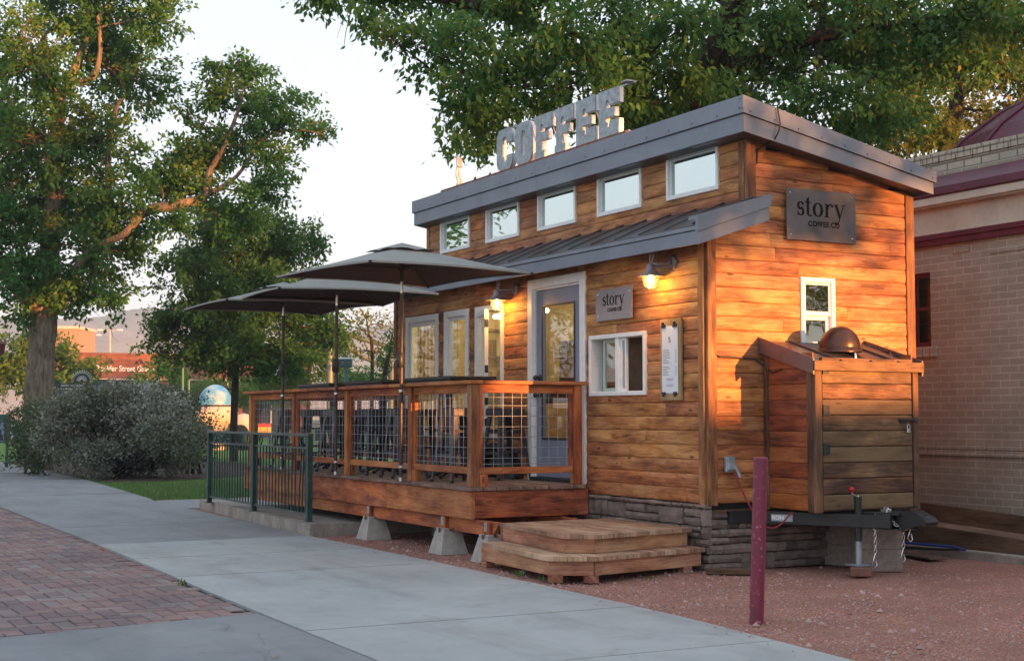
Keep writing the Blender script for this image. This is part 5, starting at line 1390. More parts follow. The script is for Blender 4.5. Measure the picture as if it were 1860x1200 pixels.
part('deck_board', mb, M['deck_floor'], rp)
mb = MB(); mb.box(-3, 14, 2.86, 2.98, -.05, .055, .008); single('yard_kerb', mb, M['kerb'], kind='structure')
bl_ = plain('blue_hose', (.02, .06, .28), .35, nz=.1)
mb = MB(); mb.tube([(-1.5, 2.6, .10), (-.8, 2.72, .085), (-.2, 2.78, .08), (.1, 2.8, .085), (.28, 2.78, .07)], .014, 8); single('garden_hose', mb, bl_, 'blue hose lying by the kerb behind the trailer tongue', 'hose')
mb = MB(); mb.tube([(-1.3, 2.4, .02), (-.7, 2.55, .03), (-.3, 2.65, .05), (.05, 2.72, .06), (.25, 2.74, .075)], .013, 8); single('black_cable', mb, M['black'], 'black cable on the ground beside the blue hose', 'cable')

# cinder blocks, boards, chains
def cb(x, y, z, rz, label, lx=.40, ly=.20, lz_=.19):
    mb = MB(); mb.obox((x, y, z+lz_/2), (lx, ly, lz_), Matrix.Rotation(rz, 3, 'Z'), .006); single('cinder_block', mb, M['cinder'], label, 'concrete block', 'concrete blocks stacked under the trailer tongue')
M['cinder'] = plain('cinder_block_concrete', (.24, .19, .165), .95, nz=.18, bump=.5, sc_=20)
cb(.63, 1.36, -.02, R(62), 'bottom concrete block of the stack under the tongue'); cb(.62, 1.36, .171, R(60), 'middle concrete block of the stack under the tongue'); cb(.60, 1.37, .3625, R(60), 'top thin concrete block of the stack under the tongue', .36, .19, .02)
cb(.10, 1.42, -.02, R(10), 'lower concrete block set back beside the stone skirt'); cb(.10, 1.42, .171, R(8), 'upper concrete block set back beside the stone skirt')
mb = MB(); mb.obox((jx+.02, jy+.0, .025), (.17, .30, .075), Matrix.Rotation(R(50), 3, 'Z'), .005); single('wood_block', mb, plain('red_brown_block', (.16, .07, .05), .85, nz=.25), 'reddish wood block under the jack foot', 'wood block')
mb = MB(); mb.obox((.30, .02, .012), (.10, .42, .045), Matrix.Rotation(R(-32), 3, 'Z'), .006); single('loose_plank', mb, M['dark_timber'], 'short dark plank on the gravel at the corner of the stone skirt', 'plank')
mb = MB(); mb.obox((-.5, 2.55, .0), (1.5, .22, .02), Matrix.Rotation(R(-6), 3, 'Z'), .004); single('flat_board', mb, M['dark_timber'], 'flat board lying in the dirt in front of the hose', 'board')
def chain(name, pts, label):
    mb = MB(); pts = [Vector(p) for p in pts]; L_ = [0]
    for i in range(len(pts)-1): L_.append(L_[-1]+(pts[i+1]-pts[i]).length)
    tot = L_[-1]; n = int(tot/.030)
    for k in range(n):
        s_ = (k+.5)*tot/n; i = max(j for j in range(len(L_)-1) if L_[j] <= s_); d = (pts[i+1]-pts[i]).normalized(); c = pts[i]+d*(s_-L_[i])
        a = d.cross(Vector((.3, .8, .2))).normalized(); b = d.cross(a)
        if k % 2: a = b
        mb.tube([c+d*.021*math.cos(q)+a*.011*math.sin(q) for q in [2*math.pi*j/10 for j in range(11)]], .0042, 5, False)
    e_ = pts[-1]; mb.tube([e_, e_+Vector((0, -.01, -.03)), e_+Vector((0, -.035, -.09)), e_+Vector((.0, -.01, -.12)), e_+Vector((0, .02, -.10)), e_+Vector((0, .0, -.05))], .006, 6)
    single(name, mb, M['chrome'], label, 'chain', 'safety chains on the trailer tongue')
chain('safety_chain', [(.98, 1.02, .50), (1.0, 1.0, .38), (1.0, 1.0, .18)], 'long safety chain hanging straight down beside the jack')
chain('safety_chain', [(1.0, 1.08, .51), (1.06, 1.10, .50), (1.12, 1.12, .42), (1.17, 1.17, .38), (1.19, 1.22, .40)], 'safety chain draped over the coupler end of the tongue')
chain('safety_chain', [(1.08, 1.24, .36), (1.08, 1.24, .22)], 'short safety chain hanging right of the long one')
# wheel arch and tyre under the front wall, behind the deck
mb = MB(); mb.tube([(-3.7+.42*math.cos(a), -.16, .62+.42*math.sin(a)*.95) for a in [R(8+k*164/16) for k in range(17)]], .035, 6)
for k in range(16):
    a, b = R(8+k*164/16), R(8+(k+1)*164/16)
    mb.quad((-3.7+.42*math.cos(a), -.16, .62+.4*math.sin(a)), (-3.7+.42*math.cos(b), -.16, .62+.4*math.sin(b)), (-3.7+.42*math.cos(b), -.03, .62+.4*math.sin(b)), (-3.7+.42*math.cos(a), -.03, .62+.4*math.sin(a)))
part('wheel_arch', mb, M['black'], house)
mb = MB(); mb.lathe((-3.7, -.14, .60), [(.18, 0), (.30, 0), (.33, .03), (.33, .10)], 32, (0, 1, 0)); part('tyre', mb, M['black'], house)
# things inside the cabin
mb = MB(); mb.box(-2.0, -.3, .26, .30, .66, 2.9, .004); single('glow_block_screen', mb, M['soffit'], 'brown board screen added behind the service window to cut the interior glow', 'screen')  # added board that keeps the lamp glow out of the service window
ct = MB(); ct.box(-2.9, -1.0, 1.35, 1.95, .66, 1.55, .006); single('counter', ct, M['step_wood'], 'wooden service counter inside the cabin', 'counter')
mb = MB(); mb.box(-2.85, -1.6, 2.0, 2.28, 1.9, 1.93, .003); mb.box(-2.85, -1.6, 2.0, 2.28, 2.3, 2.33, .003)
for k in range(9): mb.box(-2.8+k*.13, -2.72+k*.13, 2.08, 2.18, 1.931, 1.931+.1+.05*(k % 3), .01)
single('wall_shelf', mb, M['dark_timber'], 'dark shelf of jars on the back wall inside the door', 'shelf')
mb = MB(); mb.box(-3.9, -3.3, 2.27, 2.285, 1.7, 2.5, .003); single('framed_picture', mb, M['dark_timber'], 'dark framed picture on the back wall inside', 'picture')
mb = MB(); mb.box(-6.3, -4.9, 1.7, 2.2, .66, 1.5, .01); single('back_bench', mb, M['oak'], 'wooden bench counter inside behind the tall windows', 'counter')
mb = MB(); mb.box(-6.655, -6.30, 1.05, 1.10, .66, 2.5, .004); mb.box(-6.655, -6.30, 1.75, 1.80, .66, 2.5, .004)
for z in (.9, 1.3, 1.7, 2.1, 2.45): mb.box(-6.655, -6.31, 1.1005, 1.7495, z, z+.03, .003)
for k in range(14): z = (.93, 1.33, 1.73, 2.13)[k % 4]; y = 1.13+.55*rng.random(); mb.box(-6.6, -6.45, y, y+.07, z+.001, z+.08+.16*rng.random(), .01)
single('tall_shelf', mb, M['dark_timber'], 'tall dark shelf with boxes on the far end wall inside', 'shelf')
mb = MB()
for k in range(26):
    y = .14+k*.026; mb.tube([(-6.6+.02*(k % 2), y, .8), (-6.6+.02*(k % 2), y, 2.6)], .016, 6)
single('curtain', mb, plain('beige_curtain', (.50, .40, .24), .9, nz=.1), 'beige gathered curtain on the far end wall behind the tall windows', 'curtain')
mb = MB()
for (x0, x1, z0, z1) in ((-6.5, -6.15, 1.75, 2.35), (-6.05, -5.75, 1.95, 2.35), (-5.6, -5.2, 1.7, 2.4), (-6.0, -5.75, 1.5, 1.85)): mb.box(x0, x1, 2.285, 2.305, z0, z1, .003)
single('picture_group', mb, M['domebrown'], 'row of dark framed pictures on the back wall seen through the door', 'picture')
mb = MB(); mb.box(-6.2, -5.0, 1.75, 2.25, 1.501, 1.56, .01)
for k in range(6): mb.box(-6.1+k*.19, -5.98+k*.19, 1.85, 2.1, 1.561, 1.62+.14*rng.random(), .01)
single('coffee_equipment', mb, M['black'], 'dark coffee equipment standing on the back bench inside', 'equipment')
mb = MB(); mb.box(-6.2, -4.9, 1.1, 1.22, 2.60, 2.66, .02)
tb_ = single('tube_lamp', mb, plain('tube_glow', (1, .95, .8), .4, nz=0, emis=(1, .82, .5), estr=5), 'lit tube lamp under the cabin ceiling', 'lamp')
for (x, y, z, e_) in ((-2.5, 1.0, 2.7, 9), (-5.4, 1.15, 2.45, 8)):
    ld = bpy.data.lights.new('ceiling_lamp_light', 'POINT'); lo = bpy.data.objects.new('ceiling_lamp_light', ld); C.objects.link(lo); ld.energy = e_; ld.color = (1, .66, .30); ld.shadow_soft_size = .12; lo.location = (x, y, z)

# fallen leaves and weeds
M['dryleaf'] = plain('dry_leaf', (.42, .24, .07), .8, nz=.3)
def fleaf(x, y, a, sz, label):
    mb = MB(); ca, sa = math.cos(a), math.sin(a)
    q = [(-1, 0, .0), (-.3, .42, .22), (.5, .30, .10), (1, 0, .3), (.4, -.36, .25), (-.4, -.40, .05)]
    mb.add([(x+(u*ca-v*sa)*sz, y+(u*sa+v*ca)*sz, .006+h*sz*.5) for u, v, h in q], [(0, 1, 2, 3), (0, 3, 4, 5)])
    single('fallen_leaf', mb, M['dryleaf'], label, 'leaf', 'dry leaves on the pavement')
def gp(px, py):
    d = FW+RT*((px-930)/FPX)+UU*((600-py)/FPX); return CAM+d*(-CAM.z/d.z)
for (px, py, sz, lb) in ((322, 957, .045, 'orange dry leaf on the old sidewalk left of the kerbed slab'), (428, 959, .03, 'small dry leaf on the old sidewalk in front of the green railing'), (132, 880, .05, 'dry leaf far along the sidewalk by the mulch bed'), (334, 1030, .022, 'dark leaf scrap on the light sidewalk near the paving'),
        (800, 1057, .02, 'tiny leaf scrap on the light sidewalk below the steps'), (552, 1000, .018, 'tiny leaf scrap on the light sidewalk beyond the joint'), (620, 1076, .02, 'tiny dark leaf scrap in the middle of the light sidewalk'), (500, 1193, .03, 'leaf scrap on the grey apron at the bottom edge'), (1000, 1112, .02, 'leaf scrap at the gravel edge of the sidewalk')):
    p = gp(px, py); fleaf(p.x, p.y, px*.7, sz, lb)
rg = random.Random(44)
def weed(px, py, h, n, label):
    p = gp(px, py); mb = MB()
    for k in range(n):
        a = rg.random()*6.28; l = h*rg.uniform(.6, 1.2); d = Vector((math.cos(a), math.sin(a), 0))*l*rg.uniform(.3, .9); w_ = Vector((-d.y, d.x, 0)).normalized()*.006
        b0 = Vector((p.x, p.y, -.01))+Vector((rg.uniform(-.03, .03), rg.uniform(-.03, .03), 0)); m_ = b0+d*.5+EZ*l*.7; e_ = b0+d+EZ*l*.75
        mb.add([b0-w_*.5, b0+w_*.5, m_+w_, e_, m_-w_], [(0, 1, 2, 4), (4, 2, 3)])
    single('weed', mb, M['blade'], label, 'weed', 'weeds in the cracks')
weed(332, 1061, .07, 16, 'green weed in the joint between brick paving and sidewalk'); weed(945, 1045, .06, 20, 'weed tuft growing in the gravel in front of the lower step'); weed(985, 1052, .05, 14, 'smaller weed tuft beside the foot of the lower step'); weed(1180, 1050, .04, 12, 'weed tuft near the right foot of the steps')
weed(620, 955, .03, 10, 'tiny weed by the first pier block')
# ------------------------------------------------------------------ vegetation
def leafmat(name, cols, transl=.35, rough=.65):
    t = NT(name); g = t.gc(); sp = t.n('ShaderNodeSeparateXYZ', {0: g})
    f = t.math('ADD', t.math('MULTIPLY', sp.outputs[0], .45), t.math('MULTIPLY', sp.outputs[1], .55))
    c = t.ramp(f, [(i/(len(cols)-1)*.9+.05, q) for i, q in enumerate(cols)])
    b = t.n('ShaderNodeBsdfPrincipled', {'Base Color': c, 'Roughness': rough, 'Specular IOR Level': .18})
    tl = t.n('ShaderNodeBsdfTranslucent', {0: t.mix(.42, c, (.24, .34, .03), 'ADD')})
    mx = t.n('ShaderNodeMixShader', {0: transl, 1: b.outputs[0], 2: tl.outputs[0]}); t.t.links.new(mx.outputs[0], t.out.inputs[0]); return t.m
M['leaf_ash'] = leafmat('ash_leaves', [(.022, .085, .028), (.046, .145, .038), (.080, .195, .045), (.18, .21, .032)], .35)
M['leaf_elm'] = leafmat('elm_leaves', [(.020, .074, .028), (.042, .130, .038), (.085, .180, .042), (.26, .25, .028)], .38)
M['leaf_dark'] = leafmat('dark_oak_leaves', [(.020, .075, .032), (.042, .125, .040), (.075, .170, .045)], .35)
M['leaf_light'] = leafmat('light_green_leaves', [(.045, .10, .025), (.085, .16, .035), (.15, .20, .045)], .35)
M['leaf_gold'] = leafmat('sunlit_gold_leaves', [(.05, .085, .02), (.12, .14, .02), (.24, .17, .02)], .35)  # gold tone; on the right-hand tree it stands in for sunlight
M['leaf_grey'] = leafmat('silver_shrub_leaves', [(.070, .085, .055), (.14, .15, .11), (.25, .25, .21), (.44, .42, .38)], .15)
M['leaf_shrub'] = leafmat('green_shrub_leaves', [(.03, .055, .03), (.06, .09, .045), (.11, .13, .08)], .2)
def bark(name, a, b):
    t = NT(name); g = t.obj(); n1 = t.noise(t.vmul(g, (9, 9, 1.6)), 1.6, 5, .7, .6); n2 = t.noise(g, 3, 4, .6)
    c = t.ramp(t.math('ADD', t.math('MULTIPLY', n1, .75), t.math('MULTIPLY', n2, .25)), [(.36, a), (.62, b)])
    t.bsdf(Base_Color=c, Roughness=.95, Specular_IOR_Level=.15, Normal=t.bump(n1, .9, .06)); return t.m
M['bark'] = bark('furrowed_bark', (.085, .062, .045), (.30, .24, .18)); M['bark_dark'] = bark('dark_bark', (.02, .014, .011), (.085, .062, .048))

def leaf_cloud(name, subs, nleaf, size, parent, m, seed, asp=.42, droop=.35, spread=.5):
    """subs: list of (centre, radius, shade 0..1, dir) -> one mesh of small pointed leaves"""
    rs_ = np.random.RandomState(seed); n = len(subs)
    c = np.array([tuple(s_[0]) for s_ in subs]); r = np.array([s_[1] for s_ in subs]); sh = np.array([s_[2] for s_ in subs]); dd = np.array([tuple(s_[3]) for s_ in subs])
    idx = np.repeat(np.arange(n), np.maximum(3, (nleaf*(r/r.mean())**1.6).astype(int))); N = len(idx)
    p = np.clip(rs_.normal(size=(N, 3)), -1.9, 1.9)*np.array([1, 1, .62])*spread
    along = rs_.uniform(-1, 1, (N, 1))
    p = c[idx]+p*r[idx][:, None]+dd[idx]*along*r[idx][:, None]*.8
    d = rs_.normal(size=(N, 3))+dd[idx]*.9; d[:, 2] -= droop; d /= np.linalg.norm(d, axis=1)[:, None]
    up = np.clip(rs_.normal(size=(N, 3)), -1.9, 1.9)*.65+np.array([0, 0, 1.0]); s_ = np.cross(d, up); s_ /= np.linalg.norm(s_, axis=1)[:, None]+1e-9
    nz_ = np.cross(s_, d)
    ln = size*rs_.uniform(.65, 1.25, (N, 1)); wd = ln*asp*.5
    a = p; e_ = p+d*ln; b = p+d*ln*.42+s_*wd-nz_*ln*.06; f = p+d*ln*.42-s_*wd-nz_*ln*.06
    V = np.stack([a, b, e_, f], 1).reshape(-1, 3)
    off = ROOT[parent.name]; V = V-np.array(tuple(off))
    me = bpy.data.meshes.new(name); me.vertices.add(4*N); me.vertices.foreach_set('co', V.astype(np.float32).ravel())
    me.loops.add(4*N); me.polygons.add(N); me.loops.foreach_set('vertex_index', np.arange(4*N, dtype=np.int32))
    me.polygons.foreach_set('loop_start', np.arange(0, 4*N, 4, dtype=np.int32)); me.polygons.foreach_set('loop_total', np.full(N, 4, dtype=np.int32))
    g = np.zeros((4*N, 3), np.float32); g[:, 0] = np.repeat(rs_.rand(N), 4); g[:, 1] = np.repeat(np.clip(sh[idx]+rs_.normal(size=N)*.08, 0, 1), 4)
    me.update(); at_ = me.attributes.new('gc', 'FLOAT_VECTOR', 'POINT'); at_.data.foreach_set('vector', g.ravel()); me.materials.append(m)
    o = bpy.data.objects.new(name, me); C.objects.link(o); o.parent = parent; return o
def curve(a, b, sag, n=6, seed=0):
    rg = random.Random(seed); a, b = Vector(a), Vector(b); L_ = (b-a).length; out = []
    o1 = Vector((rg.uniform(-1, 1), rg.uniform(-1, 1), rg.uniform(-.3, 1)))*L_*sag
    for k in range(n+1):
        f = k/n; out.append(a.lerp(b, f)+o1*math.sin(math.pi*f)+Vector((rg.uniform(-1, 1), rg.uniform(-1, 1), rg.uniform(-1, 1)))*L_*.018*(1 if 0 < k < n else 0))
    return out
def tree(name, label, base, trunk, limbs, clumps, m, size, nsub, nleaf, seed, group=None, r0=.3, barkm='bark', droop=.35, asp=.42, spread=.5, cat='tree', shade=None, subr=.30, bare=()):
    """trunk: list of (point, radius); limbs: list of lists of (point, radius); clumps: (centre, (rx, ry, rz))"""
    rg = random.Random(seed); tr = thing(name, tuple(base), label, cat, group)
    mb = MB(); nodes = []
    def path(pr, n=12):
        ps = [Vector(p) for p, r_ in pr]; rs_ = [r_ for p, r_ in pr]; P_ = []; Q = []
        for i in range(len(ps)-1):
            p0 = ps[max(0, i-1)]; p1 = ps[i]; p2 = ps[i+1]; p3 = ps[min(len(ps)-1, i+2)]
            for k in range(5):
                f = k/5; P_.append(.5*((2*p1)+(-p0+p2)*f+(2*p0-5*p1+4*p2-p3)*f*f+(-p0+3*p1-3*p2+p3)*f**3)); Q.append((rs_[i]*(1-f)+rs_[i+1]*f)*rg.uniform(.96, 1.04))
        P_.append(ps[-1]); Q.append(rs_[-1]); mb.tube(P_, Q, n)
        for p, r_ in zip(P_[3:], Q[3:]): nodes.append((p, r_))
    path(trunk, 16)
    for l in limbs: path(l, 9)
    tk = part('trunk', mb, M[barkm], tr)
    mb = MB(); subs = []
    for ci, (c, rad) in enumerate(clumps):
        c = Vector(c); rad = Vector(rad) if hasattr(rad, '__len__') else Vector((rad, rad, rad*.8))
        near = min(nodes, key=lambda q: (q[0]-c).length+(0 if q[0].z < c.z+.3 else 1.5))
        pts = curve(near[0], c, .10, 6, seed*100+ci); rr = max(.02, min(near[1]*.6, rad.x*.045)); mb.tube(pts, [rr*(1-.6*k/6) for k in range(7)], 6, False)
        ns = max(4, int(nsub*(rad.x*rad.y*rad.z)**(.62))); base_s = rg.random()
        for k in range(ns):
            v = Vector((rg.gauss(0, 1), rg.gauss(0, 1), rg.gauss(0, 1))).normalized(); q = rg.random()**.42
            p = c+Vector((v.x*rad.x, v.y*rad.y, v.z*rad.z))*q
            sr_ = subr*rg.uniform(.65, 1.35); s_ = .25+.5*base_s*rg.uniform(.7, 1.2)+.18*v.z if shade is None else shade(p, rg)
            d = (v+Vector((0, 0, -.25))).normalized(); subs.append((p, sr_, min(1, max(0, s_)), d))
            if q > .45 and rg.random() < .55:
                src = pts[rg.randint(3, 6)]; tp = curve(src, p+d*sr_*.7, .12, 4, seed*1000+ci*50+k); mb.tube(tp, [rr*.38, rr*.3, rr*.22, rr*.15, rr*.08], 4, False)
    for pr in bare:
        mb.tube([p for p, r_ in pr], [r_ for p, r_ in pr], 5, False)
    part('branches', mb, M[barkm], tk)
    leaf_cloud('crown', subs, nleaf, size, tr, m, seed, asp, droop, spread)
    return tr
def pc(px, py, d, rx, ry, deep=None):
    k = d/FPX; return (at(px, py, d), (rx*k, (deep or rx*.9)*k, ry*k))

# big tree at the left
D = 38.0; k = D/FPX
cl = [(170, 40, 150, 90), (50, 110, 100, 100), (235, 140, 95, 75), (285, 35, 60, 55), (60, 250, 105, 90), (175, 255, 100, 75), (95, 370, 115, 80), (200, 370, 70, 70), (40, 470, 80, 70), (165, 465, 90, 70), (240, 440, 45, 50),
      (60, 545, 60, 38), (140, 525, 80, 38), (212, 545, 34, 34), (10, 350, 60, 120), (-40, 200, 80, 120), (-60, 420, 80, 100), (100, -60, 160, 70), (250, -60, 90, 50),
      (405, 175, 55, 50), (455, 135, 50, 36), (510, 190, 55, 40), (560, 232, 34, 26), (455, 235, 70, 50), (390, 270, 70, 45), (490, 300, 50, 35), (330, 290, 50, 45), (350, 345, 70, 45), (470, 350, 60, 30), (290, 330, 45, 40), (420, 400, 60, 35), (310, 400, 45, 35), (255, 345, 30, 30), (395, 125, 25, 22), (330, 205, 18, 22)]
clumps = []
for i, (x, y, rx, ry) in enumerate(cl):
    dd_ = D+(random.Random(i).uniform(-1.5, 1.5) if x < 300 else random.Random(i).uniform(-.8, .8)); clumps.append(pc(x, y, dd_, rx, ry, min(rx, 110)*.95))
trunk = [(at(66, 850, D), .48), (at(68, 760, D), .40), (at(74, 660, D), .36), (at(80, 575, D), .36), (at(86, 520, D), .30), (at(92, 430, D), .26), (at(100, 330, D), .22), (at(104, 230, D), .19), (at(108, 175, D), .16)]
limbs = [[(at(80, 560, D), .26), (at(48, 540, D-.4), .20), (at(15, 500, D-.8), .17), (at(-20, 440, D-1), .12)], [(at(84, 560, D), .22), (at(125, 510, D-.3), .15), (at(165, 455, D-.6), .11), (at(225, 425, D-.8), .10), (at(262, 385, D-.6), .14), (at(320, 372, D-.4), .15), (at(368, 358, D-.2), .12), (at(382, 310, D), .09), (at(410, 260, D), .06), (at(440, 180, D), .04)],
         [(at(368, 358, D-.2), .09), (at(430, 320, D), .05), (at(480, 250, D), .04), (at(540, 236, D), .03), (at(590, 245, D), .012)],
         [(at(106, 195, D), .14), (at(92, 150, D-.2), .12), (at(84, 120, D-.3), .10), (at(80, 60, D-.3), .07)], [(at(108, 180, D), .13), (at(128, 148, D-.2), .12), (at(150, 150, D-.4), .10), (at(172, 135, D-.5), .09), (at(182, 90, D-.5), .06), (at(178, 30, D-.4), .05)],
         [(at(125, 150, D-.1), .13), (at(150, 90, D+.2), .11), (at(160, 20, D+.3), .09), (at(165, -80, D+.3), .06)], [(at(200, 400, D), .09), (at(196, 290, D), .08), (at(212, 195, D), .05), (at(225, 180, D), .03)], [(at(100, 400, D+.4), .14), (at(50, 250, D+.8), .12), (at(5, 200, D+1), .09), (at(-30, 100, D+1), .06)]]
bare = [[(at(560, 238, D), .02), (at(585, 244, D), .012), (at(603, 262, D), .006), (at(612, 280, D), .003)], [(at(575, 240, D), .012), (at(600, 236, D), .006), (at(608, 228, D), .003)], [(at(540, 236, D), .02), (at(572, 222, D), .01), (at(600, 218, D), .004)], [(at(315, 60, D), .02), (at(332, 45, D), .014), (at(318, 66, D), .01), (at(300, 70, D), .008)], [(at(200, 590, D), .01), (at(205, 612, D), .005), (at(215, 620, D), .003)]]
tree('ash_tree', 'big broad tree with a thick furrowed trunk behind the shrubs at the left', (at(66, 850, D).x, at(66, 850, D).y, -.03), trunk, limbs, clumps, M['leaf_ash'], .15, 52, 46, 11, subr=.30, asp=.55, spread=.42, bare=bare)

# second tree, dark, right of it
D = 44.0
cl = [(430, 470, 110, 60), (345, 495, 70, 55), (520, 455, 60, 50), (575, 440, 22, 35), (430, 560, 130, 55), (325, 580, 55, 40), (545, 575, 60, 45), (430, 635, 110, 40), (505, 650, 80, 32), (365, 630, 60, 36), (470, 410, 60, 35), (390, 430, 50, 35), (600, 600, 26, 45), (570, 520, 30, 40), (470, 520, 70, 40), (400, 540, 60, 40), (620, 620, 20, 30), (290, 620, 26, 30), (410, 390, 50, 28)]
clumps = [pc(x, y, D+random.Random(i).uniform(-1.2, 1.2), rx, ry) for i, (x, y, rx, ry) in enumerate(cl)]
b = at(424, 835, D); trunk = [((b.x, b.y, -.1), .14), (at(425, 760, D), .115), (at(428, 680, D), .105), (at(432, 580, D), .09), (at(436, 480, D), .07), (at(440, 410, D), .04)]
limbs = [[(at(430, 660, D), .07), (at(380, 600, D), .05), (at(340, 540, D), .03)], [(at(432, 620, D), .07), (at(500, 560, D), .05), (at(560, 500, D), .03)]]
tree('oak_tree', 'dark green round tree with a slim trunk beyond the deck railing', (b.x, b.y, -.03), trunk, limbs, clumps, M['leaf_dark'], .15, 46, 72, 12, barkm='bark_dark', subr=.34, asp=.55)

# elm behind the cabin
D = 19.0
cl = [(600, -8, 55, 22), (660, 30, 45, 28), (700, -10, 70, 40), (755, 60, 55, 45), (810, -20, 90, 50), (850, 60, 70, 50), (800, 118, 42, 34), (845, 160, 60, 36), (900, 130, 60, 45), (850, 215, 48, 32), (900, 205, 60, 40), (848, 262, 34, 22), (890, 258, 34, 20), (940, 20, 90, 60), (960, 130, 70, 60), (985, 190, 70, 40), (1050, 60, 90, 60), (1060, 150, 80, 50), (1085, 215, 60, 40), (1150, 20, 80, 60), (1160, 110, 80, 60), (1160, 200, 80, 40),
      (1240, 50, 70, 60), (1240, 140, 70, 50), (1320, 90, 60, 50), (1330, 170, 60, 30), (1400, 30, 80, 60), (1420, 130, 80, 50), (1500, 60, 80, 70), (1500, 180, 80, 40), (1580, 20, 80, 60), (1580, 130, 70, 60), (1600, 215, 60, 40), (1680, 40, 70, 60), (1640, 130, 60, 50), (1690, 110, 50, 50), (1660, 200, 40, 34), (1740, 60, 60, 50), (1540, 240, 60, 24), (1790, 10, 80, 50), (1850, 60, 50, 50), (1760, 110, 40, 34), (1000, -60, 160, 60), (1250, -60, 160, 60), (1500, -60, 160, 60), (700, -70, 120, 50)]
clumps = []
for i, (x, y, rx, ry) in enumerate(cl):
    rg = random.Random(i+50); clumps.append(pc(x, y, D+rg.uniform(-1.3, 2.2)+(x-1000)*.002, rx*1.02, ry*1.0, min(rx, 90)*1.2))
b = at(1180, 700, D+3.5)
trunk = [((b.x, b.y, -.1), .55), ((b.x, b.y, 2.5), .46), (at(1240, 260, D+3), .36), (at(1290, 130, D+2.2), .26), (at(1335, 20, D+1.5), .22), (at(1360, -90, D+1), .18)]
limbs = [[(at(1240, 260, D+3), .28), (at(1150, 170, D+2.5), .2), (at(1040, 90, D+1.5), .13), (at(900, 20, D+.8), .09), (at(760, -10, D+.4), .06), (at(640, -20, D), .03)], [(at(1040, 90, D+1.5), .1), (at(960, 130, D+.8), .06), (at(870, 180, D+.3), .035), (at(845, 240, D), .02)], [(at(1280, 150, D+2.3), .18), (at(1400, 90, D+1.5), .13), (at(1520, 60, D+1), .09), (at(1660, 40, D+.8), .05)], [(at(1240, 240, D+3), .15), (at(1120, 220, D+2), .08), (at(1060, 215, D+1), .04)]]
bare = [[(at(640, 10, D), .010), (at(628, 60, D), .005), (at(624, 90, D), .003)], [(at(640, 10, D), .006), (at(618, 50, D), .003), (at(612, 70, D), .002)], [(at(700, 10, D), .008), (at(690, 60, D), .004), (at(700, 85, D), .002)]]
def elmshade(p, rg): 
    return min(1, max(0, rg.gauss(.36, .16)+(.30 if rg.random() < .10 else 0)))
tree('elm_tree', 'huge dark green elm spreading over the cabin roof and coffee letters', (b.x, b.y, -.03), trunk, limbs, clumps, M['leaf_elm'], .115, 96, 40, 13, barkm='bark_dark', droop=.75, asp=.5, subr=.23, shade=elmshade, bare=bare)

# tree beyond the brick building, its yellow sunlight put into the leaf colour
D = 31.0
cl = [(1700, 110, 75, 60), (1660, 190, 60, 50), (1740, 190, 60, 45), (1800, 120, 70, 60), (1850, 40, 80, 70), (1760, 20, 80, 60), (1690, 255, 40, 30), (1620, 250, 50, 35), (1880, 140, 60, 50), (1600, 160, 60, 50), (1560, 240, 50, 30), (1650, 100, 70, 60), (1640, 270, 50, 26), (1700, 215, 60, 50), (1590, 90, 60, 60), (1780, 220, 60, 30), (1840, 200, 50, 30), (1800, 60, 60, 50), (1830, 130, 50, 50), (1740, 110, 60, 50)]
clumps = [pc(x, y, D+random.Random(i).uniform(-1.5, 1.5), rx, ry) for i, (x, y, rx, ry) in enumerate(cl)]
b = at(1720, 700, D); trunk = [((b.x, b.y, -.1), .3), (at(1720, 300, D), .22), (at(1735, 200, D), .16), (at(1750, 80, D), .1)]
tree('maple_tree', 'tree with yellow sunlit leaves rising behind the maroon roof at the right', (b.x, b.y, -.03), trunk, [[(at(1725, 260, D), .12), (at(1660, 200, D), .07), (at(1600, 180, D), .04)], [(at(1740, 180, D), .1), (at(1800, 120, D), .06)]], clumps, M['leaf_gold'], .16, 34, 46, 14, barkm='bark_dark', subr=.32)

# smaller trees and greenery beyond the lawn
def simple_tree(px, py0, D, cl, label, m, seed, size=.2, nsub=22, nleaf=44, barkm='bark_dark', name='leafy_tree', r=.12, subr=.4):
    clumps = [pc(x, y, D+random.Random(seed+i).uniform(-1, 1), rx, ry) for i, (x, y, rx, ry) in enumerate(cl)]
    b = at(px, 700, D); top = min(cl, key=lambda q: q[1]); bot = max(c_[1] for c_ in cl)
    trunk = [((b.x, b.y, -.1), r), (at(px+1, bot, D), r*.8), (at((px+top[0])/2, (bot+top[1])/2, D), r*.55), (at(top[0], top[1], D), r*.2)]
    tree(name, label, (b.x, b.y, -.04), trunk, [], clumps, m, size, nsub, nleaf, seed, barkm=barkm, subr=subr, group=None)
simple_tree(120, 0, 62, [(30, 640, 60, 36), (110, 650, 65, 38), (20, 690, 60, 30), (110, 690, 66, 30), (160, 665, 30, 30), (60, 610, 30, 20), (-30, 660, 50, 50)], 'bushy light green tree behind the big trunk at the left', M['leaf_light'], 61, .26)
simple_tree(285, 0, 60, [(300, 680, 40, 20), (270, 695, 34, 16), (330, 672, 24, 16), (290, 655, 20, 10)], 'small green tree in front of the brick gallery', M['leaf_ash'], 71, .22)
simple_tree(560, 0, 70, [(540, 640, 50, 36), (575, 600, 36, 30), (520, 680, 50, 24), (590, 650, 34, 30), (490, 690, 60, 20)], 'pale yellow green tree behind the middle parasol pole', M['leaf_light'], 81, .28)
simple_tree(675, 0, 40, [(672, 610, 34, 22), (650, 600, 24, 14), (695, 590, 20, 24), (690, 640, 30, 20), (645, 640, 24, 16), (665, 575, 24, 9)], 'small airy tree with orange tipped leaves left of the cabin', M['leaf_gold'], 91, .13, 20, 30, name='young_tree', r=.06, subr=.28)
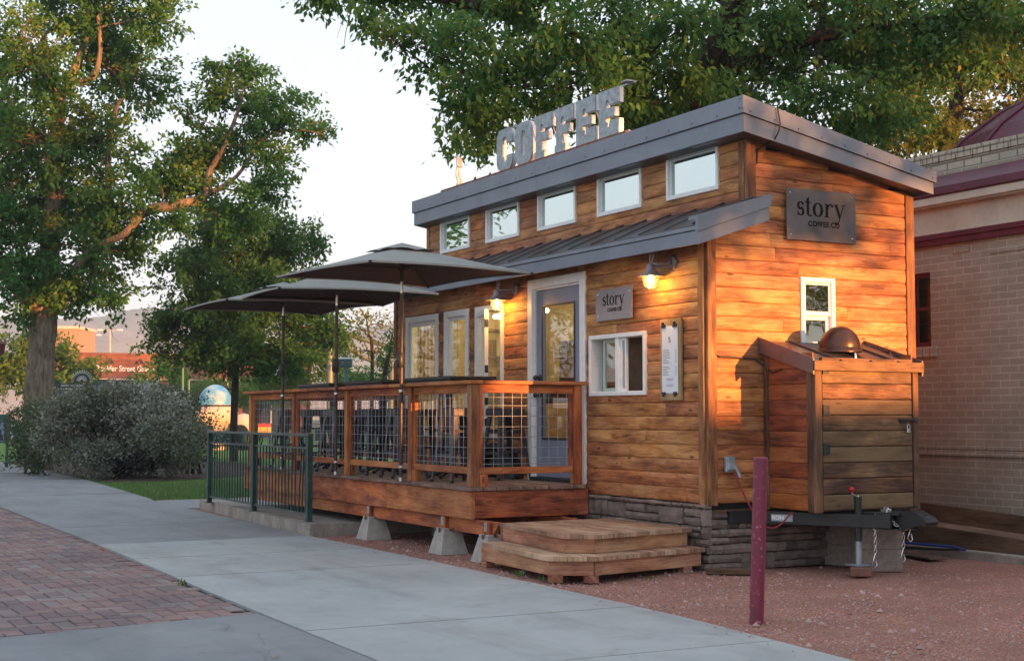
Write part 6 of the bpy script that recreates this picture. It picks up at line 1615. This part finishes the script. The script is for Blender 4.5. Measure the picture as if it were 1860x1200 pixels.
simple_tree(698, 0, 36, [(700, 650, 22, 30), (695, 690, 24, 20), (712, 610, 14, 30)], 'dark bushy evergreen hard against the left corner of the cabin', M['leaf_dark'], 95, .13, 30, 50, name='evergreen_tree', r=.08, subr=.25)
simple_tree(650, 0, 75, [(640, 690, 40, 18), (610, 680, 34, 22), (680, 700, 30, 14)], 'low green trees along the far side of the park', M['leaf_ash'], 99, .26)
simple_tree(470, 0, 85, [(450, 715, 70, 20), (520, 710, 60, 20), (380, 700, 40, 14)], 'light hedge like tree far behind the deck rail', M['leaf_light'], 101, .3)

# shrubs
def shrub(px, py, D, cl, label, m, seed, size, nsub, nleaf):
    clumps = [pc(x, y, D+random.Random(seed+i).uniform(-1.0, 1.0), rx, ry) for i, (x, y, rx, ry) in enumerate(cl)]
    b = at(px, py, D); b.z = -.05; rg = random.Random(seed)
    stems = [[(b+Vector((rg.uniform(-.3, .3), rg.uniform(-.3, .3), 0)), .03), ((b+c_[0])/2, .022), (c_[0], .01)] for c_ in clumps]
    tree('shrub', label, b, [((b.x, b.y, -.05), .05), (b+Vector((0, 0, .5)), .03)], stems, clumps, m, size, nsub, nleaf, seed, barkm='bark_dark', cat='shrub', subr=.2, group=None, droop=-.3, asp=.5)
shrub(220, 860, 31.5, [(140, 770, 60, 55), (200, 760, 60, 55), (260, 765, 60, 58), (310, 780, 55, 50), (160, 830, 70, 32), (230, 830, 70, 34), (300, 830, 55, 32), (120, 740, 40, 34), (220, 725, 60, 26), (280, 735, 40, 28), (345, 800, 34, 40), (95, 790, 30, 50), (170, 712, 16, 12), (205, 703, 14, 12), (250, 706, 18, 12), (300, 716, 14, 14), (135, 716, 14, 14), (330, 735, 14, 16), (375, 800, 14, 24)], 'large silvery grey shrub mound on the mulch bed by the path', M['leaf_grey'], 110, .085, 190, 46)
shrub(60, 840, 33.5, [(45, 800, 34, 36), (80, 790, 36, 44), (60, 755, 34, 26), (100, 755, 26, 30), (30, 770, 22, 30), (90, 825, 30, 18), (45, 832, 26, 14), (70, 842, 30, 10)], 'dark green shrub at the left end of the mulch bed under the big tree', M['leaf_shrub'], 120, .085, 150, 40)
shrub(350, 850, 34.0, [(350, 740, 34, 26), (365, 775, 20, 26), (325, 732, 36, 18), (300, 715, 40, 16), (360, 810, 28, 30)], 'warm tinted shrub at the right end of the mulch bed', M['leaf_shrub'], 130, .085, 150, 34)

# ------------------------------------------------------------------ far background
# hills
mb = MB(); hn = np.random.RandomState(4); nx, ny = 220, 34; vs = []
def hz(u, v):
    e = math.sin(min(1, v*1.15)*math.pi/2)**.8
    ridge = 100+13*math.sin(u*5.1+.4)+7*math.sin(u*11.3+2)+4*math.sin(u*27+1)+(-14*max(0, u-.45)*2)
    return e*ridge*(1 if v < .9 else 1-(v-.9)*2)+(5*math.sin(u*60+v*9)+3.5*math.sin(u*131+v*33)+2*math.sin(u*290-v*70))*e*.5-2
c0 = Vector((-1150, -420, 0)); ud_ = Vector((.33, .94, 0)).normalized(); vd_ = Vector((-.94, .33, 0)).normalized()
for i in range(nx+1):
    for j in range(ny+1):
        u, v = i/nx, j/ny; p = c0+ud_*(u*1900-500)+vd_*(v*270); vs.append((p.x, p.y, hz(u*1.9, v)))
mb.add(vs, [(i*(ny+1)+j, (i+1)*(ny+1)+j, (i+1)*(ny+1)+j+1, i*(ny+1)+j+1) for i in range(nx) for j in range(ny)], None, True)
t = NT('dry_hillside'); p = t.pos(); n1 = t.noise(p, .02, 6, .7); n2 = t.noise(p, .10, 5, .75)
t.bsdf(Base_Color=t.ramp(t.math('ADD', t.math('MULTIPLY', n1, .5), t.math('MULTIPLY', n2, .5)), [(.38, (.25, .22, .18)), (.56, (.36, .31, .25)), (.70, (.45, .38, .30))]), Roughness=1, Specular_IOR_Level=.1); M['hill'] = t.m
single('hills', mb, M['hill'], kind='structure')
# brick gallery
D = 92.0; k = D/FPX
gl = thing('gallery_building', tuple(Vector((at(230, 758, D).x, at(230, 758, D).y, -.04))), 'long low red brick gallery with white lettering on its parapet', 'building')
o = at(130, 758, D); r_ = at(560, 758, D+6); ud_ = (r_-o); ud_.z = 0; ud_.normalize(); nd_ = Vector((ud_.y, -ud_.x, 0))
def gbox(mb, u0, u1, d0, d1, z0, z1): mb.obox(o*1.0+ud_*((u0+u1)/2)+nd_*((d0+d1)/2)+Vector((0, 0, (z0+z1)/2-o.z)), (u1-u0, abs(d1-d0), z1-z0), Matrix((ud_, nd_, EZ)).transposed())
M['redbrick'] = brickmat('red_gallery_brick', ((.24, .085, .060), (.30, .11, .08), (.16, .06, .05)), (.22, .16, .13), .4, .14, .012)
mb = MB(); Wd = 15.6
def zpx(py): return CAM.z+(758-py)*k
gbox(mb, 0, Wd, 0, -10, zpx(688), zpx(643)); gbox(mb, 0, .9, .0, -10, -.04, zpx(688)-.002); gbox(mb, Wd-.9, Wd, .0, -10, -.04, zpx(688)-.002); gbox(mb, 5.6, 6.2, .0, -10, -.04, zpx(688)-.002); gbox(mb, 10.5, 11.1, 0, -10, -.04, zpx(688)-.002); part('wall', mb, M['redbrick'], gl)
mb = MB(); gbox(mb, -.1, Wd+.1, .12, -.2, zpx(643)+.002, zpx(639)); gbox(mb, 0, Wd, .10, .002, zpx(654), zpx(652)); part('coping', mb, M['maroon_trim'], gl)
mb = MB(); gbox(mb, .9, Wd-.9, .7, .002, zpx(689), zpx(687)); part('canopy', mb, M['cream'], gl)
mb = MB(); gbox(mb, .9, Wd-.9, -.5, -.6, .0, zpx(689)-.002); part('shop_window', mb, plain('dark_shop_glass', (.03, .045, .07), .12, nz=.3), gl)
mb = MB()
for u in range(1, 15, 3): gbox(mb, u+.1, u+.2, -.48, -.35, 0, zpx(690))
pieces('mullion', mb, M['cream'], gl)
mb = MB()
for kx in range(5):
    u = 2.4+kx*1.9; mb.beam(o+ud_*u+nd_*.1+EZ*(zpx(650)-o.z), o+ud_*u+nd_*.55+EZ*(zpx(655)-o.z), .05, .05); mb.lathe(o+ud_*u+nd_*.55+EZ*(zpx(659)-o.z), [(.16, 0), (.06, .16), (.05, .22)], 8)
pieces('gooseneck_lamp', mb, M['black'], gl)
M['whitesign'] = plain('white_sign_letters', (.75, .74, .72), .6, nz=.03)
lt = textmesh('Boulder Street Gallery', .52, o+ud_*((221-130)*k*1.04)+nd_*.05+EZ*(zpx(668.5)-o.z), ud_, EZ, nd_, .05, .009, spacing=1.0, sx=.80); part('lettering', lt, M['whitesign'], gl)
# taller lit block behind it
D = 150.0; k = D/FPX
tb2 = thing('tall_building', (at(126, 758, D).x, at(126, 758, D).y, -.04), 'orange sunlit building block rising behind the light green tree', 'building')
c_ = at(124, 758, D); M['tanwall'] = plain('tan_stucco', (.36, .21, .13), .8, nz=.08)
ms2 = Matrix((RT, F0, EZ)).transposed(); hT = CAM.z+(758-600)*k
mb = MB(); mb.obox(c_+Vector((0, 0, hT/2-c_.z)), (3.6, 6, hT), ms2); part('wall', mb, M['tanwall'], tb2)
mb = MB(); mb.obox(c_+Vector((0, 0, hT+.14-c_.z)), (3.8, 6.3, .30), ms2); part('cornice', mb, M['cream'], tb2)
mb = MB()
for z in (7.6, 4.4): 
    for u in (-1, .3): mb.obox(c_-F0*3.03+RT*u+EZ*(z-c_.z), (.9, .06, 1.2), ms2)
pieces('window', mb, M['black'], tb2)
def lamp_post(px, py, D, label):
    b = at(px, 758, D); b.z = -.04; top = at(px, py, D); t_ = thing('light_pole', tuple(b), label, 'light pole', 'tall car park light poles')
    mb = MB(); mb.tube([b, top], [.12, .07], 8); part('pole', mb, M['cream'], t_)
    mb = MB(); mb.beam(top-RT*1.1, top+RT*1.1, .08, .08); part('arm', mb, M['cream'], t_)
    mb = MB()
    for s_ in (-1, 1): mb.obox(top+RT*s_*1.2+EZ*.05, (.6, .35, .16), ms2, .03)
    pieces('lamp_head', mb, M['white'], t_)
lamp_post(200, 600, 170, 'taller twin headed light pole in front of the hills'); lamp_post(163, 609, 190, 'shorter twin headed light pole next to the orange building')
# blue painted dome on a round cream drum
D = 60.0; k = D/FPX; c_ = at(391, 758, D); c_.z = -.04
dk = thing('domed_pavilion', tuple(c_), 'round cream pavilion with a blue cloud painted dome', 'pavilion')
t = NT('cloud_painted_dome'); n1 = t.noise(t.obj(), .9, 4, .6); t.bsdf(Base_Color=t.ramp(n1, [(.40, (.06, .30, .60)), (.50, (.20, .50, .68)), (.60, (.70, .74, .62))]), Roughness=.35); 
r_ = 31*k; zt2 = CAM.z+(758-736)*k
mb = MB(); mb.lathe((c_.x, c_.y, zt2), [(r_, 0)]+[(r_*math.cos(a), r_*1.22*math.sin(a)) for a in [R(q*7.5) for q in range(1, 13)]], 32); part('dome', mb, t.m, dk)
mb = MB(); mb.lathe((c_.x, c_.y, 0), [(r_*1.05, zt2-.04), (r_*1.07, zt2), (r_, zt2+.02), (.1, zt2+.02)], 32); part('dome_rim', mb, M['dark_timber'], dk)
M['warmwall'] = plain('cream_render', (.62, .50, .36), .8, nz=.06)
mb = MB(); mb.lathe((c_.x, c_.y, -.05), [(r_*1.12, 0), (r_*1.12, zt2-.75), (r_*1.35, zt2-.65), (r_*1.30, zt2-.15), (r_*1.04, zt2)], 32); part('drum', mb, M['warmwall'], dk)
ca = c_+RT*1.25-F0*.3
mb = MB(); mb.lathe((ca.x, ca.y, -.05), [(.55, 0), (.55, 1.1), (.45, 1.35), (.2, 1.5), (.01, 1.55)], 20); bay = part('side_bay', mb, M['warmwall'], dk)
mb = MB(); mb.prism([(-.32, .0), (.32, 0), (.32, .75)]+[(.32*math.cos(a), .75+.32*math.sin(a)) for a in [R(q*20) for q in range(1, 9)]]+[(-.32, .75)], ca-F0*.58, RT, EZ, -F0, .05); part('arch_opening', mb, M['black'], bay)
# information sign with a half sunburst
D = 42.0; k = D/FPX; a_ = at(145, 758, D); a_.z = -.04
isg = thing('park_sign', tuple(a_), 'dark green park sign topped by a half sunburst behind the shrubs', 'sign')
M['greensign'] = plain('sign_green', (.025, .075, .075), .5, nz=.1)
zz = lambda py: CAM.z+(758-py)*k
mb = MB(); mb.obox(at(145, 720, D)+Vector((0, 0, 0)), (80*k, .08, (zz(696)-zz(744))), ms2, .01); part('panel', mb, M['greensign'], isg)
mb = MB()
for px in (106, 180): p_ = at(px, 758, D); mb.beam((p_.x, p_.y, -.05), (p_.x, p_.y, zz(690)), .12, .12, up=RT)
pieces('post', mb, M['greensign'], isg)
mb = MB(); cc_ = at(150, 692, D)-F0*.05
mb.prism([(14*k*math.cos(R(q*15)), 14*k*math.sin(R(q*15))) for q in range(13)], cc_, RT, EZ, F0, .05)
part('half_disc', mb, M['greensign'], isg)
mb = MB()
for q in range(15): a = R(q*180/14); d_ = RT*math.cos(a)+EZ*math.sin(a); mb.beam(cc_+d_*14.5*k-F0*.01, cc_+d_*20*k-F0*.01, .02, .045, up=F0)
for q in range(9): a = R(10+q*20); d_ = RT*math.cos(a)+EZ*math.sin(a); mb.beam(cc_+d_*3*k-F0*.03, cc_+d_*10*k-F0*.03, .02, .04, up=F0)
part('sun_rays', mb, M['whitesign'], isg)
mb = MB()
for i_, (l_, y_) in enumerate(((40, 700), (52, 706), (30, 712))): mb.obox(at(132, y_, D)-F0*.05, (l_*k, .01, .035), ms2)
part('text_lines', mb, M['whitesign'], isg)
# portrait kiosk at the left edge
D = 38.0; k = D/FPX; a_ = at(4, 758, D); a_.z = -.04
ks = thing('poster_kiosk', tuple(a_), 'dark green kiosk with a portrait poster at the left edge of the lawn', 'kiosk')
mb = MB(); mb.obox(at(-3, 778, D), (36*k, .35, 52*k), ms2, .02); part('cabinet', mb, M['greensign'], ks)
mb = MB()
for px in (14, -16): p_ = at(px, 758, D); mb.beam((p_.x, p_.y, -.05), (p_.x, p_.y, zz(800)), .06, .06, up=RT)
pieces('leg', mb, M['greensign'], ks)
mb = MB(); mb.obox(at(2, 784, D)-F0*.19, (20*k, .01, 34*k), ms2); ps = part('poster', mb, plain('poster_blue', (.16, .22, .34), .5, nz=.3, sc_=3), ks)
mb = MB(); c2 = at(5, 785, D)-F0*.20; 
mb.prism([(-.09, -.22), (.09, -.22), (.08, -.08), (.03, -.04), (.045, .05), (0, .09), (-.045, .05), (-.03, -.04), (-.08, -.08)], c2, RT, EZ, F0, .008); part('poster_figure', mb, M['black'], ps)
# lantern at the very left edge
D = 30.0; p_ = at(-6, 758, D); lp = thing('street_lamp', (p_.x, p_.y, -.04), 'dark lantern of a street lamp just inside the left edge', 'street lamp')
mb = MB(); mb.tube([(p_.x, p_.y, -.05), at(-6, 645, D)], .05, 10); pieces('post', mb, M['black'], lp)
mb = MB(); q_ = at(-2, 645, D); mb.lathe(q_, [(.05, 0), (.11, .05), (.13, .22), (.15, .23), (.04, .33), (.01, .36)], 8); pieces('lamp_head', mb, plain('dull_red_lens', (.16, .05, .04), .3), lp)
# teal post with box near the young tree, teal posts by the dome
def tpost(px, y0, D, label, box=False):
    p_ = at(px, 758, D); t_ = thing('teal_post', (p_.x, p_.y, -.04), label, 'post'); top = at(px, y0, D)
    mb = MB(); mb.tube([(p_.x, p_.y, -.05), top], .045, 10); part('pole', mb, plain('teal_paint', (.06, .16, .15), .5), t_)
    if box:
        mb = MB(); mb.obox(top+EZ*.10, (.27, .2, .18), ms2, .01); bx_ = part('meter_box', mb, M['greensign'], t_)
        mb = MB(); mb.obox(top+EZ*.20, (.28, .21, .03), ms2, .005); part('lid', mb, M['galvlight'], t_)
        mb = MB()
        for s_ in (-1, 1): mb.lathe(top+EZ*.10+RT*s_*.05-F0*.101, [(.025, 0), (.02, .006), (.001, .007)], 10, -F0)
        part('dial', mb, M['brownmetal'], bx_)
tpost(628, 668, 30, 'teal post carrying a dark meter box seen under the middle parasol', True); tpost(332, 668, 52, 'plain teal post left of the blue dome'); tpost(343, 690, 55, 'shorter teal post just left of the blue dome')
# arched steel beams behind the young tree
mb = MB()
for (ya, yb, yc) in ((600, 606, 626), (612, 628, 668)):
    mb.tube([at(600, ya, 50), at(630, yb, 50), at(660, (yb+yc)/2, 50), at(720, yc+6, 50)], .09, 8)
for f in range(4): mb.tube([at(612+f*24, 604+f*6, 50), at(624+f*24, 622+f*11, 50)], .04, 6)
mb.tube([at(712, 640, 50), (at(712, 640, 50).x, at(712, 640, 50).y, -.05)], .14, 8); mb.tube([at(600, 604, 50), (at(600, 604, 50).x, at(600, 604, 50).y, -.05)], .12, 8)
single('arched_frame', mb, plain('grey_green_steel', (.14, .17, .15), .5), 'grey green arched steel frame seen under the middle parasol', 'frame')
# park bits seen through the mesh: ping-pong like low tables, bench, colourful stand
def bench(px, D, label):
    p_ = at(px, 758, D); b_ = thing('park_bench', (p_.x, p_.y, -.04), label, 'bench', 'dark park benches')
    mb = MB(); mb.obox((p_.x, p_.y, .42), (1.5, .4, .05), ms2, .01); part('seat', mb, M['greensign'], b_)
    mb = MB(); q = Vector((p_.x, p_.y, .70))+F0*.2; mb.obox(q, (1.5, .04, .38), ms2, .01); part('backrest', mb, M['greensign'], b_)
    for s_ in (-1, 1): mb = MB(); q = Vector((p_.x, p_.y, .2))+RT*s_*.65; mb.obox(q, (.06, .4, .48), ms2, .01); pieces('leg', mb, M['black'], b_)
bench(418, 46, 'park bench behind the slim tree trunk'); bench(560, 50, 'park bench behind the left part of the deck'); bench(640, 55, 'park bench seen through the middle mesh bay')
p_ = at(478, 758, 52); sn = thing('toy_stand', (p_.x, p_.y, -.04), 'small stand with a red and yellow striped front seen through the mesh', 'stand')
mb = MB(); mb.obox((p_.x, p_.y, 1.05), (.6, .3, .12), ms2, .01); part('awning', mb, plain('stand_red', (.55, .06, .04), .5), sn)
mb = MB(); mb.obox((p_.x, p_.y, .85), (.6, .28, .26), ms2, .01); part('front', mb, plain('stand_yellow', (.60, .42, .12), .5), sn)
mb = MB()
for s_ in (-1, 1): mb.obox(Vector((p_.x, p_.y, .34))+RT*s_*.26, (.05, .25, .74), ms2)
pieces('leg', mb, M['greensign'], sn)

# ------------------------------------------------------------------ unseen trees for window reflections; unseen hall and tree row added to block the sun
def sunpos(dist, perp):
    s_ = Vector((math.cos(SUN_AZ), math.sin(SUN_AZ), 0)); t_ = Vector((-math.sin(SUN_AZ), math.cos(SUN_AZ), 0)); return s_*dist+t_*perp

def big_crown(label, c, rad, trunk_xy, nsub, seed, m='leaf_elm', size=.42, n=14, subr=.8, nleaf=34):
    rg = random.Random(seed); cl_ = []
    for i in range(n):
        v = Vector((rg.uniform(-1, 1), rg.uniform(-1, 1), rg.uniform(-1, 1)))
        cl_.append((Vector(c)+Vector((v.x*rad[0], v.y*rad[1], v.z*rad[2]))*.8, (rad[0]*.38, rad[1]*.38, rad[2]*.38)))
    x, y = trunk_xy
    tree('offscreen_tree', label, (x, y, 0), [((x, y, -.1), .4), ((x, y, c[2]-rad[2]*.6), .3), (tuple(c), .15)], [], cl_, M[m], size, nsub, nleaf, seed, barkm='bark_dark', subr=subr)
# tree seen only as a reflection in the left clerestory windows
big_crown('broad park tree across the paving, mirrored in the left upper windows', (-30, -9.5, 8.0), (4.2, 4.2, 4.0), (-30, -9.5), 3.2, 201, 'leaf_ash', .30, 16, .6, 40)
big_crown('leafy street tree further along the paving, mirrored in the tall windows', (-40, -3.5-14, 5.0), (5, 5, 4.0), (-40, -17.5), 3.0, 203, 'leaf_gold', .34, 14, .7, 36)
# east side: unseen hall and tree row, made up to shape the sun patches
p = sunpos(46, 6)
hall = thing('sun_block_hall', (p.x, p.y, 0), 'unseen long low hall added behind the viewer to block the low sun', 'building')
ms3 = Matrix((Vector((-math.sin(SUN_AZ), math.cos(SUN_AZ), 0)), Vector((-math.cos(SUN_AZ), -math.sin(SUN_AZ), 0)), EZ)).transposed()
mb = MB(); mb.obox((p.x, p.y, 1.7), (64, 8, 3.6), ms3); part('wall', mb, M['brick'], hall)
mb = MB(); mb.obox((p.x, p.y, 3.6), (65, 9, .2), ms3); part('roof', mb, M['fascia'], hall)
def eastrow(dist, perp, zc, rad, seed, label, **k):
    p = sunpos(dist, perp); big_crown(label, (p.x, p.y, zc), rad, (p.x, p.y), k.pop('nsub', 2.2), seed, **k)
cl_ = []; rg = random.Random(77)
def ecl(perp, z, r, d=33):
    p = sunpos(d+rg.uniform(-.8, .8), perp); cl_.append((Vector((p.x, p.y, z)), (r, r, r*.85)))
def erow(p0, p1, zlow, ztop, label, seed, omit=.08, d=33, r=.95, st=1.25):
    global cl_
    cl_ = []; pp = p0; i = 0
    while pp < p1:
        z = zlow(pp)+r*.85; j = 0
        while z < ztop:
            hole = (2.4 < pp < 4.1 and 6.1 < z < 7.9) or (7.6 < pp < 10.9 and 5.6 < z < 8.2) or (7.6 < pp < 11.5 and z < 10 and rg.random() < .4) or (10 < pp < 12 and 11 < z < 12.5)
            if not hole and rg.random() > omit: ecl(pp+(.5*st if j % 2 else 0), z+rg.uniform(-.2, .2), r, d)
            z += st*.95; j += 1
        pp += st
    if p0 < 0:
        q_ = -3.2
        while q_ < 2.6: ecl(q_, low1(q_)+.42+(.15*math.sin(q_*7)), .5, d); q_ += .42
    pm = (p0+p1)/2; q = sunpos(d+.5, pm)
    tree('offscreen_tree', label, (q.x, q.y, 0), [((q.x, q.y, -.1), .4), ((q.x, q.y, 4), .3), ((q.x, q.y, 8), .15)], [], cl_, M['leaf_elm'], .24, 11, 44, seed, barkm='bark_dark', subr=.42)
low1 = lambda q: 4.36+.38*max(0, q)+.22*math.sin(q*3.4)
erow(-4.6, 3.2, low1, 13.5, 'unseen dense tree added across from the cabin end wall to shape its sun patch', 302)
erow(3.3, 9.5, lambda q: 4.3, 13.5, 'unseen tall broad tree added in the middle of the sun blocking row', 303, .10)
erow(9.6, 15.5, lambda q: 4.3, 13.5, 'unseen tall tree added north of the middle of the sun blocking row', 304, .14)
eastrow(38, -8.5, 8.0, (4.5, 4.5, 4.0), 301, 'unseen spreading tree added at the south end of the sun blocking row', nsub=3.0)
eastrow(60, 30, 8.5, (7, 7, 5.0), 305, 'unseen wide tree added near the north end of the sun blocking row', size=.5, nsub=2.4, subr=.9)
eastrow(62, 41, 8.5, (7, 7, 5.0), 306, 'unseen wide tree added at the far north end of the sun blocking row', size=.5, nsub=2.4, subr=.9)
eastrow(58, 52, 8.0, (7, 7, 5.0), 307, 'unseen wide tree added past the north end of the sun blocking row', size=.5, nsub=2.4, subr=.9)

# warm evening air
if True:
    mb = MB(); mb.box(-1950, 120, -900, 1900, -1.2, 130)
    t = NT('evening_haze'); v = t.n('ShaderNodeVolumePrincipled', {'Color': (.68, .84, 1.0, 1), 'Density': .00050, 'Anisotropy': .1}); t.t.links.new(v.outputs[0], t.out.inputs['Volume'])
    hz_ = single('haze', mb, t.m, kind='stuff', label='faint warm evening haze over the distance', cat='haze')
